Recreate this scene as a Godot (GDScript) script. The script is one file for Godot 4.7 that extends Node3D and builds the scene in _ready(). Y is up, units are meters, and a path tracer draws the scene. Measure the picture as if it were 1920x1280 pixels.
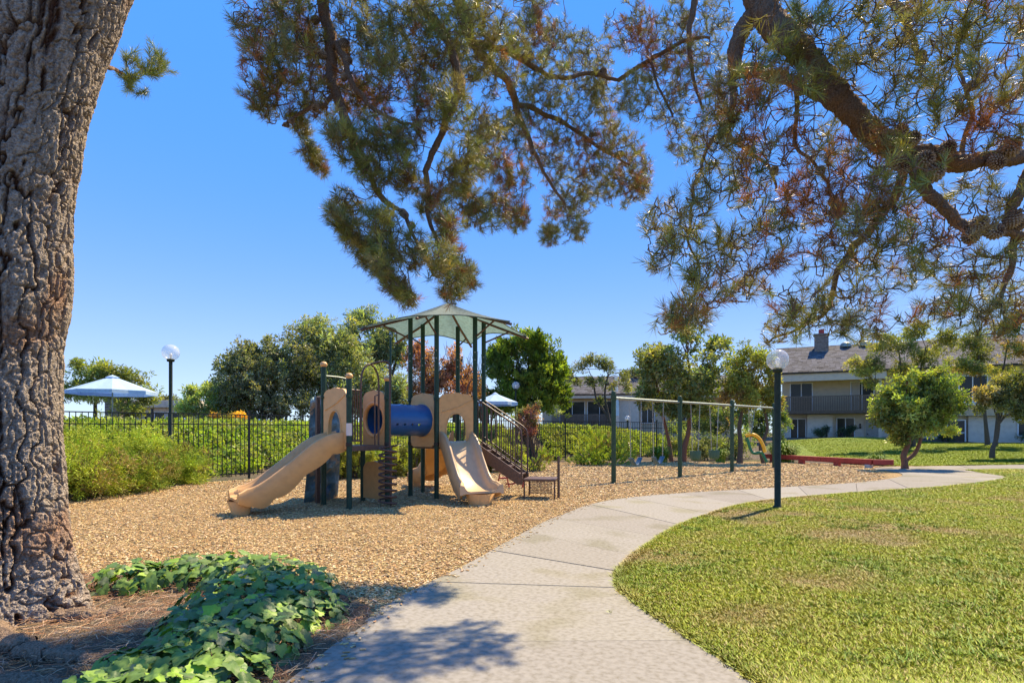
extends Node3D
# A small park playground beside a pool garden, backlit by a high sun. x right, y up, -z away from the eye; metres.

var rng := RandomNumberGenerator.new()
var taken := {}
var M := {}
var patch_noise := FastNoiseLite.new()
var fine_noise := FastNoiseLite.new()

class MB:
	var v := PackedVector3Array()
	var n := PackedVector3Array()
	var c := PackedColorArray()
	var ix := PackedInt32Array()
	var col := Color.WHITE

	func quadn(p: Array, q: Array) -> void:
		var s := v.size()
		var fn: Vector3 = (p[1] - p[0]).cross(p[2] - p[0]) + (p[2] - p[0]).cross(p[3] - p[0])
		for k in 4:
			v.append(p[k]); n.append(q[k]); c.append(col)
		if fn.dot(q[0] + q[1] + q[2] + q[3]) > 0.0:
			ix.append_array([s, s + 2, s + 1, s, s + 3, s + 2])
		else:
			ix.append_array([s, s + 1, s + 2, s, s + 2, s + 3])

	func quad(a: Vector3, b: Vector3, d: Vector3, e: Vector3, hint: Vector3) -> void:
		var fn := (b - a).cross(d - a) + (d - a).cross(e - a)
		if fn.length_squared() < 1e-16:
			return
		fn = fn.normalized()
		if fn.dot(hint) < 0.0:
			fn = -fn
		quadn([a, b, d, e], [fn, fn, fn, fn])

	func tri(a: Vector3, b: Vector3, d: Vector3, hint: Vector3) -> void:
		var fn := (b - a).cross(d - a)
		if fn.length_squared() < 1e-18:
			return
		fn = fn.normalized()
		var s := v.size()
		var rev := fn.dot(hint) >= 0.0
		if not rev:
			fn = -fn
		v.append(a); v.append(b); v.append(d)
		for k in 3:
			n.append(fn); c.append(col)
		if rev:
			ix.append_array([s, s + 2, s + 1])
		else:
			ix.append_array([s, s + 1, s + 2])

	func box(ce: Vector3, size: Vector3, ba := Basis(), bevel := 0.0) -> void:
		var h := size / 2.0
		var b: float = minf(bevel, minf(h.x, minf(h.y, h.z)) * 0.9)
		for ax in 3:
			for s: float in [-1.0, 1.0]:
				var u := (ax + 1) % 3
				var w := (ax + 2) % 3
				var q: Array = []
				for k in [[-1, -1], [1, -1], [1, 1], [-1, 1]]:
					var p := Vector3()
					p[ax] = s * h[ax]; p[u] = k[0] * (h[u] - b); p[w] = k[1] * (h[w] - b)
					q.append(ce + ba * p)
				var o := Vector3(); o[ax] = s
				quad(q[0], q[1], q[2], q[3], ba * o)
		if b <= 0.0:
			return
		for ax in 3:
			var u := (ax + 1) % 3
			var w := (ax + 2) % 3
			for su: float in [-1.0, 1.0]:
				for sw: float in [-1.0, 1.0]:
					var q: Array = []
					for k in [[-1, 0], [1, 0], [1, 1], [-1, 1]]:
						var p := Vector3()
						p[ax] = k[0] * (h[ax] - b)
						p[u] = su * (h[u] - (b if k[1] == 1 else 0.0))
						p[w] = sw * (h[w] - (0.0 if k[1] == 1 else b))
						q.append(ce + ba * p)
					var o := Vector3(); o[u] = su; o[w] = sw
					quad(q[0], q[1], q[2], q[3], ba * o)
		for sx: float in [-1.0, 1.0]:
			for sy: float in [-1.0, 1.0]:
				for sz: float in [-1.0, 1.0]:
					var o := Vector3(sx, sy, sz)
					var q := h * o
					tri(ce + ba * (q - Vector3(0, sy, sz) * b), ce + ba * (q - Vector3(sx, 0, sz) * b), ce + ba * (q - Vector3(sx, sy, 0) * b), ba * o)

	func tube(pts: Array, rad: Array, sides := 8, caps := true) -> void:
		var rings: Array = []
		var norms: Array = []
		var up := Vector3.UP
		var t0: Vector3 = (pts[1] - pts[0]).normalized()
		if absf(t0.y) > 0.9:
			up = Vector3.RIGHT
		var side: Vector3 = t0.cross(up).normalized()
		for i in pts.size():
			var t: Vector3 = (pts[mini(i + 1, pts.size() - 1)] - pts[maxi(i - 1, 0)]).normalized()
			side = (side - t * side.dot(t)).normalized()
			var oth := t.cross(side)
			var r: float = rad[i] if rad.size() > 1 else rad[0]
			var ring: Array = []
			var nn: Array = []
			for k in sides:
				var a := TAU * k / sides
				var d := side * cos(a) + oth * sin(a)
				ring.append(pts[i] + d * r)
				nn.append(d)
			rings.append(ring); norms.append(nn)
		for i in pts.size() - 1:
			for k in sides:
				var k2 := (k + 1) % sides
				quadn([rings[i][k], rings[i][k2], rings[i + 1][k2], rings[i + 1][k]], [norms[i][k], norms[i][k2], norms[i + 1][k2], norms[i + 1][k]])
		if caps:
			for e in [0, pts.size() - 1]:
				var out: Vector3 = (pts[0] - pts[1]) if e == 0 else (pts[e] - pts[e - 1])
				for k in sides:
					tri(pts[e], rings[e][k], rings[e][(k + 1) % sides], out)

	func lathe(prof: Array, o: Vector3, sides := 20, axis := Vector3.UP) -> void:
		var ba := Basis()
		if axis != Vector3.UP:
			var s := axis.cross(Vector3.UP).normalized() if absf(axis.y) < 0.95 else Vector3.RIGHT
			ba = Basis(s, axis, s.cross(axis))
		for i in prof.size() - 1:
			var a: Vector2 = prof[i]
			var b: Vector2 = prof[i + 1]
			var e := b - a
			if e.length() < 1e-6:
				continue
			var na := _pn(prof, i)
			var nb := _pn(prof, i + 1)
			var flat := Vector2(e.y, -e.x).normalized()
			if flat.dot(na) < 0.75: na = flat
			if flat.dot(nb) < 0.75: nb = flat
			for k in sides:
				var c1 := cos(TAU * k / sides); var s1 := sin(TAU * k / sides)
				var c2 := cos(TAU * (k + 1) / sides); var s2 := sin(TAU * (k + 1) / sides)
				quadn([o + ba * Vector3(a.x * c1, a.y, a.x * s1), o + ba * Vector3(a.x * c2, a.y, a.x * s2), o + ba * Vector3(b.x * c2, b.y, b.x * s2), o + ba * Vector3(b.x * c1, b.y, b.x * s1)],
					[ba * Vector3(na.x * c1, na.y, na.x * s1), ba * Vector3(na.x * c2, na.y, na.x * s2), ba * Vector3(nb.x * c2, nb.y, nb.x * s2), ba * Vector3(nb.x * c1, nb.y, nb.x * s1)])

	func _pn(prof: Array, i: int) -> Vector2:
		var s := Vector2()
		if i > 0:
			var e: Vector2 = prof[i] - prof[i - 1]
			s += Vector2(e.y, -e.x).normalized()
		if i < prof.size() - 1:
			var e: Vector2 = prof[i + 1] - prof[i]
			s += Vector2(e.y, -e.x).normalized()
		return s.normalized()

	func ball(o: Vector3, r: float, sides := 14, squash := 1.0) -> void:
		var prof: Array = []
		for i in 9:
			var a := -PI / 2 + PI * i / 8.0
			prof.append(Vector2(cos(a) * r, sin(a) * r * squash))
		lathe(prof, o, sides)

	# a flat outline in x,y pushed out to both sides of z by depth / 2
	func prism(poly: PackedVector2Array, depth: float, xf := Transform3D()) -> void:
		if Geometry2D.is_polygon_clockwise(poly):
			poly.reverse()
		var t := Geometry2D.triangulate_polygon(poly)
		var z := depth / 2.0
		for s: float in [-1.0, 1.0]:
			for i in range(0, t.size(), 3):
				var a := poly[t[i]]; var b := poly[t[i + 1]]; var d := poly[t[i + 2]]
				tri(xf * Vector3(a.x, a.y, s * z), xf * Vector3(b.x, b.y, s * z), xf * Vector3(d.x, d.y, s * z), xf.basis * Vector3(0, 0, s))
		_rim(poly, z, xf, 1.0)

	func _rim(poly: PackedVector2Array, z: float, xf: Transform3D, sign_: float) -> void:
		for i in poly.size():
			var a := poly[i]; var b := poly[(i + 1) % poly.size()]
			var o := Vector3(b.y - a.y, a.x - b.x, 0) * sign_
			quad(xf * Vector3(a.x, a.y, -z), xf * Vector3(b.x, b.y, -z), xf * Vector3(b.x, b.y, z), xf * Vector3(a.x, a.y, z), xf.basis * o)

	# an outline with a round hole
	func holed(poly: PackedVector2Array, ce: Vector2, r: float, depth: float, xf := Transform3D(), seg := 40) -> void:
		if Geometry2D.is_polygon_clockwise(poly):
			poly.reverse()
		var z := depth / 2.0
		var inner := PackedVector2Array()
		var outer := PackedVector2Array()
		for k in seg:
			var d := Vector2.from_angle(TAU * k / seg)
			inner.append(ce + d * r)
			var best := ce + d * (r + 0.01)
			for i in poly.size():
				var h = Geometry2D.segment_intersects_segment(ce, ce + d * 20.0, poly[i], poly[(i + 1) % poly.size()])
				if h != null:
					best = h
			outer.append(best)
		for k in seg:
			var k2 := (k + 1) % seg
			for s: float in [-1.0, 1.0]:
				quad(xf * Vector3(inner[k].x, inner[k].y, s * z), xf * Vector3(inner[k2].x, inner[k2].y, s * z), xf * Vector3(outer[k2].x, outer[k2].y, s * z), xf * Vector3(outer[k].x, outer[k].y, s * z), xf.basis * Vector3(0, 0, s))
		_rim(outer, z, xf, 1.0)
		_rim(inner, z, xf, -1.0)

	# a closed outline (x right, y up) carried along pts; ups gives the up direction at each, widths scale it
	func sweep(prof: PackedVector2Array, pts: Array, ups: Array, sc: Array, low: Array = []) -> void:
		if Geometry2D.is_polygon_clockwise(prof):
			prof.reverse()
		var m := prof.size()
		var pn: Array = []
		for j in m:
			var e1 := (prof[j] - prof[(j + m - 1) % m]).normalized()
			var e2 := (prof[(j + 1) % m] - prof[j]).normalized()
			pn.append((Vector2(e1.y, -e1.x) + Vector2(e2.y, -e2.x)).normalized())
		var rows: Array = []
		var nrm: Array = []
		for i in pts.size():
			var t: Vector3 = (pts[mini(i + 1, pts.size() - 1)] - pts[maxi(i - 1, 0)]).normalized()
			var up: Vector3 = (ups[i] - t * t.dot(ups[i])).normalized()
			var ri := t.cross(up)
			var row: Array = []
			var nr: Array = []
			for j in m:
				var s: Vector2 = sc[i]
				var deep: float = low[i] if low.size() > 0 and prof[j].y < -0.06 else 1.0
				row.append(pts[i] + ri * prof[j].x * s.x + up * prof[j].y * s.y * deep)
				nr.append((ri * pn[j].x + up * pn[j].y).normalized())
			rows.append(row); nrm.append(nr)
		for i in pts.size() - 1:
			for j in m:
				var k := (j + 1) % m
				quadn([rows[i][j], rows[i][k], rows[i + 1][k], rows[i + 1][j]], [nrm[i][j], nrm[i][k], nrm[i + 1][k], nrm[i + 1][j]])
		var tr := Geometry2D.triangulate_polygon(prof)
		for e in [0, pts.size() - 1]:
			var out: Vector3 = (pts[0] - pts[1]) if e == 0 else (pts[e] - pts[e - 1])
			for q in range(0, tr.size(), 3):
				tri(rows[e][tr[q]], rows[e][tr[q + 1]], rows[e][tr[q + 2]], out)

	func mesh() -> ArrayMesh:
		var a: Array = []
		a.resize(Mesh.ARRAY_MAX)
		a[Mesh.ARRAY_VERTEX] = v
		a[Mesh.ARRAY_NORMAL] = n
		a[Mesh.ARRAY_COLOR] = c
		a[Mesh.ARRAY_INDEX] = ix
		var m := ArrayMesh.new()
		m.add_surface_from_arrays(Mesh.PRIMITIVE_TRIANGLES, a)
		return m


func V(x: float, y: float, d: float) -> Vector3:
	return Vector3(x, y, -d)

func L(r: float, g: float, b: float) -> Color:
	return Color(r, g, b).linear_to_srgb()

func numbered(s: String) -> String:
	taken[s] = taken.get(s, -1) + 1
	return s if taken[s] == 0 else "%s_%03d" % [s, taken[s]]

func tag(o: Node3D, label: String, cat: String, group := "", kind := "") -> void:
	if label: o.set_meta("label", label)
	if cat: o.set_meta("category", cat)
	if group: o.set_meta("group", group)
	if kind: o.set_meta("kind", kind)

func thing(called: String, label: String, cat: String, at := Vector3.ZERO, group := "", kind := "") -> Node3D:
	var o := Node3D.new()
	o.name = numbered(called)
	add_child(o)
	o.position = at
	tag(o, label, cat, group, kind)
	return o

# a part whose mesh is written in world metres; a part of a part passes local = true
func part(parent: Node3D, called: String, mesh: Mesh, m: Material, local := false) -> MeshInstance3D:
	var o := MeshInstance3D.new()
	o.mesh = mesh
	o.material_override = m
	o.name = called
	parent.add_child(o, true)
	if not local:
		o.position = -parent.position
	return o

func struct(called: String, mesh: Mesh, m: Material) -> MeshInstance3D:
	var o := MeshInstance3D.new()
	o.mesh = mesh
	o.material_override = m
	o.name = called
	o.set_meta("kind", "structure")
	add_child(o)
	return o

func put(buf: PackedFloat32Array, b: Basis, o: Vector3, col: Color) -> void:
	buf.append_array([b.x.x, b.y.x, b.z.x, o.x, b.x.y, b.y.y, b.z.y, o.y, b.x.z, b.y.z, b.z.z, o.z, col.r, col.g, col.b, 1.0])

func many(parent: Node3D, called: String, mesh: Mesh, m: Material, buf: PackedFloat32Array, stuff := true) -> MultiMeshInstance3D:
	var mm := MultiMesh.new()
	mm.transform_format = MultiMesh.TRANSFORM_3D
	mm.use_colors = true
	mm.mesh = mesh
	mm.instance_count = buf.size() / 16
	mm.buffer = buf
	var o := MultiMeshInstance3D.new()
	o.multimesh = mm
	o.material_override = m
	o.name = called
	parent.add_child(o, true)
	if stuff:
		o.set_meta("kind", "stuff")
	if parent != self:
		o.position = -parent.position
	return o

func noise_tex(freq: float, ramp: Array, sd: int, size := 512, kind := FastNoiseLite.TYPE_SIMPLEX_SMOOTH, oct := 4, nrm := false, bump := 4.0) -> NoiseTexture2D:
	var f := FastNoiseLite.new()
	f.noise_type = kind
	f.seed = sd
	f.frequency = freq
	f.fractal_octaves = oct
	if kind == FastNoiseLite.TYPE_CELLULAR:
		f.fractal_type = FastNoiseLite.FRACTAL_NONE
		f.cellular_return_type = FastNoiseLite.RETURN_CELL_VALUE
	var t := NoiseTexture2D.new()
	t.width = size
	t.height = size
	t.seamless = true
	t.noise = f
	t.as_normal_map = nrm
	t.bump_strength = bump
	if ramp.size() > 0 and not nrm:
		var g := Gradient.new()
		var of := PackedFloat32Array()
		var co := PackedColorArray()
		for r in ramp:
			of.append(r[0]); co.append(r[1])
		g.offsets = of
		g.colors = co
		t.color_ramp = g
	return t

func mat(col: Color, rough := 0.7, o := {}) -> StandardMaterial3D:
	var m := StandardMaterial3D.new()
	m.albedo_color = col.linear_to_srgb()
	m.roughness = rough
	m.metallic = o.get("metal", 0.0)
	m.metallic_specular = o.get("spec", 0.5)
	m.vertex_color_use_as_albedo = o.get("vc", false)
	if o.has("tex"):
		m.albedo_texture = o.tex
	if o.has("nrm"):
		m.normal_enabled = true
		m.normal_texture = o.nrm
		m.normal_scale = o.get("ns", 1.0)
	if o.has("tex") or o.has("nrm"):
		m.uv1_triplanar = true
		m.uv1_world_triplanar = o.get("world", true)
		var s = o.get("scale", 1.0)
		m.uv1_scale = s if s is Vector3 else Vector3(s, s, s)
	if o.has("back"):
		m.backlight_enabled = true
		m.backlight = o.back
	if o.has("alpha"):
		m.transparency = BaseMaterial3D.TRANSPARENCY_ALPHA
		m.albedo_color.a = o.alpha
	if o.has("coat"):
		m.clearcoat_enabled = true
		m.clearcoat = o.coat
		m.clearcoat_roughness = 0.2
	m.cull_mode = BaseMaterial3D.CULL_DISABLED
	return m

# smooth rise from 0 at a to 1 at b
func ss(a: float, b: float, x: float) -> float:
	var t := clampf((x - a) / (b - a), 0.0, 1.0)
	return t * t * (3.0 - 2.0 * t)

const FENCE := [Vector2(-14.2, 9.6), Vector2(2.5, 27.5), Vector2(9.6, 30.2)]

func behind_fence(x: float, d: float) -> float:
	var a := (Vector2(x, d) - FENCE[1])
	var s1 := a.dot(Vector2(-0.731, 0.682))
	var s2 := a.dot(Vector2(-0.355, 0.935))
	return maxf(s1, s2)

# height of the terrain at x and depth d
func H(x: float, d: float) -> float:
	var s := behind_fence(x, d)
	var bank := ss(0.4, 4.6, s) * lerpf(1.45, 0.45, ss(3.5, 13.0, x)) - 0.45 * ss(5.5, 9.5, s) * (1.0 - ss(-2.0, 8.0, x))
	var mound := ss(21.5, 33.0, d) * ss(15.0, 25.0, x) * 0.55 + ss(24.0, 40.0, d) * ss(8.0, 16.0, x) * 0.22 * (1.0 - ss(15.0, 25.0, x))
	var soft := 0.03 * sin(x * 0.35) * sin(d * 0.3) * ss(11.0, 16.0, absf(x) + d)
	return bank + mound + soft

func bumpy(x: float, d: float) -> float:
	return H(x, d) + 0.012 * fine_noise.get_noise_2d(x * 1.2, d * 1.2)

# a sheet over the terrain inside an outline given in x and depth
func sheet(outline: PackedVector2Array, cell: float, lift: float, colour: Callable, rough := 0.0) -> ArrayMesh:
	var lo := outline[0]
	var hi := outline[0]
	for p in outline:
		lo = lo.min(p); hi = hi.max(p)
	var b := MB.new()
	var grow := (hi - lo) / cell
	for i in int(ceil(grow.x)):
		for j in int(ceil(grow.y)):
			var a := lo + Vector2(i, j) * cell
			var q := PackedVector2Array([a, a + Vector2(cell, 0), a + Vector2(cell, cell), a + Vector2(0, cell)])
			var inside := 0
			for p in q:
				if Geometry2D.is_point_in_polygon(p, outline):
					inside += 1
			var polys: Array = []
			if inside == 4:
				polys = [q]
			else:
				polys = Geometry2D.intersect_polygons(q, outline)
			for pl in polys:
				var s := b.v.size()
				for p in pl:
					b.v.append(V(p.x, bumpy(p.x, p.y) + lift + rough * fine_noise.get_noise_2d(p.x * 9.0, p.y * 9.0), p.y))
					b.c.append(colour.call(p.x, p.y))
					var e := 0.15
					b.n.append(Vector3(bumpy(p.x - e, p.y) - bumpy(p.x + e, p.y), 2.0 * e, bumpy(p.x, p.y + e) - bumpy(p.x, p.y - e)).normalized())
				var t := PackedInt32Array([0, 1, 2, 0, 2, 3]) if inside == 4 else Geometry2D.triangulate_polygon(pl)
				for k in range(0, t.size(), 3):
					var p0: Vector3 = b.v[s + t[k]]; var p1: Vector3 = b.v[s + t[k + 1]]; var p2: Vector3 = b.v[s + t[k + 2]]
					if (p1 - p0).cross(p2 - p0).y > 0.0:
						b.ix.append_array([s + t[k], s + t[k + 2], s + t[k + 1]])
					else:
						b.ix.append_array([s + t[k], s + t[k + 1], s + t[k + 2]])
	return b.mesh()

func smooth_line(p: Array, steps: int) -> PackedVector2Array:
	var o := PackedVector2Array()
	for i in p.size() - 1:
		var a: Vector2 = p[maxi(i - 1, 0)]; var b: Vector2 = p[i]; var c: Vector2 = p[i + 1]; var d: Vector2 = p[mini(i + 2, p.size() - 1)]
		for k in steps:
			o.append(b.cubic_interpolate(c, a, d, float(k) / steps))
	o.append(p[p.size() - 1])
	return o

func smooth3(p: Array, steps: int) -> Array:
	var o: Array = []
	for i in p.size() - 1:
		var a: Vector3 = p[maxi(i - 1, 0)]; var b: Vector3 = p[i]; var c: Vector3 = p[i + 1]; var d: Vector3 = p[mini(i + 2, p.size() - 1)]
		for k in steps:
			o.append(b.cubic_interpolate(c, a, d, float(k) / steps))
	o.append(p[p.size() - 1])
	return o

func rot_any() -> Basis:
	return Basis(Quaternion(rng.randf() - 0.5, rng.randf() - 0.5, rng.randf() - 0.5, rng.randf() - 0.5).normalized())

func on_ball() -> Vector3:
	var z := rng.randf_range(-1.0, 1.0)
	var a := rng.randf() * TAU
	var r := sqrt(1.0 - z * z)
	return Vector3(r * cos(a), z, r * sin(a))

# basis whose y runs along d
func along(d: Vector3, turn: float) -> Basis:
	var y := d.normalized()
	var x := y.cross(Vector3.UP if absf(y.y) < 0.95 else Vector3.RIGHT).normalized()
	return Basis(x, y, x.cross(y)) * Basis(Vector3.UP, turn)

func tint(c: Color, amount: float) -> Color:
	var k := 1.0 + rng.randf_range(-amount, amount)
	return Color(c.r * k * (1.0 + rng.randf_range(-0.12, 0.12)), c.g * k, c.b * k * (1.0 + rng.randf_range(-0.15, 0.15)))

func _ready() -> void:
	rng.seed = 7
	patch_noise.seed = 11
	patch_noise.frequency = 0.55
	patch_noise.fractal_octaves = 4
	fine_noise.seed = 5
	fine_noise.frequency = 0.3
	# ---- camera: level, eye at 1.3 m, lens shifted up as in an architectural photograph
	var cam := Camera3D.new()
	cam.name = "camera"
	cam.projection = Camera3D.PROJECTION_FRUSTUM
	cam.near = 0.1
	cam.far = 3000.0
	cam.size = 2.0 * 640.0 / 1100.0 * 0.1
	cam.frustum_offset = Vector2(0.0, 171.0 / 1100.0 * 0.1)
	cam.position = Vector3(0, 1.3, 0)
	add_child(cam)
	cam.current = true
	# ---- sky
	var env := Environment.new()
	env.background_mode = Environment.BG_SKY
	var sky := ProceduralSkyMaterial.new()
	sky.sky_top_color = L(0.050, 0.188, 0.55)
	sky.sky_horizon_color = L(0.44, 0.54, 0.59)
	sky.sky_curve = 0.095
	sky.ground_horizon_color = L(0.33, 0.38, 0.40)
	sky.ground_bottom_color = L(0.18, 0.18, 0.15)
	sky.sun_angle_max = 12.0
	sky.sun_curve = 0.12
	sky.sky_energy_multiplier = 1.0
	env.sky = Sky.new()
	env.sky.sky_material = sky
	env.tonemap_mode = Environment.TONE_MAPPER_LINEAR
	env.tonemap_exposure = 2.15
	env.sdfgi_enabled = true
	env.ssao_enabled = true
	env.ssil_enabled = true
	var we := WorldEnvironment.new()
	we.name = "environment"
	we.environment = env
	add_child(we)
	# ---- sun, high and ahead on the right
	var sun := DirectionalLight3D.new()
	sun.name = "sun"
	sun.light_energy = 1.6
	sun.light_color = Color(1.0, 0.91, 0.76)
	sun.light_angular_distance = 0.5
	sun.shadow_enabled = true
	add_child(sun)
	sun.look_at_from_position(Vector3.ZERO, Vector3(-0.40, -0.80, 0.43))
	make_materials()
	make_ground()
	print("ground ", Time.get_ticks_msec())
	make_fence()
	make_house()
	make_far_house()
	make_pool_house()
	print("houses ", Time.get_ticks_msec())
	make_pine()
	print("pine ", Time.get_ticks_msec())
	make_trees()
	make_shrubs()
	print("trees ", Time.get_ticks_msec())
	make_play_structure()
	make_swings()
	make_small_things()
	make_ivy()
	make_litter()
	print("all ", Time.get_ticks_msec())

func make_materials() -> void:
	var grain := noise_tex(0.03, [], 3, 512, FastNoiseLite.TYPE_SIMPLEX_SMOOTH, 5, true, 6.0)
	var speck := noise_tex(0.06, [[0.0, Color(0.72, 0.72, 0.72)], [0.5, Color(0.92, 0.92, 0.92)], [1.0, Color(1, 1, 1)]], 8, 512)
	var mottle := noise_tex(0.008, [[0.0, Color(0.62, 0.6, 0.56)], [0.35, Color(0.86, 0.85, 0.83)], [0.6, Color(0.96, 0.96, 0.96)], [1.0, Color(1, 1, 1)]], 21, 512, FastNoiseLite.TYPE_SIMPLEX_SMOOTH, 6)
	var scuff := noise_tex(0.012, [[0.0, Color(0.75, 0.73, 0.7)], [0.45, Color(0.93, 0.92, 0.91)], [1.0, Color(1, 1, 1)]], 33, 512, FastNoiseLite.TYPE_SIMPLEX_SMOOTH, 6)
	var chipc := noise_tex(0.09, [[0.0, L(0.20, 0.11, 0.045)], [0.35, L(0.38, 0.235, 0.095)], [0.55, L(0.54, 0.355, 0.155)], [0.8, L(0.62, 0.45, 0.26)], [1.0, L(0.7, 0.55, 0.36)]], 4, 1024, FastNoiseLite.TYPE_SIMPLEX_SMOOTH, 3)
	var chipn := noise_tex(0.09, [], 4, 1024, FastNoiseLite.TYPE_SIMPLEX_SMOOTH, 3, true, 12.0)
	var grassc := noise_tex(0.12, [[0.0, Color(0.45, 0.45, 0.45)], [0.5, Color(0.85, 0.85, 0.85)], [1.0, Color(1, 1, 1)]], 14, 1024, FastNoiseLite.TYPE_SIMPLEX_SMOOTH, 3)
	var grassn := noise_tex(0.14, [], 15, 1024, FastNoiseLite.TYPE_SIMPLEX_SMOOTH, 3, true, 14.0)
	var barkn := noise_tex(0.03, [], 16, 512, FastNoiseLite.TYPE_SIMPLEX_SMOOTH, 6, true, 14.0)
	var barkc := noise_tex(0.025, [[0.0, Color(0.5, 0.47, 0.45)], [0.5, Color(0.85, 0.83, 0.8)], [1.0, Color(1, 1, 1)]], 17, 512, FastNoiseLite.TYPE_SIMPLEX_SMOOTH, 6)
	var gentle := noise_tex(0.012, [[0.0, Color(0.9, 0.89, 0.88)], [0.5, Color(0.97, 0.97, 0.965)], [1.0, Color(1, 1, 1)]], 35, 512, FastNoiseLite.TYPE_SIMPLEX_SMOOTH, 6)
	M.soil = mat(Color(0.17, 0.13, 0.085), 1.0, {"vc": true, "tex": speck, "nrm": grassn, "scale": 0.6, "ns": 1.0})
	M.mulch = mat(Color(0.8, 0.8, 0.7), 0.95, {"tex": chipc, "nrm": chipn, "scale": Vector3(0.55, 0.55, 0.8), "ns": 1.3})
	M.lawn = mat(Color(1, 1, 1), 1.0, {"vc": true, "tex": grassc, "nrm": grassn, "scale": 0.7, "ns": 1.4})
	var conc := noise_tex(0.02, [[0.0, Color(0.80, 0.79, 0.74)], [0.3, Color(0.90, 0.895, 0.88)], [0.6, Color(0.96, 0.96, 0.955)], [1.0, Color(1, 1, 1)]], 23, 1024, FastNoiseLite.TYPE_SIMPLEX_SMOOTH, 8)
	M.concrete = mat(Color(0.30, 0.285, 0.252), 0.95, {"vc": true, "tex": conc, "nrm": grain, "scale": 0.9, "ns": 0.16, "spec": 0.25})
	M.litter = mat(Color(1, 1, 1), 0.95, {"vc": true})
	M.leaf = mat(Color(1, 1, 1), 0.42, {"vc": true, "back": Color(0.95, 1.0, 0.5), "spec": 0.4})
	M.leaf_dull = mat(Color(1, 1, 1), 0.7, {"vc": true, "back": Color(0.65, 0.65, 0.4), "spec": 0.3})
	M.needle = mat(Color(1, 1, 1), 0.5, {"vc": true, "back": Color(0.7, 0.7, 0.45), "spec": 0.5})
	M.ivy = mat(Color(1, 1, 1), 0.48, {"vc": true, "back": Color(0.5, 0.6, 0.2), "spec": 0.4})
	M.blade = mat(Color(1, 1, 1), 0.6, {"vc": true, "back": Color(0.5, 0.5, 0.3), "spec": 0.3})
	M.bark = mat(Color(1.0, 0.97, 0.92), 0.95, {"vc": true, "tex": barkc, "nrm": barkn, "scale": 4.0, "ns": 2.2, "spec": 0.2})
	M.limb = mat(Color(0.34, 0.235, 0.165), 0.95, {"tex": barkc, "nrm": barkn, "scale": Vector3(7, 7, 7), "ns": 2.4, "spec": 0.2})
	M.cone = mat(Color(1, 1, 1), 0.8, {"vc": true, "spec": 0.3})
	M.grey_bark = mat(Color(0.15, 0.125, 0.10), 0.95, {"tex": barkc, "nrm": barkn, "scale": 2.5, "ns": 1.2})
	M.red_bark = mat(Color(0.36, 0.17, 0.10), 0.9, {"tex": barkc, "nrm": barkn, "scale": 2.5, "ns": 1.2})
	M.green_metal = mat(Color(0.028, 0.072, 0.05), 0.5, {"spec": 0.35, "tex": scuff, "nrm": grain, "scale": 2.0, "ns": 0.1})
	M.swing_metal = mat(Color(0.055, 0.10, 0.055), 0.6, {"spec": 0.3, "tex": scuff, "nrm": grain, "scale": 2.0, "ns": 0.1})
	M.galv = mat(Color(0.34, 0.40, 0.36), 0.5, {"metal": 0.6, "tex": scuff, "scale": 2.0})
	M.chain = mat(Color(0.45, 0.45, 0.43), 0.4, {"metal": 0.7})
	M.lamp_metal = mat(Color(0.035, 0.05, 0.036), 0.62, {"tex": scuff, "scale": 2.0, "spec": 0.3})
	M.black_metal = mat(Color(0.018, 0.018, 0.016), 0.5, {"tex": scuff, "scale": 2.0})
	M.brown_metal = mat(Color(0.11, 0.062, 0.045), 0.45, {"tex": scuff, "nrm": grain, "scale": 2.5, "ns": 0.1})
	M.tan_plastic = mat(Color(0.68, 0.395, 0.155), 0.5, {"tex": gentle, "nrm": grain, "scale": 1.3, "ns": 0.12})
	M.slide_plastic = mat(Color(0.68, 0.395, 0.155), 0.42, {"tex": gentle, "nrm": grain, "scale": 1.1, "ns": 0.1})
	M.grey_plastic = mat(Color(0.58, 0.40, 0.225), 0.38, {"tex": gentle, "nrm": grain, "scale": 1.1, "ns": 0.1})
	M.bed_plastic = mat(Color(0.68, 0.395, 0.155), 0.38, {"tex": gentle, "nrm": grain, "scale": 1.1, "ns": 0.1})
	M.blue_plastic = mat(Color(0.022, 0.105, 0.31), 0.3, {"tex": gentle, "nrm": grain, "scale": 1.3, "ns": 0.08})
	M.rock_plastic = mat(Color(1, 1, 1), 0.5, {"vc": true, "tex": scuff, "nrm": grain, "scale": 3.0, "ns": 0.6})
	M.teal_fabric = mat(Color(0.24, 0.315, 0.29), 0.85, {"back": Color(0.85, 0.95, 0.95), "tex": scuff, "scale": 1.5})
	M.blue_fabric = mat(Color(0.50, 0.70, 0.88), 0.85, {"back": Color(0.5, 0.6, 0.8), "tex": gentle, "scale": 1.0})
	M.globe = mat(Color(0.86, 0.88, 0.92), 0.08, {"alpha": 0.28})
	M.bulb = mat(Color(0.85, 0.85, 0.82), 0.3)
	M.belt = mat(Color(0.05, 0.12, 0.18), 0.6)
	M.bucket = mat(Color(0.03, 0.10, 0.07), 0.6)
	M.green_plastic = mat(Color(0.01, 0.16, 0.065), 0.4)
	M.yellow_plastic = mat(Color(0.80, 0.42, 0.015), 0.4)
	M.red_wood = mat(Color(0.44, 0.06, 0.045), 0.65, {"tex": scuff, "nrm": grain, "scale": 1.0, "ns": 0.2})
	M.white_block = mat(Color(0.6, 0.57, 0.53), 0.9, {"tex": mottle, "scale": 1.0})
	M.stucco = mat(Color(0.70, 0.615, 0.49), 0.95, {"tex": gentle, "nrm": grain, "scale": 0.5, "ns": 0.4})
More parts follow.
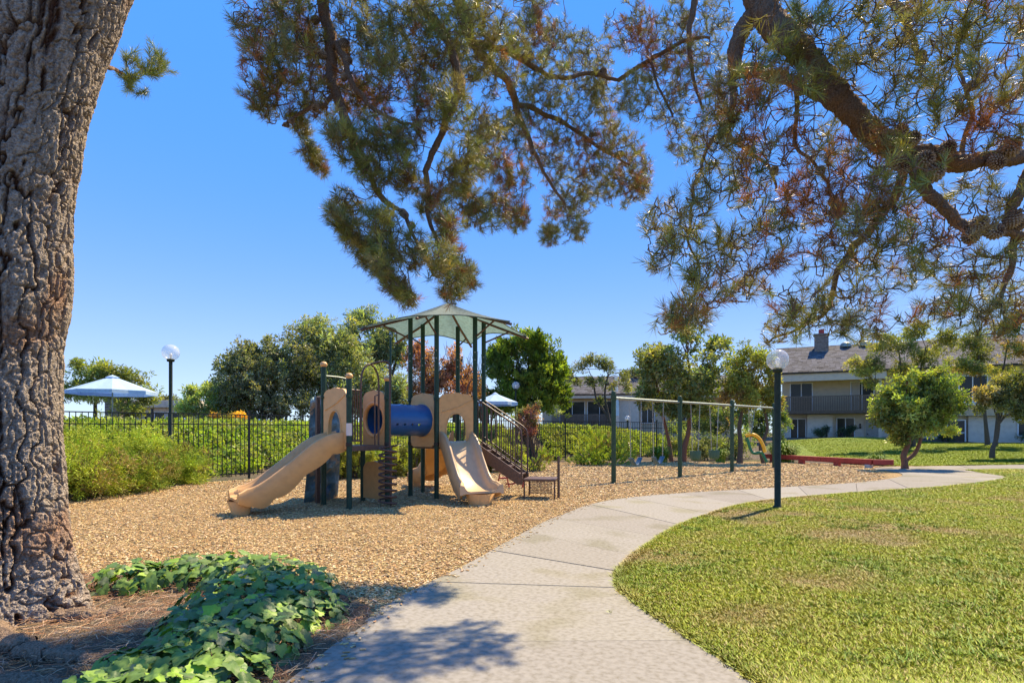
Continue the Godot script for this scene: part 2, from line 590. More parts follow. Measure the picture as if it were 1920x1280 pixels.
	M.stucco_tan = mat(Color(0.60, 0.49, 0.335), 0.95, {"tex": gentle, "nrm": grain, "scale": 0.5, "ns": 0.4})
	M.fascia = mat(Color(0.66, 0.555, 0.42), 0.8, {"tex": gentle, "scale": 0.4})
	M.slat_wood = mat(Color(0.20, 0.145, 0.10), 0.85, {"tex": scuff, "scale": 1.0})
	M.shingle = mat(Color(1, 1, 1), 0.95, {"vc": true})
	M.roof_base = mat(Color(0.05, 0.048, 0.05), 0.95)
	M.white_paint = mat(Color(0.72, 0.72, 0.70), 0.5)
	M.pane = mat(Color(0.025, 0.032, 0.035), 0.08, {"spec": 0.35})
	M.door_paint = mat(Color(0.45, 0.42, 0.35), 0.6, {"tex": scuff, "scale": 1.0})
	M.stone = mat(Color(0.27, 0.22, 0.18), 0.95, {"tex": mottle, "nrm": grain, "scale": 1.2, "ns": 1.0})
	M.lounge = mat(Color(0.30, 0.45, 0.68), 0.8)
	M.sticker = mat(Color(0.68, 0.64, 0.6), 0.6)

# ---------------------------------------------------------------- ground
var edge_l := PackedVector2Array()
var edge_r := PackedVector2Array()
var mulch_area := PackedVector2Array()
var lawn_area := PackedVector2Array()
var bed_area := PackedVector2Array()

func lawn_colour(x: float, d: float) -> Color:
	var a := patch_noise.get_noise_2d(x, d)
	var b := patch_noise.get_noise_2d(x * 0.22 + 40.0, d * 0.22)
	var dry := ss(-0.45, 0.45, a * 1.2 + b * 0.9 - 0.08 - 0.055 * (d - 5.0))
	var lush := ss(0.1, 0.5, patch_noise.get_noise_2d(x * 0.6 - 90.0, d * 0.6))
	var c := Color(0.38, 0.475, 0.042).lerp(Color(0.52, 0.40, 0.20), dry)
	return c.lerp(Color(0.22, 0.36, 0.04), lush * (1.0 - dry * 0.6) * 0.9)

func make_ground() -> void:
	# one sheet out to the horizon
	var b := MB.new()
	var xs: Array = [-900.0, -400.0, -180.0, -90.0, -60.0]
	var k := -45.0
	while k <= 60.0:
		xs.append(k); k += 0.75
	xs.append_array([80.0, 120.0, 220.0, 450.0, 900.0])
	var ds: Array = [-400.0, -100.0, -30.0]
	k = -12.0
	while k <= 66.0:
		ds.append(k); k += 0.75
	ds.append_array([80.0, 110.0, 160.0, 300.0, 600.0, 1200.0])
	for j in ds.size():
		for i in xs.size():
			var x: float = xs[i]; var d: float = ds[j]
			b.v.append(V(x, H(x, d) - 0.03, d))
			b.n.append(Vector3(H(x - 0.4, d) - H(x + 0.4, d), 0.8, H(x, d + 0.4) - H(x, d - 0.4)).normalized())
			var g := ss(0.0, 0.4, patch_noise.get_noise_2d(x * 0.15, d * 0.15))
			b.c.append(Color(1, 1, 1).lerp(Color(0.65, 0.95, 0.5), g))
	var w := xs.size()
	for j in ds.size() - 1:
		for i in w - 1:
			var s := j * w + i
			b.ix.append_array([s, s + w, s + w + 1, s, s + w + 1, s + 1])
	# winding: the front of each face looks up
	var p0 := b.v[0]; var p1 := b.v[w]; var p2 := b.v[w + 1]
	if (p1 - p0).cross(p2 - p0).y > 0.0:
		for q in range(0, b.ix.size(), 3):
			var t := b.ix[q + 1]; b.ix[q + 1] = b.ix[q + 2]; b.ix[q + 2] = t
	struct("ground", b.mesh(), M.soil)
	# the concrete path, slab by slab
	edge_l = smooth_line([Vector2(-1.62, 0.0), Vector2(-1.35, 1.8), Vector2(-1.15, 3.05), Vector2(-0.90, 4.48), Vector2(-0.47, 5.63), Vector2(0.05, 7.2), Vector2(0.62, 8.8), Vector2(1.75, 11.0), Vector2(3.6, 12.6), Vector2(6.2, 13.9), Vector2(9.2, 15.3), Vector2(11.2, 16.9), Vector2(12.4, 18.9), Vector2(12.9, 20.9), Vector2(14.4, 22.2), Vector2(18.0, 22.9), Vector2(24.0, 23.2)], 32)
	edge_r = smooth_line([Vector2(1.75, 0.0), Vector2(1.5, 1.8), Vector2(1.25, 3.05), Vector2(0.93, 4.5), Vector2(0.93, 5.1), Vector2(1.15, 5.8), Vector2(1.83, 7.2), Vector2(2.6, 8.5), Vector2(4.1, 10.4), Vector2(5.5, 11.5), Vector2(7.7, 12.7), Vector2(10.4, 13.9), Vector2(13.0, 15.6), Vector2(14.2, 17.0), Vector2(15.0, 19.0), Vector2(16.6, 20.6), Vector2(24.0, 21.2)], 32)
	var path := thing("path", "pale concrete footpath curving past the playground", "path", Vector3.ZERO, "", "structure")
	var cuts := [0, 76, 112, 144, 168, 192, 216, 236, 256, 276, 296, 316, 336, 356, 376, 396, 416, 436, 456, 476, 512]
	for s in cuts.size() - 1:
		var m := MB.new()
		var c0: int = cuts[s]; var c1: int = cuts[s + 1]
		var tone := 1.0 + rng.randf_range(-0.15, 0.07)
		m.col = Color(tone, tone * rng.randf_range(0.98, 1.0), tone * rng.randf_range(0.95, 1.0))
		var lift := rng.randf_range(0.018, 0.026)
		for i in range(c0, c1):
			var row: Array = []
			for e in 2:
				var l := edge_l[i + e]; var r := edge_r[i + e]
				if i + e == c0 or i + e == c1:
					var o := edge_l[i + 1 - e]; var o2 := edge_r[i + 1 - e]
					l += (o - l).normalized() * 0.007; r += (o2 - r).normalized() * 0.007
				row.append([l, r])
			for q in 14:
				var pts: Array = []
				for e in [[0, q], [0, q + 1], [1, q + 1], [1, q]]:
					var p: Vector2 = row[e[0]][0].lerp(row[e[0]][1], e[1] / 14.0)
					pts.append(V(p.x, H(p.x, p.y) + lift, p.y))
				m.quadn(pts, [Vector3.UP, Vector3.UP, Vector3.UP, Vector3.UP])
				# weather stains
				for z in 4:
					var wp: Vector3 = pts[z]
					var st := ss(0.12, 0.42, patch_noise.get_noise_2d(wp.x * 1.5 + 60.0, wp.z * 1.5)) * 0.8
					var pale := ss(0.15, 0.5, patch_noise.get_noise_2d(wp.x * 0.9 - 30.0, wp.z * 0.9)) * 0.5
					m.c[m.c.size() - 4 + z] = m.col.lerp(Color(m.col.r * 0.78, m.col.g * 0.78, m.col.b * 0.66), st).lerp(Color(m.col.r * 1.14, m.col.g * 1.14, m.col.b * 1.16), pale)
			for sd in 2:
				var a: Vector2 = row[0][sd]; var z: Vector2 = row[1][sd]
				var out := V(a.x - row[0][1 - sd].x, 0, a.y - row[0][1 - sd].y)
				m.quad(V(a.x, H(a.x, a.y) + lift, a.y), V(z.x, H(z.x, z.y) + lift, z.y), V(z.x, H(z.x, z.y) - 0.08, z.y), V(a.x, H(a.x, a.y) - 0.08, a.y), out)
			for e in 2:
				if (i == c0 and e == 0) or (i == c1 - 1 and e == 1):
					var a: Vector2 = row[e][0]; var z: Vector2 = row[e][1]
					var out := V((row[e][0] - row[1 - e][0]).x, 0, (row[e][0] - row[1 - e][0]).y)
					m.quad(V(a.x, H(a.x, a.y) + lift, a.y), V(z.x, H(z.x, z.y) + lift, z.y), V(z.x, H(z.x, z.y) - 0.08, z.y), V(a.x, H(a.x, a.y) - 0.08, a.y), out)
		part(path, "slab", m.mesh(), M.concrete)
	# mulch under the play equipment
	mulch_area = PackedVector2Array()
	for i in range(16, 484, 4):
		mulch_area.append(edge_l[i] + Vector2(0.05, -0.02))
	mulch_area.append_array([Vector2(14.0, 24.0), Vector2(12.0, 27.0), Vector2(7.0, 25.6), Vector2(3.2, 26.2), Vector2(-1.0, 22.8), Vector2(-4.4, 19.2), Vector2(-7.2, 16.0), Vector2(-9.2, 13.4), Vector2(-11.5, 10.5), Vector2(-9.0, 5.0), Vector2(-5.0, 1.0)])
	struct("mulch", sheet(mulch_area, 0.5, 0.0, func(_x, _d): return Color.WHITE, 0.02), M.mulch)
	# lawns
	lawn_area = PackedVector2Array()
	for i in range(16, 513, 4):
		lawn_area.append(edge_r[i] + Vector2(0.012, -0.008))
	lawn_area.append_array([Vector2(30.0, 21.0), Vector2(34.0, 12.0), Vector2(20.0, -2.0), Vector2(3.0, -2.0)])
	struct("lawn", sheet(lawn_area, 0.25, 0.028, lawn_colour, 0.012), M.lawn)
	var back := PackedVector2Array()
	for i in range(480, 513, 4):
		back.append(edge_l[i] + Vector2(0.0, 0.01))
	back.append_array([Vector2(44.0, 23.5), Vector2(46.0, 36.0), Vector2(29.0, 38.5), Vector2(25.0, 40.2), Vector2(21.5, 41.0), Vector2(18.6, 39.5), Vector2(16.0, 36.0), Vector2(14.9, 31.0), Vector2(14.4, 27.0), Vector2(14.5, 24.2)])
	struct("lawn_mound", sheet(back, 0.5, 0.028, func(x, d): return lawn_colour(x, d + 8.0).lerp(Color(0.27, 0.40, 0.03), 0.6), 0.012), M.lawn)
	# earth bed under the pine
	bed_area = smooth_line([Vector2(-5.4, 2.0), Vector2(-5.0, 4.6), Vector2(-3.9, 5.35), Vector2(-2.9, 5.45), Vector2(-2.1, 5.3), Vector2(-1.45, 4.75), Vector2(-1.0, 4.2), Vector2(-1.05, 3.6), Vector2(-1.2, 2.8), Vector2(-1.45, 1.5), Vector2(-4.0, 0.8)], 5)
	var soilc := func(x, d): return Color(1.5, 1.15, 0.95).lerp(Color(2.3, 1.85, 1.5), ss(-0.2, 0.4, patch_noise.get_noise_2d(x * 2.0, d * 2.0)))
	struct("earth_bed", sheet(bed_area, 0.12, 0.016, soilc, 0.03), M.soil)

# ---------------------------------------------------------------- fence
func make_fence() -> void:
	var f := thing("fence", "long black metal picket fence in front of the ivy bank", "fence", V(FENCE[1].x, 0, FENCE[1].y))
	var pick := MB.new()
	pick.box(Vector3(0, 0.93, 0), Vector3(0.017, 1.72, 0.017))
	var pm := pick.mesh()
	var post := MB.new()
	post.box(Vector3(0, 0.96, 0), Vector3(0.055, 1.92, 0.055), Basis(), 0.005)
	post.box(Vector3(0, 1.93, 0), Vector3(0.066, 0.02, 0.066))
	var sm := post.mesh()
	for s in 2:
		var a: Vector2 = FENCE[s]; var b: Vector2 = FENCE[s + 1]
		var len_ := a.distance_to(b)
		var bays := int(round(len_ / 2.4))
		var turn := atan2(b.y - a.y, b.x - a.x)
		for i in bays + 1:
			if s == 1 and i == 0:
				continue
			var p := a.lerp(b, float(i) / bays)
			var o := part(f, "post", sm, M.black_metal)
			o.position = V(p.x, H(p.x, p.y) - 0.02, p.y) - f.position
			o.rotation.y = turn
		for i in bays:
			var p := a.lerp(b, float(i) / bays); var q := a.lerp(b, float(i + 1) / bays)
			for y in [1.80, 1.52, 0.14]:
				var r := MB.new()
				var c := (p + q) / 2.0
				r.box(V(c.x, (H(p.x, p.y) + H(q.x, q.y)) / 2.0 + y, c.y), Vector3(p.distance_to(q) - 0.06, 0.028, 0.034), Basis(Vector3.UP, turn))
				part(f, "rail", r.mesh(), M.black_metal)
			var n := 19
			for k in range(1, n + 1):
				var w := p.lerp(q, float(k) / (n + 1))
				if w.x < -11.5 and k % 2 == 0:
					continue
				var o := part(f, "picket", pm, M.black_metal)
				o.position = V(w.x, H(w.x, w.y), w.y) - f.position
				o.rotation.y = turn

# ---------------------------------------------------------------- houses
# shingles on a sloping rectangle: o = left end of the eave, along = unit vector of the eave, up = vector from eave to ridge
func shingles(parent: Node3D, o: Vector3, along_: Vector3, up: Vector3, width: float) -> void:
	var base := MB.new()
	var nrm := along_.cross(-up).normalized()
	if nrm.y < 0.0:
		nrm = -nrm
	var under := nrm * -0.09
	base.quad(o, o + along_ * width, o + along_ * width + up, o + up, nrm)
	base.quad(o + under, o + along_ * width + under, o + along_ * width + up + under, o + up + under, -nrm)
	base.quad(o, o + along_ * width, o + along_ * width + under, o + under, -up)
	base.quad(o, o + up, o + up + under, o + under, -along_)
	base.quad(o + along_ * width, o + along_ * width + up, o + along_ * width + up + under, o + along_ * width + under, along_)
	var roof := part(parent, "roof", base.mesh(), M.roof_base, true)
	var rows := int(up.length() / 0.235)
	var t := up.normalized()
	var sm := MB.new()
	sm.box(Vector3.ZERO, Vector3(1, 1, 1))
	var buf := PackedFloat32Array()
	for r in rows:
		var x := -rng.randf() * 0.3
		while x < width:
			var w := rng.randf_range(0.22, 0.46)
			var x0 := maxf(x, 0.0)
			var x1 := minf(x + w - 0.012, width)
			if x1 - x0 > 0.03:
				var tt := (t + nrm * 0.09).normalized()
				var nn := along_.cross(tt).normalized()
				if nn.dot(nrm) < 0: nn = -nn
				var th := rng.randf_range(0.03, 0.07)
				var c := o + along_ * (x0 + x1) / 2.0 + t * (r * 0.235 + 0.14) + nrm * (0.012 + th / 2.0)
				var g := rng.randf_range(0.035, 0.125)
				put(buf, Basis(along_ * (x1 - x0), tt * 0.27, nn * th), c, Color(g * 0.97, g * 0.97, g * rng.randf_range(1.0, 1.1)))
			x += w
	var sh := many(roof, "shingles", sm.mesh(), M.shingle, buf)
	sh.position = Vector3.ZERO

func hbox(parent: Node3D, called: String, lo: Vector3, hi: Vector3, m: Material, bevel := 0.0) -> MeshInstance3D:
	var b := MB.new()
	b.box((lo + hi) / 2.0, (hi - lo).abs(), Basis(), bevel)
	return part(parent, called, b.mesh(), m, true)

# a window standing proud of a wall that faces +z at depth z
func window(parent: Node3D, x0: float, x1: float, y0: float, y1: float, z: float, bars_x: Array, bars_y: Array, curtain := false) -> void:
	var w := MB.new()
	var fr := 0.07
	w.box(Vector3((x0 + x1) / 2, y1 - fr / 2, z + 0.04), Vector3(x1 - x0, fr, 0.09), Basis(), 0.008)
	w.box(Vector3((x0 + x1) / 2, y0 + fr / 2, z + 0.05), Vector3(x1 - x0 + 0.04, fr, 0.12), Basis(), 0.008)
	for x in [x0 + fr / 2, x1 - fr / 2]:
		w.box(Vector3(x, (y0 + y1) / 2, z + 0.04), Vector3(fr, y1 - y0 - fr * 2, 0.088), Basis(), 0.008)
	for x in bars_x:
		w.box(Vector3(x, (y0 + y1) / 2, z + 0.035), Vector3(0.06, y1 - y0 - fr * 2, 0.07))
	for y in bars_y:
		w.box(Vector3((x0 + x1) / 2, y, z + 0.037), Vector3(x1 - x0 - fr * 2, 0.06, 0.075))
	var o := part(parent, "window", w.mesh(), M.white_paint, true)
	var g := MB.new()
	g.box(Vector3((x0 + x1) / 2, (y0 + y1) / 2, z + 0.012), Vector3(x1 - x0 - fr * 2 + 0.01, y1 - y0 - fr * 2 + 0.01, 0.01))
	part(o, "pane", g.mesh(), M.pane, true)
	if curtain:
		var c := MB.new()
		for k in 7:
			c.box(Vector3(x0 + fr + 0.06 + k * 0.075, (y0 + y1) / 2, z + 0.021), Vector3(0.05, y1 - y0 - fr * 2.4, 0.006))
		part(o, "curtain", c.mesh(), M.stucco, true)

func balcony(parent: Node3D, x0: float, x1: float, y0: float, y1: float, z0: float, z1: float) -> void:
	var deck := hbox(parent, "balcony", Vector3(x0, y0, z0), Vector3(x1, y0 + 0.24, z1), M.slat_wood)
	hbox(deck, "rail", Vector3(x0 - 0.02, y1 - 0.05, z1 - 0.09), Vector3(x1 + 0.02, y1 + 0.02, z1 + 0.03), M.slat_wood)
	var n := int((x1 - x0) / 0.115)
	var sl := MB.new()
	sl.box(Vector3.ZERO, Vector3(0.082, y1 - y0 - 0.06, 0.04))
	var sm := sl.mesh()
	for k in n + 1:
		var o := part(deck, "slat", sm, M.slat_wood, true)
		o.position = Vector3(x0 + 0.03 + k * (x1 - x0 - 0.06) / n, (y0 + y1) / 2 - 0.02, z1 + 0.025)

func make_house() -> void:
	var h := thing("house", "long two storey stucco house with grey shingle roof and slatted balcony", "house", Vector3(21.2, 0.15, -46.0))
	h.rotation.y = -0.445
	# lower storey
	hbox(h, "wall", Vector3(-0.1, -0.3, -8.0), Vector3(22.0, 2.55, -0.003), M.stucco)
	var pier := hbox(h, "wall", Vector3(1.75, -0.3, 0.0), Vector3(3.45, 2.53, 0.55), M.stucco)
	pier.set_meta("label", "projecting stucco pier between the ground floor windows")
	hbox(h, "wall", Vector3(8.6, -0.3, 0.0), Vector3(10.35, 2.3, 0.28), M.stucco)
	hbox(h, "wall", Vector3(11.75, -0.3, 0.0), Vector3(20.0, 2.3, 0.28), M.stucco)
	# upper storey, set back behind the balcony on the left, overhanging on the right
	hbox(h, "wall", Vector3(0.0, 2.553, -8.0), Vector3(22.0, 5.55, 0.0), M.stucco_tan)
	hbox(h, "wall", Vector3(6.75, 2.32, 0.003), Vector3(22.0, 5.5, 0.62), M.stucco_tan)
	hbox(h, "ledge", Vector3(10.8, 3.02, 0.623), Vector3(13.2, 3.16, 0.95), M.white_paint, 0.01)
	# eave, fascia and roof
	hbox(h, "soffit", Vector3(-0.3, 5.42, 0.004), Vector3(6.7, 5.5, 1.25), M.fascia)
	hbox(h, "fascia", Vector3(-0.35, 5.02, 1.253), Vector3(6.8, 5.62, 1.36), M.fascia, 0.01)
	hbox(h, "fascia", Vector3(6.803, 5.4, 0.8), Vector3(22.3, 5.66, 0.88), M.fascia, 0.01)
	shingles(h, Vector3(-0.5, 5.66, 1.5), Vector3.RIGHT, Vector3(0, 2.55, -5.4), 23.0)
	hbox(h, "gable", Vector3(0.02, 5.5, -7.0), Vector3(0.2, 6.6, 0.5), M.stucco_tan)
	var back := MB.new()
	back.quad(Vector3(-0.5, 8.2, -3.95), Vector3(22.5, 8.2, -3.95), Vector3(22.5, 5.6, -9.0), Vector3(-0.5, 5.6, -9.0), Vector3(0, 1, -1))
	part(h, "back_roof", back.mesh(), M.roof_base, true)
	hbox(h, "ridge_cap", Vector3(-0.5, 8.17, -4.05), Vector3(22.5, 8.27, -3.82), M.roof_base)
	var ch := hbox(h, "chimney", Vector3(2.35, 6.6, -3.55), Vector3(3.35, 9.0, -2.6), M.stone, 0.02)
	hbox(ch, "chimney_cap", Vector3(2.28, 9.003, -3.62), Vector3(3.42, 9.12, -2.53), M.stone)
	hbox(ch, "flue", Vector3(2.65, 9.123, -3.3), Vector3(3.05, 9.5, -2.9), M.red_wood)
	for x in [4.6, 5.9]:
		var dome := MB.new()
		dome.lathe([Vector2(0.42, 0.0), Vector2(0.42, 0.12), Vector2(0.36, 0.28), Vector2(0.2, 0.4), Vector2(0.0, 0.44)], Vector3(x, 8.02, -3.4), 14)
		part(h, "roof_vent", dome.mesh(), M.galv, true)
	# openings
	window(h, 0.55, 2.15, 2.75, 5.0, 0.0, [1.35], [])
	window(h, 4.65, 6.2, 2.75, 5.0, 0.0, [5.4], [], true)
	window(h, 0.55, 1.7, 0.55, 2.25, 0.0, [1.1], [])
	window(h, 3.72, 4.95, 0.1, 2.3, 0.0, [4.33], [0.62])
	window(h, 7.35, 8.5, 0.9, 2.0, 0.0, [7.9], [])
	window(h, 10.5, 11.6, 0.3, 2.05, 0.28, [], [1.15])
	window(h, 11.1, 12.75, 3.2, 5.1, 0.623, [11.9], [])
	window(h, 14.4, 15.3, 0.9, 2.05, 0.283, [], [])
	var door := hbox(h, "door", Vector3(5.65, 0.0, 0.0), Vector3(6.55, 2.2, 0.06), M.door_paint, 0.01)
	var kn := MB.new()
	kn.ball(Vector3(5.75, 1.05, 0.11), 0.045)
	part(door, "handle", kn.mesh(), M.black_metal, true)
	hbox(door, "door_frame", Vector3(5.55, 0.0, 0.0), Vector3(5.645, 2.28, 0.09), M.stucco_tan)
	var lamp := MB.new()
	lamp.box(Vector3(5.28, 1.75, 0.08), Vector3(0.1, 0.16, 0.14))
	lamp.lathe([Vector2(0.0, 0.0), Vector2(0.07, 0.02), Vector2(0.08, 0.16), Vector2(0.04, 0.2)], Vector3(5.28, 1.45, 0.14), 10)
	part(h, "wall_lamp", lamp.mesh(), M.black_metal, true)
	balcony(h, 0.15, 6.3, 2.56, 3.88, 0.003, 1.25)
	# posts and the slanting brace under the balcony
	var br := MB.new()
	br.box(Vector3(0.1, 2.35, 0.75), Vector3(0.16, 0.16, 1.15), Basis(Vector3.RIGHT, -0.5))
	part(h, "brace", br.mesh(), M.slat_wood, true)
	hbox(h, "post", Vector3(6.32, -0.3, 1.0), Vector3(6.52, 5.4, 1.2), M.fascia)

func make_far_house() -> void:
	var h := thing("house", "distant house with grey shingle roof and pale sloping wing wall beyond the fence", "house", Vector3(3.0, 1.3, -58.0))
	h.rotation.y = -0.12
	hbox(h, "wall", Vector3(0, -1.0, -7.0), Vector3(18.0, 3.5, 0.0), M.stucco_tan)
	window(h, 1.7, 4.2, 0.6, 3.1, 0.0, [2.95], [])
	window(h, 4.4, 6.8, 0.6, 3.1, 0.0, [5.6], [])
	balcony(h, 1.0, 6.9, 0.3, 1.75, 0.003, 1.2)
	hbox(h, "fascia", Vector3(-0.4, 3.3, 1.2), Vector3(18.4, 3.62, 1.3), M.fascia)
	hbox(h, "soffit", Vector3(-0.4, 3.3, 0.003), Vector3(18.4, 3.36, 1.197), M.fascia)
	shingles(h, Vector3(-0.6, 3.66, 1.4), Vector3.RIGHT, Vector3(0, 2.1, -4.6), 19.2)
	var w := MB.new()
	w.prism(PackedVector2Array([Vector2(2.2, -1.0), Vector2(2.2, 1.6), Vector2(-0.6, 5.6), Vector2(-1.2, 5.6), Vector2(-1.2, -1.0)]), 0.3, Transform3D(Basis(Vector3.UP, -PI / 2), Vector3(7.2, 0, 0.4)))
	var wing := part(h, "wing_wall", w.mesh(), M.stucco, true)
	wing.set_meta("label", "pale wing wall sloping up through the roof")
	hbox(h, "wall", Vector3(7.4, -1.0, 0.003), Vector3(9.3, 3.28, 0.9), M.stucco)
	window(h, 9.6, 10.9, 0.9, 2.9, 0.0, [10.2], [])
	window(h, 13.0, 14.6, 0.9, 2.9, 0.0, [13.8], [])

func make_pool_house() -> void:
	var h := thing("pool_house", "low flat roofed pool building with a stone pier beside the white umbrella", "building", Vector3(-36.5, 1.7, -54.0))
	hbox(h, "wall", Vector3(0, -0.5, -4.0), Vector3(7.6, 1.9, 0.0), M.stucco)
	hbox(h, "roof", Vector3(-0.4, 1.903, -4.5), Vector3(8.0, 2.55, 0.6), M.fascia, 0.02)
	window(h, 2.6, 4.6, -0.3, 1.5, 0.0, [3.6], [])
	window(h, 4.8, 6.9, -0.3, 1.5, 0.0, [5.8], [])
	var pier := hbox(h, "pier", Vector3(0.2, -0.5, 0.65), Vector3(1.7, 3.2, 1.8), M.stone, 0.03)
	hbox(pier, "pier_cap", Vector3(0.1, 3.203, 0.55), Vector3(1.8, 3.4, 1.9), M.red_wood)

# ---------------------------------------------------------------- the big pine
func tuft_mesh(count: int, sd: int, length: float) -> ArrayMesh:
	var r := RandomNumberGenerator.new()
	r.seed = sd
	var b := MB.new()
	for k in count:
		var t := r.randf()
		var o := Vector3(0, t * 0.13 - 0.08, 0)
		var a := r.randf() * TAU
		var lean := r.randf_range(0.55, 1.35) - t * 0.45
		var d := Vector3(sin(lean) * cos(a), cos(lean), sin(lean) * sin(a))
		var ln := length * r.randf_range(0.7, 1.1)
		var s := d.cross(on_ball()).normalized() * 0.0016
		var g := r.randf_range(0.75, 1.2)
		b.col = Color(g, g, g)
		var mid := o + d * ln * 0.55
		var tip := o + d * ln + Vector3(0, -0.012, 0)
		b.quad(o - s, o + s, mid + s, mid - s, d.cross(s))
		b.tri(mid - s, mid + s, tip, d.cross(s))
	return b.mesh()

func cone_mesh(sd: int) -> ArrayMesh:
	# a closed pine cone of unit half width: rows of overlapping scales, each with a raised boss
	var r := RandomNumberGenerator.new()
	r.seed = sd
	var b := MB.new()
	var n := 120
	b.col = Color(0.06, 0.035, 0.022)
	b.ball(Vector3.ZERO, 0.80, 14, 1.25)
	for k in n:
		var t := (k + 0.5) / n
		var y := 1.0 - 2.0 * t
		var rad := sqrt(1.0 - y * y)
		var a := k * 2.399963
		var nn := Vector3(rad * cos(a), y, rad * sin(a))
		var p := Vector3(nn.x * 0.82, nn.y * 1.1 - 0.05, nn.z * 0.82) * (1.0 - 0.12 * absf(y))
		var side := nn.cross(Vector3.UP).normalized()
		var up := side.cross(nn)
		var s := 0.19 * (0.6 + 0.6 * rad)
		var g := r.randf_range(0.8, 1.25)
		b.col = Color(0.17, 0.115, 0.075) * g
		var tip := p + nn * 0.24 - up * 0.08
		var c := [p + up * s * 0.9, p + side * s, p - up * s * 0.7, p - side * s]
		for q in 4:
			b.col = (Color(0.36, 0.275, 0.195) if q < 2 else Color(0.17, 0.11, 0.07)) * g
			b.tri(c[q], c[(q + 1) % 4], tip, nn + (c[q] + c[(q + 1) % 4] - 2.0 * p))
	return b.mesh()

class Wood:
	var p := PackedVector3Array()
	var parent := PackedInt32Array()
	var r := PackedFloat32Array()
	var kids := PackedInt32Array()
	func add(pos: Vector3, par: int, rad: float) -> int:
		p.append(pos); parent.append(par); r.append(rad); kids.append(0)
		return p.size() - 1
	func nearest(q: Vector3) -> int:
		var best := 0
		var bd := 1e9
		for i in p.size():
			var d := p[i].distance_squared_to(q) + (0.0 if r[i] < 0.03 else 0.02)
			if d < bd:
				bd = d; best = i
		return best

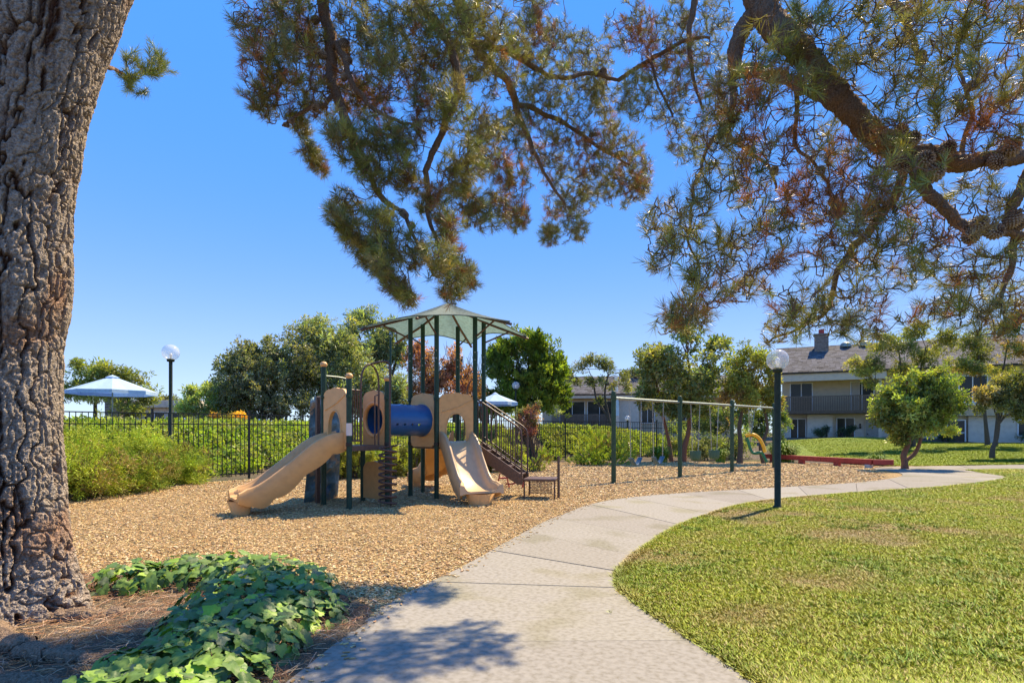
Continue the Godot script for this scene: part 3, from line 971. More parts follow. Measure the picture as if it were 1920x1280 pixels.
# limbs drawn by hand, then twigs grown to every foliage point from the nearest wood; returns [limb meshes, twig mesh, tufts]
func grow_bough(pine: Node3D, limbs: Array, blobs_: Array, per_blob: float, tufts: Array, colours: Array, brown_share: float, spread: float, bare := 0.0, size := 1.0) -> Wood:
	var w := Wood.new()
	for l in limbs:
		var pts: Array = []
		var rad: Array = []
		for q in l:
			pts.append(Vector3(q[0], q[1], q[2]))
		var sp := smooth3(pts, 5)
		for i in sp.size():
			var f := float(i) / 5.0
			var a: int = mini(int(f), l.size() - 1)
			var rr: float = lerpf(l[a][3], l[mini(a + 1, l.size() - 1)][3], f - a)
			var j := Vector3(fine_noise.get_noise_3dv(sp[i] * 9.0), fine_noise.get_noise_3dv(sp[i] * 9.0 + Vector3(31, 0, 0)), fine_noise.get_noise_3dv(sp[i] * 9.0 + Vector3(0, 47, 0))) * 0.05
			sp[i] += j
			rad.append(rr * (1.0 + 0.22 * fine_noise.get_noise_3dv(sp[i] * 40.0)))
			w.add(sp[i], w.p.size() - 1, rr)
		var b := MB.new()
		var fine_sp := smooth3(sp, 4)
		var fine_rad: Array = []
		for i in fine_sp.size():
			fine_rad.append(lerpf(rad[mini(i / 4, rad.size() - 1)], rad[mini(i / 4 + 1, rad.size() - 1)], (i % 4) / 4.0))
		b.tube(fine_sp, fine_rad, 26)
		for i in b.v.size():
			var rr: float = fine_rad[mini(i / (26 * 4), fine_rad.size() - 1)]
			var q := b.v[i]
			var bump := absf(fine_noise.get_noise_3dv(q * 75.0)) * 0.42 + fine_noise.get_noise_3dv(q * 190.0) * 0.16
			b.v[i] = q + b.n[i] * rr * (bump - 0.12)
			b.n[i] = (b.n[i] + Vector3(fine_noise.get_noise_3dv(q * 120.0), fine_noise.get_noise_3dv(q * 120.0 + Vector3(9, 0, 0)), fine_noise.get_noise_3dv(q * 120.0 + Vector3(0, 9, 0))) * 0.9).normalized()
		part(pine, "branch", b.mesh(), M.limb)
	# foliage points
	var pts2: Array = []
	for bl in blobs_:
		var r: float = bl[3]
		var n := int(ceil(per_blob * (0.6 + 2.5 * r)))
		for k in n:
			var u := on_ball() * pow(rng.randf(), 0.45) * spread
			pts2.append([Vector3(bl[0] + u.x * bl[3], bl[1] + u.y * bl[4], bl[2] + u.z * maxf(bl[5], 0.25)), 0.0])
	for q in pts2:
		q[1] = w.p[w.nearest(q[0])].distance_to(q[0])
	pts2.sort_custom(func(a, b): return a[1] < b[1])
	var twig := MB.new()
	var bufs: Array = []
	for t in tufts:
		bufs.append(PackedFloat32Array())
	for q in pts2:
		var goal: Vector3 = q[0]
		var s := w.nearest(goal)
		var from := w.p[s]
		var dist := from.distance_to(goal)
		var steps := clampi(int(dist / 0.06), 2, 9)
		var r0 := clampf(0.0035 + dist * 0.014, 0.0035, maxf(w.r[s] * 0.7, 0.004))
		var bend := Vector3(rng.randf_range(-1, 1), rng.randf_range(-1.2, 0.3), rng.randf_range(-1, 1)) * dist * 0.22
		var line: Array = [from]
		var rad: Array = [r0]
		var prev := s
		for k in range(1, steps + 1):
			var t := float(k) / steps
			var p := from.lerp(goal, t) + bend * sin(t * PI)
			if k < steps:
				p += Vector3(rng.randf_range(-1, 1), rng.randf_range(-1, 1), rng.randf_range(-1, 1)) * 0.007
			var rr := lerpf(r0, 0.003, t)
			line.append(p); rad.append(rr)
			prev = w.add(p, prev, rr)
		twig.tube(line, rad, 4, false)
		var dir: Vector3 = (line[steps] - line[steps - 1]).normalized()
		dir = (dir + Vector3(0, 0.35, 0) + on_ball() * 0.5).normalized()
		if rng.randf() < bare:
			continue
		var kk := rng.randi() % tufts.size()
		var patch := patch_noise.get_noise_3dv(goal * 1.6)
		var base: Color = colours[rng.randi() % colours.size()]
		if patch + rng.randf_range(-0.25, 0.25) > 0.42 - brown_share:
			base = Color(0.40, 0.17, 0.06)
		put(bufs[kk], along(dir, rng.randf() * TAU).scaled(Vector3.ONE * size * rng.randf_range(0.85, 1.3)), goal, tint(base, 0.3))
		if steps > 3 and rng.randf() < 0.75:
			var mid: Vector3 = line[steps - 1 - rng.randi() % 2]
			put(bufs[kk], along((dir + on_ball() * 0.9).normalized(), rng.randf() * TAU).scaled(Vector3.ONE * size * rng.randf_range(0.6, 0.9)), mid, tint(base, 0.3))
	part(pine, "twigs", twig.mesh(), M.limb).set_meta("kind", "stuff")
	for k in tufts.size():
		many(pine, "needles", tufts[k], M.needle, bufs[k])
	return w

func make_pine() -> void:
	var pine := thing("pine_tree", "large old pine with furrowed grey trunk and boughs full of cones overhead", "tree", Vector3(-3.64, 0, -4.15))
	# trunk: a furrowed surface of revolution around a leaning axis
	var cell := FastNoiseLite.new()
	cell.noise_type = FastNoiseLite.TYPE_CELLULAR
	cell.cellular_return_type = FastNoiseLite.RETURN_DISTANCE2_SUB
	cell.cellular_jitter = 1.0
	cell.fractal_type = FastNoiseLite.FRACTAL_NONE
	cell.frequency = 1.0
	cell.seed = 3
	var warp := FastNoiseLite.new()
	warp.seed = 9
	warp.frequency = 1.0
	warp.fractal_octaves = 3
	var fine := FastNoiseLite.new()
	fine.seed = 19
	fine.frequency = 1.0
	fine.fractal_octaves = 4
	var axis := [Vector3(-3.65, -0.15, -4.15), Vector3(-3.65, 0.3, -4.15), Vector3(-3.64, 1.0, -4.15), Vector3(-3.63, 1.9, -4.15), Vector3(-3.55, 2.8, -4.15), Vector3(-3.41, 3.6, -4.15), Vector3(-3.26, 4.2, -4.16), Vector3(-2.97, 4.9, -4.2), Vector3(-2.20, 5.9, -4.4), Vector3(-1.20, 7.1, -4.8), Vector3(0.20, 8.2, -5.2)]
	var ax := smooth3(axis, 12)
	var rows := 900
	var cols := 420
	var b := MB.new()
	var tot: float = ax.size() - 1
	for i in rows + 1:
		# most rows where the trunk is in view
		var f := float(i) / rows
		var s := (f / 0.9 * 0.68 if f < 0.9 else 0.68 + (f - 0.9) / 0.1 * 0.32) * tot
		var k := mini(int(s), ax.size() - 2)
		var c: Vector3 = ax[k].lerp(ax[k + 1], s - k)
		var y := c.y
		var r := 0.365 - 0.012 * y + 0.05 * ss(3.4, 4.4, y) - 0.16 * ss(4.6, 7.5, y) + 0.04 * exp(-pow((y - 2.35) / 0.35, 2.0))
		var flare := exp(-maxf(y, 0.0) / 0.42)
		for j in cols:
			var u := float(j) / cols
			# finer towards the eye
			var a := TAU * (u + 0.075 * sin(TAU * u)) - PI * 0.5
			var ca := cos(a); var sa := -sin(a)
			var lobe := 0.55 + 0.45 * sin(a * 5.0 + 1.3) * 0.6 + 0.25 * sin(a * 3.0 + 0.4)
			var rr := r + flare * (0.09 + 0.16 * lobe)
			var q := Vector3(ca * 0.36, y, sa * 0.36)
			var wv := Vector3(warp.get_noise_3dv(q * 2.6), warp.get_noise_3dv(q * 2.6 + Vector3(17, 5, 3)), 0.0)
			var sx := q.x + 0.05 * sin(y * 1.1) + wv.x * 0.05
			var sz := q.z + wv.y * 0.05
			# long wavy furrows, cut across here and there into plates
			var v1 := absf(fine.get_noise_3d(sx * 5.2, q.y * 0.42 + wv.y * 0.22, sz * 5.2))
			var cc := Vector3(sx * 7.0 + wv.x * 0.9, q.y * 1.5 + wv.y * 0.9, sz * 7.0)
			var e := cell.get_noise_3dv(cc) + 1.0
			var cc2 := Vector3(sx * 17.0 + wv.y * 1.2, q.y * 3.4 + wv.x * 1.3, sz * 17.0)
			var e2 := cell.get_noise_3dv(cc2) + 1.0
			var fnz := fine.get_noise_3d(q.x * 36.0, q.y * 20.0, q.z * 36.0)
			var fur := ss(0.0, 0.085, v1)
			var crack := ss(0.01, 0.10, e)
			var plate := fur * (0.72 + 0.28 * crack)
			var sub := ss(0.01, 0.09, e2)
			var grain := fine.get_noise_3d(q.x * 70.0, q.y * 9.0, q.z * 70.0)
			var slab := cell.get_noise_3d(floor(cc.x) * 0.0 + cc.x * 0.5, cc.y * 0.5, cc.z * 0.5)
			var hgt := plate * 0.058 + sub * plate * 0.010 + fnz * 0.009 + grain * 0.006 + slab * 0.010 + warp.get_noise_3dv(q * 3.0) * 0.008
			rr += hgt - 0.042
			b.v.append(c + Vector3(ca * rr, 0.0, sa * rr))
			b.n.append(Vector3(ca, 0, sa))
			var grey := Color(0.39, 0.35, 0.32).lerp(Color(0.56, 0.52, 0.485), clampf(0.5 + fnz * 1.2 + grain * 0.8, 0, 1))
			var rust := Color(0.20, 0.10, 0.07)
			var red := ss(0.1, 0.5, warp.get_noise_3dv(q * 1.3 + Vector3(0, 9, 0)))
			b.c.append(rust.lerp(grey.lerp(Color(0.45, 0.29, 0.21), red * 0.75), fur * (0.75 + 0.25 * crack) * (0.85 + 0.15 * sub)))
	for i in rows:
		for j in cols:
			var j2 := (j + 1) % cols
			var s0 := i * cols + j; var s1 := i * cols + j2; var t0 := s0 + cols; var t1 := s1 + cols
			b.ix.append_array([s0, s1, t1, s0, t1, t0])
	# normals from the displaced surface
	for i in rows + 1:
		for j in cols:
			var s0 := i * cols + j
			var du := b.v[i * cols + (j + 1) % cols] - b.v[i * cols + (j + cols - 1) % cols]
			var dv := b.v[mini(i + 1, rows) * cols + j] - b.v[maxi(i - 1, 0) * cols + j]
			var nn := du.cross(dv).normalized()
			if nn.dot(b.n[s0]) < 0.0:
				nn = -nn
			b.n[s0] = nn
	var p0 := b.v[0]; var p1 := b.v[1]; var p2 := b.v[cols + 1]
	if (p1 - p0).cross(p2 - p0).dot(b.n[0]) > 0.0:
		for q in range(0, b.ix.size(), 3):
			var t := b.ix[q + 1]; b.ix[q + 1] = b.ix[q + 2]; b.ix[q + 2] = t
	part(pine, "trunk", b.mesh(), M.bark)
	# the scar of a lost branch
	var kn := MB.new()
	var ko := Vector3(-3.42, 2.72, -3.80)
	for k in 5:
		var ring: Array = []
		for q in 15:
			var an := TAU * q / 14.0
			var rr := 0.022 + k * 0.012 + 0.006 * sin(an * 3.0 + k)
			ring.append(ko + Vector3(cos(an) * rr, sin(an) * rr * 1.15, -0.012 * k + 0.02 - cos(an) * rr * 0.2))
		kn.tube(ring, [0.009], 6, false)
	part(pine, "knot", kn.mesh(), mat(Color(0.36, 0.25, 0.13), 0.9)).set_meta("label", "pale round scar of a lost branch")
	# surface roots
	for rt: Array in [
		[Vector3(-3.35, 0.12, -3.72), Vector3(-2.9, 0.10, -3.45), Vector3(-2.6, 0.085, -3.32), Vector3(-2.25, 0.03, -3.3), Vector3(-2.0, -0.06, -3.25)],
		[Vector3(-3.5, 0.12, -3.7), Vector3(-3.0, 0.08, -3.2), Vector3(-2.72, 0.07, -3.02), Vector3(-2.35, 0.03, -3.0), Vector3(-2.1, -0.05, -2.9)],
		[Vector3(-3.5, 0.1, -3.7), Vector3(-3.15, 0.06, -3.1), Vector3(-2.9, 0.03, -2.75), Vector3(-2.6, 0.0, -2.6)],
		[Vector3(-2.0, -0.05, -3.25), Vector3(-1.6, 0.0, -3.2), Vector3(-1.42, 0.04, -3.3), Vector3(-1.25, 0.05, -3.47), Vector3(-1.12, -0.03, -3.62)],
		[Vector3(-3.1, 0.1, -4.0), Vector3(-2.75, 0.05, -4.15), Vector3(-2.4, 0.0, -4.35)]]:
		var sp := smooth3(rt, 24)
		var rad: Array = []
		for i in sp.size():
			var f := float(i) / (sp.size() - 1)
			sp[i] += Vector3(0, fine.get_noise_3dv(sp[i] * 7.0), fine.get_noise_3dv(sp[i] * 7.0 + Vector3(3, 3, 3))) * 0.05
			rad.append((0.085 if rt[0].x < -2.5 else 0.05) * (1.0 - 0.35 * f) * (1.0 + 0.5 * fine.get_noise_3dv(sp[i] * 16.0)))
		var m := MB.new()
		m.col = Color(0.36, 0.28, 0.22)
		m.tube(sp, rad, 22)
		for q in m.v.size():
			var p := m.v[q]
			var w := fine.get_noise_3dv(p * 14.0) * 0.028 + fine.get_noise_3dv(p * 45.0) * 0.010
			p += m.n[q] * w
			p.y = p.y * 0.62 - 0.015
			m.v[q] = p
			m.n[q] = (m.n[q] + Vector3(fine.get_noise_3dv(p * 30.0), fine.get_noise_3dv(p * 30.0 + Vector3(5, 0, 0)), fine.get_noise_3dv(p * 30.0 + Vector3(0, 5, 0))) * 0.9).normalized()
		part(pine, "root", m.mesh(), M.bark)
	# boughs
	var tufts := [tuft_mesh(95, 1, 0.115), tuft_mesh(75, 2, 0.105), tuft_mesh(60, 3, 0.125)]
	var thin_tufts := [tuft_mesh(56, 4, 0.115), tuft_mesh(46, 5, 0.105), tuft_mesh(40, 6, 0.125)]
	var greens := [Color(0.27, 0.29, 0.065), Color(0.33, 0.33, 0.08), Color(0.21, 0.25, 0.07), Color(0.37, 0.32, 0.10), Color(0.28, 0.235, 0.09)]
	var wood_mid := grow_bough(pine, [[[-1.60,5.58,-4.40,0.064],[-1.44,5.02,-4.40,0.056],[-1.41,4.54,-4.40,0.044],[-1.38,4.25,-4.40,0.042],[-1.35,3.96,-4.40,0.040],[-1.28,3.71,-4.40,0.034],[-1.19,3.48,-4.40,0.028],[-1.07,3.23,-4.40,0.024],[-0.94,3.03,-4.40,0.020],[-0.82,2.94,-4.40,0.016],[-0.68,2.66,-4.40,0.012],[-0.58,2.46,-4.40,0.008]],[[-1.35,4.18,-4.40,0.024],[-1.29,4.18,-4.35,0.024],[-1.20,3.98,-4.30,0.021],[-1.16,3.83,-4.30,0.020],[-1.06,3.73,-4.30,0.016],[-0.86,3.59,-4.30,0.012],[-0.63,3.52,-4.35,0.008]],[[-1.36,3.84,-4.40,0.018],[-1.44,3.76,-4.40,0.016],[-1.52,3.71,-4.40,0.014],[-1.75,3.62,-4.45,0.009]],[[-1.06,5.68,-4.50,0.061],[-0.82,4.86,-4.50,0.045],[-0.70,4.58,-4.50,0.037],[-0.54,4.44,-4.60,0.036],[-0.41,4.05,-4.55,0.031],[-0.47,3.81,-4.55,0.029],[-0.55,3.58,-4.55,0.026],[-0.65,3.37,-4.55,0.023],[-0.67,3.21,-4.55,0.021],[-0.63,2.95,-4.55,0.017],[-0.60,2.83,-4.55,0.014],[-0.52,2.59,-4.55,0.008]],[[-0.79,6.26,-5.40,0.069],[-0.50,5.35,-5.50,0.055],[-0.36,5.02,-5.60,0.046],[-0.22,4.94,-5.80,0.042],[-0.07,4.91,-6.00,0.040],[0.05,4.78,-6.20,0.037],[0.15,4.56,-6.40,0.029],[0.30,4.26,-6.50,0.021],[0.60,3.89,-6.60,0.012]],[[-0.36,5.02,-5.60,0.031],[0.00,5.18,-6.00,0.030],[0.41,5.20,-6.40,0.026],[0.84,5.33,-6.60,0.024],[1.20,5.27,-6.60,0.018]],[[0.05,4.78,-6.20,0.028],[0.47,4.79,-6.50,0.025],[0.91,4.60,-6.70,0.019],[1.36,4.40,-6.80,0.012]],[[1.20,5.27,-6.60,0.024],[1.49,5.31,-6.30,0.023],[1.72,5.35,-6.10,0.019],[2.02,5.34,-6.00,0.013]],[[1.49,5.31,-6.30,0.017],[1.55,4.85,-6.10,0.014],[1.64,4.52,-6.00,0.011]]], [[-1.86,4.21,-4.27,0.14,0.14,0.14],[-1.74,3.88,-4.17,0.13,0.13,0.13],[-1.87,3.79,-4.38,0.11,0.11,0.11],[-1.65,4.29,-4.21,0.18,0.18,0.18],[-1.51,3.90,-4.15,0.16,0.16,0.16],[-1.55,4.29,-4.38,0.17,0.17,0.17],[-1.47,4.37,-4.74,0.17,0.17,0.17],[-1.57,3.97,-4.66,0.14,0.14,0.14],[-1.31,4.04,-4.64,0.18,0.18,0.18],[-1.08,4.21,-4.26,0.18,0.18,0.18],[-0.90,4.36,-4.48,0.19,0.19,0.19],[-0.62,4.27,-4.29,0.18,0.18,0.18],[-0.41,4.48,-4.53,0.19,0.19,0.19],[-0.23,4.80,-5.06,0.19,0.19,0.19],[-0.93,3.93,-4.25,0.16,0.16,0.16],[-1.12,3.94,-4.75,0.16,0.16,0.16],[-0.81,4.20,-4.68,0.20,0.20,0.20],[-0.56,4.28,-4.75,0.20,0.20,0.20],[-0.38,4.60,-5.18,0.20,0.20,0.20],[-0.15,4.63,-5.39,0.21,0.21,0.21],[0.00,5.19,-5.86,0.19,0.19,0.19],[0.24,5.64,-6.53,0.24,0.24,0.24],[0.50,5.90,-6.87,0.21,0.21,0.21],[0.83,5.89,-7.00,0.22,0.22,0.22],[1.02,5.64,-7.02,0.19,0.19,0.19],[0.34,5.09,-6.31,0.26,0.26,0.26],[0.74,5.34,-6.82,0.29,0.29,0.29],[1.06,5.18,-6.87,0.22,0.22,0.22],[0.17,4.77,-6.34,0.24,0.24,0.24],[0.53,4.74,-6.51,0.27,0.27,0.27],[0.92,4.73,-6.73,0.28,0.28,0.28],[1.18,4.48,-6.46,0.21,0.21,0.21],[1.47,4.51,-7.05,0.19,0.19,0.19],[0.31,4.51,-6.78,0.26,0.26,0.26],[0.62,4.39,-6.78,0.28,0.28,0.28],[0.96,4.25,-6.61,0.25,0.25,0.25],[1.28,4.25,-7.04,0.23,0.23,0.23],[1.48,4.14,-6.80,0.12,0.12,0.12],[0.83,4.11,-7.02,0.20,0.20,0.20],[0.57,4.00,-6.98,0.18,0.18,0.18],[0.71,3.65,-6.76,0.15,0.15,0.15],[0.42,3.53,-6.60,0.10,0.10,0.10],[-0.05,4.33,-5.93,0.19,0.19,0.19],[-0.20,3.82,-5.42,0.16,0.16,0.16],[0.00,3.76,-5.75,0.17,0.17,0.17],[-0.15,3.39,-5.46,0.15,0.15,0.15],[-0.34,3.28,-5.30,0.13,0.13,0.13],[0.05,3.44,-5.79,0.11,0.11,0.11],[-1.20,3.37,-4.13,0.11,0.11,0.11],[-1.16,3.53,-4.54,0.12,0.12,0.12],[-0.94,3.45,-4.30,0.12,0.12,0.12],[-0.81,3.54,-4.47,0.13,0.13,0.13],[-0.81,3.24,-4.43,0.11,0.11,0.11],[-1.03,3.20,-4.34,0.11,0.11,0.11],[-1.35,3.14,-4.80,0.13,0.13,0.13],[-1.23,2.81,-4.24,0.06,0.06,0.06],[-1.16,2.74,-4.39,0.09,0.09,0.09],[-0.93,2.81,-4.24,0.11,0.11,0.11],[-1.12,2.67,-4.54,0.07,0.07,0.07],[-0.94,2.63,-4.29,0.10,0.10,0.10],[-0.75,2.65,-4.35,0.13,0.13,0.13],[-0.63,3.12,-4.63,0.12,0.12,0.12],[-0.49,2.85,-4.47,0.11,0.11,0.11],[-0.47,3.36,-4.71,0.12,0.12,0.12],[-0.42,3.36,-5.14,0.13,0.13,0.13],[-0.34,3.48,-4.69,0.14,0.14,0.14],[-0.53,2.52,-4.18,0.12,0.12,0.12],[-0.42,2.59,-4.57,0.11,0.11,0.11],[-0.37,2.65,-5.15,0.08,0.08,0.08],[-0.48,2.45,-4.75,0.09,0.09,0.09],[-0.85,2.39,-4.27,0.09,0.09,0.09],[-0.79,2.31,-4.33,0.06,0.06,0.06],[-0.92,2.46,-4.22,0.06,0.06,0.06],[-0.28,3.99,-5.18,0.17,0.17,0.17],[-0.44,3.72,-4.35,0.14,0.14,0.14],[-0.67,3.85,-4.59,0.15,0.15,0.15],[-1.72,3.80,-4.73,0.06,0.06,0.06],[-1.60,3.52,-4.77,0.06,0.06,0.06],[0.24,5.99,-6.60,0.18,0.18,0.18],[-0.82,4.99,-4.77,0.26,0.26,0.26],[-0.34,4.88,-4.63,0.25,0.25,0.25],[-1.25,4.59,-4.30,0.23,0.23,0.23],[-1.82,5.00,-4.78,0.22,0.22,0.22],[0.24,6.49,-6.63,0.36,0.36,0.36],[1.21,5.48,-6.05,0.25,0.25,0.25],[1.68,5.65,-6.37,0.30,0.30,0.30],[2.02,5.57,-6.17,0.29,0.29,0.29],[1.60,5.19,-6.29,0.26,0.26,0.26],[1.90,5.00,-5.98,0.28,0.28,0.28],[1.24,4.69,-5.91,0.19,0.19,0.19],[1.65,4.67,-6.07,0.23,0.23,0.23],[2.09,4.51,-5.88,0.22,0.22,0.22],[1.86,4.27,-6.03,0.20,0.20,0.20]], 120.0, thin_tufts, greens, 0.10, 1.14, 0.46, 0.64)
	var wood_right := grow_bough(pine, [[[1.49,5.03,-3.90,0.092],[1.57,4.31,-3.80,0.086],[1.61,3.94,-3.70,0.084],[1.70,3.72,-3.60,0.079],[1.84,3.54,-3.60,0.075],[1.98,3.37,-3.60,0.075],[2.11,3.24,-3.60,0.072],[2.25,3.11,-3.60,0.069],[2.44,3.02,-3.60,0.062],[2.65,2.97,-3.60,0.056],[2.89,2.97,-3.60,0.049],[3.14,3.01,-3.60,0.043],[3.44,3.07,-3.60,0.029]],[[2.44,3.02,-3.60,0.043],[2.46,2.89,-3.55,0.040],[2.51,2.78,-3.55,0.037],[2.64,2.62,-3.55,0.035],[2.80,2.54,-3.55,0.029],[3.10,2.49,-3.55,0.026],[3.36,2.47,-3.55,0.019]],[[1.60,4.03,-3.75,0.055],[1.52,3.89,-3.80,0.052],[1.46,3.68,-3.80,0.045],[1.60,3.61,-3.75,0.041],[1.75,3.52,-3.70,0.035],[1.89,3.39,-3.65,0.030],[2.00,3.28,-3.60,0.023]],[[1.45,3.67,-3.80,0.024],[1.43,3.44,-3.85,0.021],[1.45,3.29,-3.90,0.018],[1.58,3.21,-3.95,0.014],[1.72,3.10,-3.95,0.011],[1.76,2.92,-3.95,0.008]],[[1.43,3.33,-3.85,0.014],[1.31,3.18,-3.90,0.012],[1.22,2.96,-3.95,0.011],[1.20,2.69,-4.00,0.009],[1.27,2.43,-4.00,0.007],[1.24,2.18,-4.00,0.005]],[[2.42,2.97,-3.60,0.029],[2.40,2.83,-3.62,0.028],[2.33,2.70,-3.65,0.027],[2.20,2.53,-3.70,0.024],[2.10,2.33,-3.75,0.019],[2.05,2.11,-3.80,0.015],[1.95,2.02,-3.85,0.011],[1.70,1.91,-3.90,0.006]],[[3.46,3.19,-3.70,0.034],[3.15,2.84,-3.60,0.036],[3.08,2.64,-3.60,0.029],[3.09,2.45,-3.60,0.023],[3.01,2.19,-3.60,0.013],[2.91,1.99,-3.60,0.007]],[[2.34,4.39,-3.90,0.035],[2.56,4.07,-3.85,0.028],[2.59,3.86,-3.80,0.021],[2.63,3.72,-3.80,0.014]],[[1.82,3.71,-3.70,0.024],[1.81,3.49,-3.75,0.015],[1.87,3.20,-3.80,0.012],[2.02,2.96,-3.80,0.010],[2.07,2.72,-3.80,0.007]],[[2.75,2.97,-3.60,0.016],[2.88,3.36,-3.70,0.013],[2.86,3.66,-3.75,0.010],[2.87,3.89,-3.80,0.007]],[[2.05,6.63,-6.10,0.050],[1.91,5.83,-6.00,0.038],[1.80,5.40,-6.00,0.027],[1.85,4.96,-6.00,0.019],[1.93,4.58,-5.90,0.012]]], [[2.06,3.33,-3.78,0.12,0.12,0.12],[2.08,2.86,-3.37,0.11,0.11,0.11],[2.09,2.64,-3.16,0.10,0.10,0.10],[1.85,2.40,-3.18,0.12,0.12,0.12],[1.45,2.28,-3.26,0.11,0.11,0.11],[1.53,3.53,-3.66,0.13,0.13,0.13],[1.75,3.33,-3.39,0.11,0.11,0.11],[2.06,3.43,-3.34,0.11,0.11,0.11],[2.10,3.00,-3.21,0.09,0.09,0.09],[1.55,2.23,-3.79,0.09,0.09,0.09],[1.49,2.52,-3.43,0.11,0.11,0.11],[2.09,2.41,-3.29,0.11,0.11,0.11],[1.74,2.29,-3.19,0.10,0.10,0.10],[2.37,2.40,-3.19,0.10,0.10,0.10],[2.49,3.17,-3.26,0.11,0.11,0.11],[2.51,3.88,-3.59,0.13,0.13,0.13],[2.57,3.64,-3.25,0.12,0.12,0.12],[2.71,3.12,-3.18,0.10,0.10,0.10],[1.70,3.57,-3.47,0.11,0.11,0.11],[1.11,2.66,-3.31,0.09,0.09,0.09],[1.45,3.06,-3.80,0.12,0.12,0.12],[1.26,3.21,-3.23,0.12,0.12,0.12],[1.30,3.15,-3.49,0.11,0.11,0.11],[1.26,3.00,-3.65,0.11,0.11,0.11],[1.43,3.54,-3.42,0.12,0.12,0.12],[1.79,3.99,-3.79,0.14,0.14,0.14],[1.86,3.73,-3.46,0.16,0.16,0.16],[1.98,3.59,-3.31,0.14,0.14,0.14],[1.99,3.48,-3.42,0.11,0.11,0.11],[2.14,3.47,-3.17,0.14,0.14,0.14],[2.55,3.58,-3.42,0.14,0.14,0.14],[2.68,3.56,-3.31,0.14,0.14,0.14],[3.19,3.71,-3.73,0.12,0.12,0.12],[2.99,3.52,-3.69,0.12,0.12,0.12],[2.53,3.45,-3.47,0.11,0.11,0.11],[2.13,3.21,-3.17,0.10,0.10,0.10],[1.45,3.14,-3.32,0.11,0.11,0.11],[1.56,2.96,-3.31,0.11,0.11,0.11],[1.37,2.83,-3.29,0.11,0.11,0.11],[1.62,2.74,-3.30,0.13,0.13,0.13],[2.03,3.06,-3.72,0.11,0.11,0.11],[1.77,2.66,-3.24,0.14,0.14,0.14],[1.91,2.58,-3.18,0.10,0.10,0.10],[1.98,2.70,-3.75,0.12,0.12,0.12],[1.66,2.61,-3.52,0.12,0.12,0.12],[1.52,2.82,-3.79,0.11,0.11,0.11],[0.87,2.54,-3.41,0.09,0.09,0.09],[1.05,2.49,-3.74,0.12,0.12,0.12],[0.88,2.38,-3.58,0.08,0.08,0.08],[1.13,2.57,-3.66,0.12,0.12,0.12],[1.26,2.39,-3.63,0.12,0.12,0.12],[1.07,2.19,-3.47,0.11,0.11,0.11],[1.14,2.09,-3.21,0.09,0.09,0.09],[0.96,1.99,-3.29,0.07,0.07,0.07],[1.01,2.01,-3.72,0.07,0.07,0.07],[1.19,2.03,-3.73,0.08,0.08,0.08],[1.43,2.53,-3.75,0.10,0.10,0.10],[1.62,2.07,-3.37,0.09,0.09,0.09],[1.82,2.02,-3.58,0.09,0.09,0.09],[1.70,1.96,-3.67,0.10,0.10,0.10],[1.95,2.11,-3.57,0.09,0.09,0.09],[2.14,2.34,-3.68,0.09,0.09,0.09],[1.97,1.95,-3.49,0.06,0.06,0.06],[2.21,2.12,-3.58,0.07,0.07,0.07],[2.26,1.94,-3.60,0.07,0.07,0.07],[2.21,2.30,-3.32,0.11,0.11,0.11],[2.66,2.36,-3.75,0.12,0.12,0.12],[2.88,2.33,-3.77,0.12,0.12,0.12],[2.62,2.23,-3.20,0.10,0.10,0.10],[3.23,2.23,-3.78,0.12,0.12,0.12],[2.95,2.13,-3.78,0.12,0.12,0.12],[2.61,2.05,-3.58,0.10,0.10,0.10],[2.63,1.92,-3.18,0.09,0.09,0.09],[2.58,2.63,-3.73,0.11,0.11,0.11],[2.12,2.54,-3.23,0.08,0.08,0.08],[2.95,2.88,-3.78,0.10,0.10,0.10],[3.00,2.70,-3.58,0.12,0.12,0.12],[2.73,2.93,-3.19,0.08,0.08,0.08],[2.61,3.02,-3.26,0.08,0.08,0.08],[2.59,3.18,-3.56,0.07,0.07,0.07],[3.20,2.46,-3.52,0.19,0.19,0.19],[3.30,2.13,-3.64,0.20,0.20,0.20],[3.45,3.56,-3.75,0.20,0.20,0.20],[1.62,3.85,-3.29,0.18,0.18,0.18],[2.12,3.74,-3.15,0.17,0.17,0.17],[1.93,6.13,-6.25,0.34,0.34,0.34]], 46.0, thin_tufts, greens, 0.19, 1.22, 0.60, 0.72)
	# boughs behind the trunk and the leaders that carry the rest
	grow_bough(pine, [[[-3.5, 4.2, -4.4, 0.06], [-4.15, 5.0, -5.8, 0.035], [-4.75, 5.7, -7.2, 0.012]], [[-3.2, 4.6, -4.4, 0.06], [-5.2, 5.6, -6.5, 0.04], [-6.3, 5.5, -7.1, 0.02]]],
		[[-4.55, 5.75, -7.2, 0.22, 0.16, 0.25], [-4.35, 5.85, -7.2, 0.2, 0.15, 0.25], [-4.7, 5.6, -7.2, 0.15, 0.12, 0.2], [-6.3, 5.5, -7.2, 0.3, 0.3, 0.3], [-5.9, 6.2, -7.2, 0.4, 0.4, 0.3]], 14.0, tufts, [Color(0.22, 0.27, 0.05), Color(0.28, 0.30, 0.06)], -0.3, 1.0)
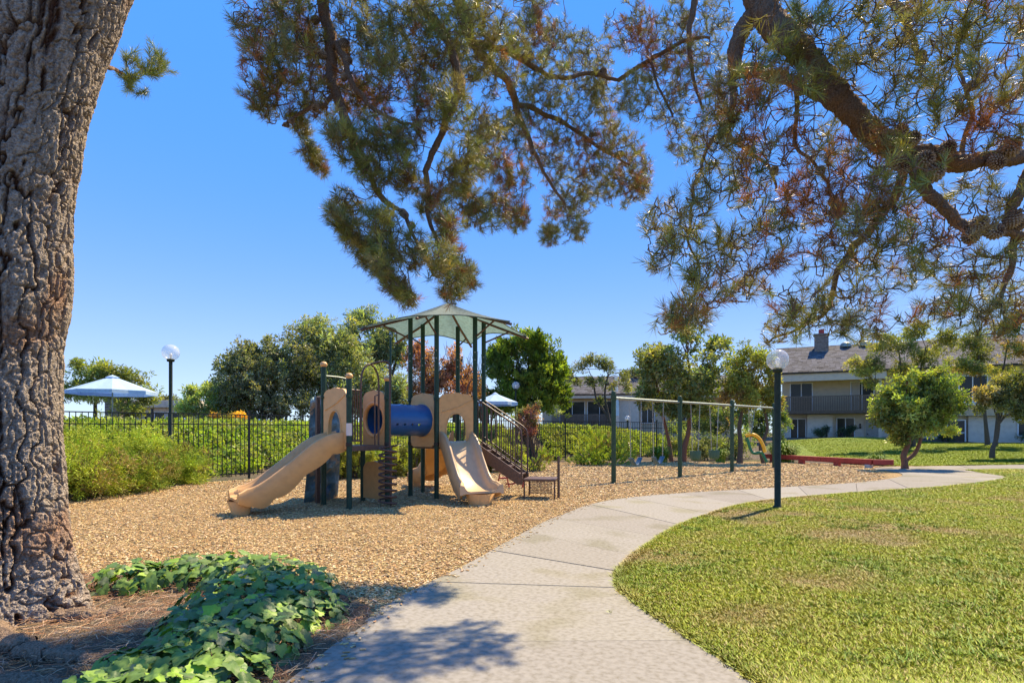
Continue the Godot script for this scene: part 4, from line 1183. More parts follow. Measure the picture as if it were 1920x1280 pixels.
	for l in [[Vector3(-1.2, 7.1, -4.8), Vector3(-1.55, 6.4, -4.5), Vector3(-1.6, 5.55, -4.4)], [Vector3(-1.0, 7.25, -4.9), Vector3(-1.05, 6.5, -4.6), Vector3(-1.06, 5.65, -4.5)], [Vector3(-0.4, 7.7, -5.0), Vector3(-0.75, 7.0, -5.3), Vector3(-0.79, 6.25, -5.4)], [Vector3(0.2, 8.2, -5.2), Vector3(1.3, 6.9, -4.6), Vector3(1.5, 5.0, -3.9)], [Vector3(0.2, 8.2, -5.2), Vector3(1.6, 7.4, -5.9), Vector3(2.05, 6.6, -6.1)], [Vector3(0.8, 7.6, -4.9), Vector3(2.2, 5.9, -4.2), Vector3(2.34, 4.4, -3.9)]]:
		var m := MB.new()
		m.tube(smooth3(l, 6), [0.1, 0.1, 0.095, 0.095, 0.09, 0.09, 0.088, 0.086, 0.084, 0.082, 0.08, 0.08, 0.08], 10)
		part(pine, "branch", m.mesh(), M.limb)
	# cones
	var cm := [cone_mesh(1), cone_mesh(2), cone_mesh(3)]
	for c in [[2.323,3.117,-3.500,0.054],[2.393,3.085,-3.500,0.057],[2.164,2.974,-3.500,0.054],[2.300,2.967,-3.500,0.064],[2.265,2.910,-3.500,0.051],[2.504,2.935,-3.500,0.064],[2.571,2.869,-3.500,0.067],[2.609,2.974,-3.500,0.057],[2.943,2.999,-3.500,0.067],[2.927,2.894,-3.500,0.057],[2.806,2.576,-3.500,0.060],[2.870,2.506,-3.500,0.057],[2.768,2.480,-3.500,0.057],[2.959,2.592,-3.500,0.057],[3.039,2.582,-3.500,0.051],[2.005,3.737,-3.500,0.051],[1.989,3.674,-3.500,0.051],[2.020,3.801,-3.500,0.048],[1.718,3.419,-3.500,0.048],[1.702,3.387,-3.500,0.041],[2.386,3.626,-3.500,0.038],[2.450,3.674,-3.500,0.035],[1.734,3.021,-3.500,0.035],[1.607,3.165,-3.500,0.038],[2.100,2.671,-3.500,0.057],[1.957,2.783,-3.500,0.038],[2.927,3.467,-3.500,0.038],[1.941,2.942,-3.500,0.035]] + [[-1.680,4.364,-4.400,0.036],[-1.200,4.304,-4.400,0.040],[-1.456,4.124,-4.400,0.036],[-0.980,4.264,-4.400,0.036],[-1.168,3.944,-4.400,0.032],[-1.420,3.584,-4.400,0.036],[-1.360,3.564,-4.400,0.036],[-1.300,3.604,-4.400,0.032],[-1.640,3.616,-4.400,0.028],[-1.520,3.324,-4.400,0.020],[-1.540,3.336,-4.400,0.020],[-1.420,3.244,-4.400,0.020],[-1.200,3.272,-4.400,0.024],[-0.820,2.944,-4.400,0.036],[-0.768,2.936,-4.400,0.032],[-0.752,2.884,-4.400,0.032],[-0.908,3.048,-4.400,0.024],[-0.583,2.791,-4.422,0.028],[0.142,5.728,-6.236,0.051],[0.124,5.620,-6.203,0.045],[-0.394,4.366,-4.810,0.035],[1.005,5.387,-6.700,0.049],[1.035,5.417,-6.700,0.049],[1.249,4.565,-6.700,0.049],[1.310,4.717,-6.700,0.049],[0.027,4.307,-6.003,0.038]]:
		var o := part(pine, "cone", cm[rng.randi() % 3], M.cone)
		var w: Wood = wood_right if c[0] > 1.4 and c[2] > -3.9 else wood_mid
		var want := Vector3(c[0], c[1], c[2])
		var best := 0
		for i in w.p.size():
			# the nearest wood, nearness along the line of sight counting little
			var e := w.p[i] - want
			e.z *= 0.35
			var eb := w.p[best] - want
			eb.z *= 0.35
			if w.r[i] > 0.005 and e.length_squared() < eb.length_squared():
				best = i
		var dir := (on_ball() * 0.6 + Vector3(0, -0.4, 0.55) + (want - w.p[best]).normalized() * 0.8).normalized()
		o.position = w.p[best] + dir * (c[3] * 0.85 + w.r[best]) - pine.position
		o.basis = along(dir, rng.randf() * TAU).scaled(Vector3.ONE * c[3] * 0.9)

# ---------------------------------------------------------------- trees and shrubs
func clump_mesh(count: int, sd: int, leaf: float, slim: float, up := 0.0, round_ := 0.5) -> ArrayMesh:
	# a sprig of unit size: folded leaves standing off a few twigs
	var r := RandomNumberGenerator.new()
	r.seed = sd
	var b := MB.new()
	for k in count:
		var z := r.randf_range(-1.0, 1.0)
		var a := r.randf() * TAU
		var q := sqrt(1.0 - z * z)
		var o := Vector3(q * cos(a), z, q * sin(a)) * pow(r.randf(), 0.5) * round_
		var d := (o.normalized() * 0.6 + Vector3(r.randf_range(-1, 1), r.randf_range(-1, 1), r.randf_range(-1, 1)) * 0.8 + Vector3(0, up, 0)).normalized()
		var s := d.cross(Vector3(r.randf_range(-1, 1), r.randf_range(-1, 1), r.randf_range(-1, 1))).normalized()
		var f := d.cross(s) * leaf * 0.14
		var ln := leaf * r.randf_range(0.7, 1.2)
		var g := r.randf_range(0.5, 1.5)
		b.col = Color(g * r.randf_range(0.9, 1.15), g, g * r.randf_range(0.85, 1.15))
		var m := o + d * ln * 0.45
		b.tri(o, m + s * ln * slim + f, o + d * ln, f + s * 0.01)
		b.tri(o, m - s * ln * slim + f, o + d * ln, f - s * 0.01)
	return b.mesh()

func spray_mesh(count: int, sd: int, thin: float, open: float) -> ArrayMesh:
	# a feathery shoot of unit length along y
	var r := RandomNumberGenerator.new()
	r.seed = sd
	var b := MB.new()
	for k in count:
		var t := r.randf()
		var o := Vector3(0, t * 0.75, 0)
		var a := r.randf() * TAU
		var lean := open * r.randf_range(0.5, 1.2)
		var d := Vector3(sin(lean) * cos(a), cos(lean), sin(lean) * sin(a))
		var ln := 0.34 * r.randf_range(0.6, 1.2) * (1.15 - 0.6 * t)
		var s := d.cross(on_ball()).normalized() * thin * 0.5
		var g := r.randf_range(0.7, 1.25)
		b.col = Color(g, g, g)
		b.tri(o - s, o + s, o + d * ln, d.cross(s))
		b.tri(o + d * ln * 0.3, o + d * ln * 0.55 + s * 2.2, o + d * ln * 0.95, d.cross(s))
	return b.mesh()

func limb(b: MB, from: Vector3, to: Vector3, r0: float, r1: float, sag := 0.1) -> void:
	var pts: Array = []
	var rad: Array = []
	var n := 6
	var ln := from.distance_to(to)
	for i in n + 1:
		var t := float(i) / n
		var j := Vector3(fine_noise.get_noise_3dv(from * 3.0 + Vector3(t * 5.0, 0, 0)), 0, fine_noise.get_noise_3dv(from * 3.0 + Vector3(0, t * 5.0, 9))) * ln * 0.16 * sin(t * PI)
		pts.append(from.lerp(to, t) + Vector3(0, sag * ln * sin(t * PI), 0) + j)
		rad.append(lerpf(r0, r1, t))
	b.tube(pts, rad, 7, false)

# foliage spread through ellipsoids: o = {mesh, size, dens, cols, mat, fill, up}
func foliage(t: Node3D, called: String, bl: Array, o: Dictionary) -> void:
	var buf := PackedFloat32Array()
	var size: float = o.size
	var cols: Array = o.cols
	for b in bl:
		var c := Vector3(b[0], b[1], b[2])
		var r := Vector3(b[3], b[4], b[5])
		var area: float = r.x * r.y + r.y * r.z + r.x * r.z
		var n := int(area / (size * size) * o.get("dens", 1.0) * 4.2) + 4
		var subs: Array = []
		var ns := int(clampf(n / 22.0, 4.0, 40.0))
		for k in ns:
			var u := on_ball()
			u.y = u.y * 0.9 + 0.1
			subs.append([u * pow(rng.randf(), o.get("fill", 0.4)) * 0.78, cols[rng.randi() % cols.size()], rng.randf_range(0.85, 1.15)])
		for k in n:
			var sb: Array = subs[rng.randi() % ns]
			var p: Vector3 = sb[0] + on_ball() * pow(rng.randf(), 0.5) * o.get("sub", 0.58)
			var w := c + p * r
			if rng.randf() < 0.05:
				w = c + p.normalized() * r * rng.randf_range(1.0, 1.3)
			if w.y < H(w.x, -w.z) + 0.03:
				continue
			var dir: Vector3 = (p + Vector3(0, o.get("up", 0.2), 0) + on_ball() * o.get("wild", 0.6)).normalized()
			var col: Color = sb[1]
			var g: float = sb[2]
			put(buf, along(dir, rng.randf() * TAU).scaled(Vector3.ONE * size * rng.randf_range(0.5, 1.4)), w, tint(Color(col.r * g, col.g * g, col.b * g) * o.get("gain", 2.7), 0.22))
	many(t, called, o.mesh, o.get("mat", M.leaf), buf)

func tree(called: String, label: String, base: Vector3, stems: Array, bl: Array, o: Dictionary, group := "") -> Node3D:
	var t := thing(called, label, "tree", base, group)
	var b := MB.new()
	var ends: Array = []
	for s in stems:
		var pts := smooth3(s.p, 5)
		var rad: Array = []
		for i in pts.size():
			var f := float(i) / (pts.size() - 1)
			var flare := 1.0 + 0.6 * exp(-f * 14.0) if s.get("foot", true) else 1.0
			rad.append(lerpf(s.r, s.r * s.get("taper", 0.5), f) * flare * (1.0 + 0.12 * fine_noise.get_noise_3dv(pts[i] * 14.0)))
			if f > 0.45:
				ends.append([pts[i], rad[i]])
		b.tube(pts, rad, 10, false)
	for q in bl:
		var c := Vector3(q[0], q[1], q[2])
		var best: Array = ends[0]
		for e in ends:
			if e[0].distance_to(c) < best[0].distance_to(c):
				best = e
		limb(b, best[0], c + Vector3(0, q[4] * 0.25, 0), best[1] * 0.6, 0.012)
		for k in int(o.get("twigs", 3)):
			var u := on_ball() * 0.75
			limb(b, c.lerp(best[0], 0.25), c + Vector3(u.x * q[3], absf(u.y) * q[4], u.z * q[5]), best[1] * 0.3, 0.008)
	part(t, "trunk", b.mesh(), o.get("bark", M.grey_bark))
	foliage(t, "crown", bl, o)
	return t

func g(x: float, d: float, up := 0.0) -> Vector3:
	return V(x, H(x, d) + up, d)

func make_trees() -> void:
	var small := clump_mesh(22, 41, 0.46, 0.24)
	var slim := clump_mesh(24, 42, 0.56, 0.13)
	var broad := clump_mesh(20, 43, 0.48, 0.26)
	var plume := clump_mesh(26, 44, 0.5, 0.18, 1.3, 0.42)
	var stem := func(x: float, d: float, top: float, r: float, lean := 0.0): return {"p": [g(x, d, -0.2), g(x + lean * 0.2, d, top * 0.35), g(x + lean * 0.6, d, top * 0.7), g(x + lean, d, top)], "r": r}
	tree("evergreen_tree", "dark evergreen tree beyond the fence, left of the silvery one", g(-12.8, 30), [stem.call(-12.8, 30.0, 3.4, 0.2, 0.3)], [[-13.91,4.33,-30.00,1.10,1.25,1.18],[-13.09,5.01,-30.00,1.10,1.25,1.18],[-12.27,3.78,-30.00,1.57,1.88,1.73],[-13.36,2.96,-30.00,1.72,1.25,1.49],[-14.45,3.10,-30.00,1.10,1.25,1.18],[-11.45,4.60,-30.00,1.25,1.57,1.41],[-11.32,2.69,-30.00,1.25,0.94,1.10],[-13.50,5.47,-30.00,0.50,0.75,0.63],[-12.41,5.55,-30.00,0.44,0.75,0.60],[-12.82,2.15,-30.00,1.88,0.63,1.25]],
		{"mesh": small, "size": 0.34, "gain": 3.2, "dens": 0.95, "cols": [Color(0.09, 0.092, 0.055), Color(0.12, 0.12, 0.07), Color(0.15, 0.145, 0.085), Color(0.10, 0.105, 0.06)], "mat": M.leaf}, "trees beyond the fence")
	tree("round_topped_tree", "small round topped tree at the left edge of the tree group", g(-18.8, 38), [stem.call(-18.8, 38.0, 2.4, 0.2)], [[-18.83,4.37,-38.00,0.97,0.69,0.83],[-19.07,3.58,-38.00,1.04,0.97,1.00],[-17.96,3.93,-38.00,0.86,0.86,0.86]],
		{"mesh": small, "size": 0.36, "dens": 1.3, "cols": [Color(0.09, 0.11, 0.045), Color(0.12, 0.135, 0.06)]}, "trees beyond the fence")
	tree("silvery_tree", "silvery grey green tree behind the tan slide tower", g(-9.8, 32), [stem.call(-10.2, 32.0, 3.6, 0.2, -0.4), stem.call(-9.4, 32.0, 3.9, 0.17, 0.6)], [[-10.47,5.98,-32.00,1.47,1.40,1.43],[-11.35,4.53,-32.00,1.40,1.75,1.57],[-9.89,4.53,-32.00,1.75,2.09,1.92],[-9.02,5.84,-32.00,1.05,1.57,1.31],[-9.02,3.37,-32.00,2.09,1.57,1.83],[-10.76,6.80,-32.00,0.91,0.63,0.77],[-7.85,3.95,-32.00,1.40,1.92,1.66],[-6.98,2.78,-32.00,1.40,1.05,1.22],[-6.40,3.66,-32.00,0.87,1.40,1.13]],
		{"mesh": slim, "size": 0.36, "dens": 1.0, "gain": 2.1, "cols": [Color(0.22, 0.235, 0.14), Color(0.27, 0.28, 0.17), Color(0.16, 0.18, 0.10), Color(0.23, 0.23, 0.115)]}, "trees beyond the fence")
	tree("drooping_tree", "tallest drooping grey green tree behind the shade canopy", g(-8.9, 38), [stem.call(-8.9, 38.0, 5.6, 0.22, 0.3), stem.call(-8.5, 38.0, 5.0, 0.14, 1.0)], [[-9.67,8.66,-38.00,0.91,1.08,0.99],[-10.19,7.55,-38.00,0.99,1.49,1.24],[-8.98,6.86,-38.00,1.24,1.66,1.45],[-8.22,7.62,-38.00,0.83,1.08,0.95],[-7.53,6.52,-38.00,0.83,1.45,1.14],[-9.33,5.83,-38.00,1.66,1.24,1.45],[-7.08,7.90,-38.00,0.58,0.83,0.70]],
		{"mesh": slim, "size": 0.40, "dens": 0.9, "gain": 2.1, "cols": [Color(0.18, 0.20, 0.11), Color(0.22, 0.24, 0.14), Color(0.13, 0.15, 0.08)], "up": -0.3}, "trees beyond the fence")
	var plum := tree("red_leaved_tree", "thin red leaved tree seen between the canopy posts", g(-3.9, 34), [stem.call(-4.4, 34.0, 3.6, 0.13, -0.6), stem.call(-3.4, 34.0, 4.6, 0.13, 0.5)], [[-5.41,5.35,-34.00,0.82,1.30,1.06],[-4.79,4.11,-34.00,1.19,1.48,1.34],[-3.86,3.65,-34.00,1.19,1.48,1.34],[-3.40,5.04,-34.00,0.74,1.19,0.96],[-2.47,4.05,-34.00,1.11,1.48,1.30],[-1.76,3.43,-34.00,0.82,0.93,0.87],[-5.87,3.80,-34.00,0.74,1.11,0.93],[-5.50,6.28,-34.00,0.52,0.67,0.59]],
		{"mesh": small, "size": 0.30, "dens": 0.7, "cols": [Color(0.20, 0.085, 0.06), Color(0.26, 0.12, 0.08), Color(0.17, 0.10, 0.06), Color(0.30, 0.16, 0.11)], "twigs": 7}, "trees beyond the fence")
	# bare upper twigs of the plum
	var tw := MB.new()
	for k in 70:
		var o := g(rng.randf_range(-4.6, -1.6), rng.randf_range(33, 35), rng.randf_range(2.4, 3.4))
		limb(tw, o, o + Vector3(rng.randf_range(-0.7, 0.7), rng.randf_range(0.8, 2.1), rng.randf_range(-0.4, 0.4)), 0.025, 0.006, 0.0)
	part(plum, "twigs", tw.mesh(), M.grey_bark).set_meta("kind", "stuff")
	tree("rounded_tree", "large bright green rounded tree standing right of the canopy", g(0.75, 28), [stem.call(0.75, 28.0, 3.0, 0.2)], [[0.64,5.14,-28.00,1.16,1.16,1.16],[1.22,5.53,-28.00,0.92,0.67,0.79],[-0.25,4.51,-28.00,0.92,1.16,1.04],[1.78,4.51,-28.00,0.86,1.47,1.16],[0.00,3.49,-28.00,1.22,1.37,1.30],[1.27,3.49,-28.00,1.37,1.53,1.45],[2.16,3.06,-28.00,0.67,1.22,0.95],[-0.71,3.11,-28.00,0.55,0.92,0.73],[0.64,2.55,-28.00,1.68,0.76,1.22],[-0.38,5.27,-28.00,0.55,0.67,0.61]],
		{"mesh": plume, "size": 0.36, "dens": 1.35, "cols": [Color(0.085, 0.12, 0.022), Color(0.125, 0.16, 0.03), Color(0.06, 0.085, 0.022), Color(0.16, 0.195, 0.035)], "up": 0.9, "wild": 0.25, "sub": 0.5, "fill": 0.3}, "trees beyond the fence")
	tree("flat_topped_tree", "airy flat topped tree in front of the distant house", g(5.6, 36), [{"p": [g(6.2, 36, -0.2), g(5.9, 36, 1.0), g(5.2, 36, 2.0), g(5.0, 36, 3.3)], "r": 0.1}, {"p": [g(6.2, 36, -0.2), g(5.9, 36, 1.2), g(5.7, 36, 2.4), g(5.9, 36, 3.6)], "r": 0.09}], [[4.25,5.42,-36.00,0.82,0.52,0.67],[5.24,5.65,-36.00,0.85,0.52,0.69],[6.05,5.26,-36.00,0.59,0.52,0.56],[3.76,4.54,-36.00,0.52,0.39,0.46],[5.89,4.28,-36.00,0.59,0.39,0.49],[4.75,4.34,-36.00,0.52,0.29,0.41],[6.81,4.77,-36.00,0.52,0.39,0.46],[7.13,4.02,-36.00,0.46,0.33,0.39],[5.40,3.30,-36.00,0.46,0.33,0.39]],
		{"mesh": slim, "size": 0.30, "dens": 0.55, "cols": [Color(0.12, 0.125, 0.06), Color(0.155, 0.15, 0.075), Color(0.09, 0.10, 0.05)], "twigs": 5}, "trees beyond the fence")
	tree("glossy_tree", "broad dark glossy tree rising behind the middle of the swings", g(7.6, 26), [{"p": [g(7.6, 26, -0.2), g(7.65, 26, 0.6), g(7.85, 26, 1.5), g(7.9, 26, 3.2)], "r": 0.14}, {"p": [g(7.2, 26.4, -0.2), g(7.1, 26.4, 0.7), g(6.9, 26.4, 1.6), g(6.6, 26.4, 2.8)], "r": 0.1}], [[6.85,4.75,-26.00,1.09,0.99,1.04],[7.75,5.34,-26.00,0.83,0.78,0.81],[6.38,3.69,-26.00,1.25,1.17,1.21],[7.80,3.69,-26.00,1.51,1.30,1.40],[8.98,3.92,-26.00,0.99,1.30,1.14],[6.85,2.51,-26.00,1.43,0.78,1.10],[8.27,2.51,-26.00,1.35,0.78,1.07],[9.10,5.11,-26.00,0.57,0.57,0.57],[5.91,4.40,-26.00,0.62,0.73,0.68],[5.72,2.98,-26.00,0.47,0.73,0.60],[7.45,6.00,-26.00,0.42,0.47,0.44]],
		{"mesh": broad, "size": 0.30, "dens": 0.8, "cols": [Color(0.07, 0.09, 0.04), Color(0.10, 0.12, 0.05), Color(0.13, 0.145, 0.06), Color(0.17, 0.165, 0.07)], "bark": M.red_bark, "twigs": 4}, "trees around the playground")
	tree("yellow_green_tree", "yellow green tree just behind the lamp at the end of the swings", g(10.2, 25), [{"p": [g(9.7, 25, -0.2), g(9.75, 25, 0.8), g(9.7, 25, 1.6), g(9.9, 25, 2.6)], "r": 0.12}, {"p": [g(10.8, 25, -0.2), g(10.6, 25, 0.7), g(10.9, 25, 1.5), g(10.7, 25, 2.6)], "r": 0.09}], [[10.00,3.82,-25.00,0.83,1.05,0.94],[10.68,3.14,-25.00,0.70,1.05,0.88],[9.77,2.69,-25.00,0.75,0.75,0.75],[10.45,4.55,-25.00,0.70,0.70,0.70],[9.32,2.91,-25.00,0.60,1.00,0.80],[11.09,3.82,-25.00,0.35,0.75,0.55],[11.25,2.80,-25.00,0.35,0.50,0.43]],
		{"mesh": slim, "size": 0.28, "dens": 0.95, "cols": [Color(0.19, 0.19, 0.05), Color(0.15, 0.16, 0.045), Color(0.24, 0.21, 0.07), Color(0.17, 0.12, 0.06)], "twigs": 4}, "trees around the playground")
	tree("forked_tree", "round crowned tree with forked orange trunk at the bend of the path", g(13.95, 20.8), [{"p": [g(13.95, 20.8, -0.1), g(13.93, 20.8, 0.25), g(13.9, 20.8, 0.5), g(14.05, 20.8, 0.9), g(14.0, 20.75, 1.4), g(13.85, 20.7, 2.0)], "r": 0.12, "taper": 0.55}, {"p": [g(13.95, 20.8, 0.3), g(14.25, 20.75, 0.55), g(14.4, 20.7, 0.95), g(14.5, 20.7, 1.5), g(14.65, 20.7, 2.1)], "r": 0.075, "foot": false}], [[13.74,2.45,-20.70,0.85,0.85,0.85],[14.68,2.64,-20.70,0.85,0.85,0.85],[15.21,2.26,-20.70,0.65,0.81,0.73],[14.30,1.79,-20.70,1.06,0.65,0.85],[13.55,1.79,-20.70,0.69,0.69,0.69],[13.23,2.22,-20.70,0.45,0.57,0.51],[14.72,3.20,-20.70,0.53,0.33,0.43],[13.96,3.07,-20.70,0.45,0.37,0.41],[15.02,1.51,-20.70,0.57,0.45,0.51],[13.59,1.22,-20.70,0.41,0.37,0.39]],
		{"mesh": broad, "size": 0.22, "dens": 1.3, "cols": [Color(0.105, 0.125, 0.035), Color(0.16, 0.18, 0.05), Color(0.075, 0.09, 0.03), Color(0.20, 0.21, 0.06)], "bark": M.red_bark, "fill": 0.3}, "trees around the playground")
	tree("lawn_tree", "small olive brown tree on the lawn mound at the right edge", g(21.3, 26), [{"p": [g(21.3, 26, -0.1), g(21.32, 26, 0.4), g(21.5, 26, 0.9), g(21.6, 26, 1.5)], "r": 0.12}], [[21.75,2.98,-26.00,0.90,0.78,0.84],[22.34,3.40,-26.00,0.71,0.78,0.74],[21.32,2.51,-26.00,0.61,0.52,0.57],[22.50,2.27,-26.00,0.71,0.66,0.69],[21.08,3.03,-26.00,0.43,0.43,0.43],[22.93,2.86,-26.00,0.71,0.95,0.83]],
		{"mesh": small, "size": 0.26, "dens": 1.2, "cols": [Color(0.13, 0.125, 0.045), Color(0.18, 0.165, 0.06), Color(0.10, 0.10, 0.04), Color(0.21, 0.16, 0.08)]}, "trees around the playground")
	tree("airy_tree", "thin airy tree before the house roof, above the round crowned tree", g(22.3, 33), [{"p": [g(22.3, 33, -0.1), g(22.3, 33, 2.0), g(22.0, 33, 3.6), g(21.8, 33, 5.4)], "r": 0.11, "taper": 0.3}, {"p": [g(22.6, 33, -0.1), g(22.7, 33, 2.2), g(22.9, 33, 3.8), g(23.3, 33, 5.6)], "r": 0.1, "taper": 0.3}, {"p": [g(22.4, 33, 1.5), g(21.4, 33, 2.9), g(20.5, 33, 3.6)], "r": 0.06, "foot": false}], [[20.40,5.23,-33.00,1.08,0.66,0.87],[19.74,4.63,-33.00,0.66,0.66,0.66],[21.60,6.07,-33.00,1.08,0.78,0.93],[22.80,6.97,-33.00,1.20,0.66,0.93],[21.00,6.67,-33.00,0.78,0.48,0.63],[23.40,5.77,-33.00,0.96,0.78,0.87],[24.60,6.37,-33.00,1.08,0.78,0.93],[22.20,4.87,-33.00,0.84,0.48,0.66],[20.40,4.03,-33.00,0.60,0.36,0.48],[19.20,5.23,-33.00,0.42,0.36,0.39]],
		{"mesh": slim, "size": 0.28, "dens": 0.62, "cols": [Color(0.16, 0.155, 0.05), Color(0.20, 0.19, 0.065), Color(0.11, 0.115, 0.045), Color(0.24, 0.20, 0.07)], "twigs": 6}, "airy trees before the house")
	tree("airy_tree", "thin airy tree before the house roof at the right edge of the view", g(26.8, 33), [{"p": [g(26.8, 33, -0.1), g(26.6, 33, 2.0), g(26.4, 33, 3.8), g(26.2, 33, 5.6)], "r": 0.11, "taper": 0.3}, {"p": [g(27.2, 33, -0.1), g(27.4, 33, 2.2), g(27.6, 33, 3.8), g(27.9, 33, 5.8)], "r": 0.1, "taper": 0.3}], [[26.10,6.43,-33.00,1.08,0.78,0.93],[27.30,6.97,-33.00,1.08,0.78,0.93],[28.20,6.07,-33.00,0.84,0.84,0.84],[25.80,4.87,-33.00,0.96,0.60,0.78],[27.60,4.87,-33.00,0.96,0.48,0.72],[24.96,5.11,-33.00,0.66,0.60,0.63],[28.56,7.57,-33.00,0.84,0.66,0.75],[26.70,5.59,-33.00,0.90,0.48,0.69]],
		{"mesh": slim, "size": 0.28, "dens": 0.62, "cols": [Color(0.16, 0.155, 0.05), Color(0.20, 0.19, 0.065), Color(0.11, 0.115, 0.045), Color(0.20, 0.14, 0.06)], "twigs": 6}, "airy trees before the house")
	tree("pool_tree", "soft green tree behind the white pool umbrella", g(-25.0, 36), [stem.call(-25.6, 36.0, 2.6, 0.16), stem.call(-23.6, 36.0, 2.2, 0.12)], [[-25.85,4.87,-36.00,1.18,0.72,0.95],[-24.87,5.26,-36.00,0.92,0.59,0.75],[-23.56,4.54,-36.00,1.18,0.72,0.95],[-26.51,3.95,-36.00,1.31,0.92,1.11],[-22.58,3.56,-36.00,0.92,0.72,0.82],[-24.87,3.46,-36.00,1.64,0.82,1.23],[-26.77,5.19,-36.00,0.46,0.59,0.52],[-23.89,2.81,-36.00,1.31,0.65,0.98]],
		{"mesh": slim, "size": 0.38, "dens": 1.0, "cols": [Color(0.17, 0.18, 0.05), Color(0.21, 0.22, 0.075), Color(0.14, 0.15, 0.05)]}, "trees beyond the fence")
	tree("pale_tree", "low pale green tree right of the lamp behind the fence", g(-15.8, 30), [stem.call(-15.8, 30.0, 1.4, 0.1)], [[-16.23,3.02,-30.00,0.60,0.60,0.60],[-15.27,3.02,-30.00,0.76,0.76,0.76],[-15.82,2.36,-30.00,1.09,0.49,0.79],[-16.50,3.35,-30.00,0.27,0.33,0.30],[-15.55,3.56,-30.00,0.27,0.35,0.31],[-16.77,2.47,-30.00,0.44,0.44,0.44],[-14.78,2.47,-30.00,0.49,0.55,0.52]],
		{"mesh": slim, "size": 0.32, "dens": 1.0, "cols": [Color(0.21, 0.24, 0.08), Color(0.25, 0.26, 0.10), Color(0.17, 0.19, 0.07)], "up": 0.7}, "trees beyond the fence")
	tree("distant_tree", "far hazy tree above the low pool building", g(-45.0, 75), [stem.call(-45.0, 75.0, 3.0, 0.25), stem.call(-43.0, 75.0, 3.0, 0.25)], [[-46.02,4.98,-75.00,1.64,0.68,1.16],[-44.32,5.46,-75.00,1.36,0.61,0.99],[-42.61,5.05,-75.00,1.64,0.68,1.16],[-47.59,4.91,-75.00,1.09,0.61,0.85]],
		{"mesh": small, "size": 0.7, "dens": 1.1, "cols": [Color(0.11, 0.12, 0.06), Color(0.14, 0.14, 0.075)]})
	tree("screen_tree", "leafy tree filling the gap between the swings and the house", g(14.0, 38), [stem.call(13.2, 38.0, 2.0, 0.12), stem.call(15.2, 38.0, 2.4, 0.12)], [[14.51,2.20,-38.00,1.38,0.90,1.14],[15.89,1.75,-38.00,1.04,1.04,1.04],[13.13,2.03,-38.00,1.38,0.97,1.17],[11.40,1.68,-38.00,1.38,0.76,1.07],[16.58,2.65,-38.00,0.83,1.04,0.93],[17.34,1.68,-38.00,0.55,0.97,0.76],[15.20,3.06,-38.00,0.90,0.83,0.86]],
		{"mesh": small, "size": 0.32, "dens": 0.9, "cols": [Color(0.10, 0.12, 0.045), Color(0.15, 0.17, 0.06), Color(0.08, 0.09, 0.04)]}, "trees around the playground")
	tree("distant_tree", "far dark trees seen low behind the canopy posts", g(-6.0, 60), [stem.call(-8.0, 60.0, 3.0, 0.25), stem.call(-2.5, 60.0, 3.0, 0.25)], [[-4.36,3.54,-60.00,2.18,0.76,1.47],[5.45,7.35,-60.00,0.55,0.55,0.55],[12.55,7.35,-60.00,1.64,0.76,1.20],[-2.18,3.81,-60.00,1.36,0.87,1.12],[-10.91,3.81,-60.00,2.18,0.76,1.47]],
		{"mesh": small, "size": 0.6, "dens": 1.1, "cols": [Color(0.08, 0.09, 0.045), Color(0.11, 0.11, 0.06)]})

func shrub(called: String, label: String, cat: String, bl: Array, o: Dictionary, group := "") -> void:
	var c := Vector3(bl[0][0], 0, bl[0][2])
	c.y = H(c.x, -c.z)
	var t := thing(called, label, cat, c, group)
	var b := MB.new()
	for q in bl:
		for k in 5:
			var f := V(q[0] + rng.randf_range(-0.3, 0.3) * q[3], 0, -q[2] + rng.randf_range(-0.3, 0.3) * q[5])
			f.y = H(f.x, -f.z) - 0.05
			limb(b, f, Vector3(q[0] + rng.randf_range(-0.6, 0.6) * q[3], q[1] + rng.randf_range(0.1, 0.6) * q[4], q[2] + rng.randf_range(-0.6, 0.6) * q[5]), 0.03, 0.008)
	part(t, "stem", b.mesh(), M.grey_bark)
	foliage(t, "foliage", bl, o)

# a fountain of long arching leaves
func strap_plant(label: String, at: Vector3, r: float, h: float, n: int, cols: Array, group: String) -> void:
	var t := thing("strappy_plant", label, "plant", at, group)
	var b := MB.new()
	for k in n:
		var a := rng.randf() * TAU
		var dir := Vector3(cos(a), 0, sin(a))
		var reach := r * rng.randf_range(0.35, 1.05)
		var top := h * rng.randf_range(0.6, 1.1) * (1.1 - 0.4 * reach / r)
		var o := at + dir * rng.randf() * r * 0.45
		o.y = H(o.x, -o.z) - 0.02
		var side := dir.cross(Vector3.UP) * rng.randf_range(0.014, 0.024)
		var prev := o
		b.col = tint(cols[rng.randi() % cols.size()], 0.25)
		for s in range(1, 6):
			var u := s / 5.0
			var p := o + dir * reach * u * u * 0.9 + Vector3(0, top * sin(u * 2.1) / 1.0, 0)
			var w := side * (1.0 - u * u * 0.9)
			b.quad(prev - side * (1.0 - (u - 0.2) * (u - 0.2) * 0.9), prev + side * (1.0 - (u - 0.2) * (u - 0.2) * 0.9), p + w, p - w, Vector3.UP)
			prev = p
	part(t, "leaves", b.mesh(), M.blade).set_meta("kind", "stuff")

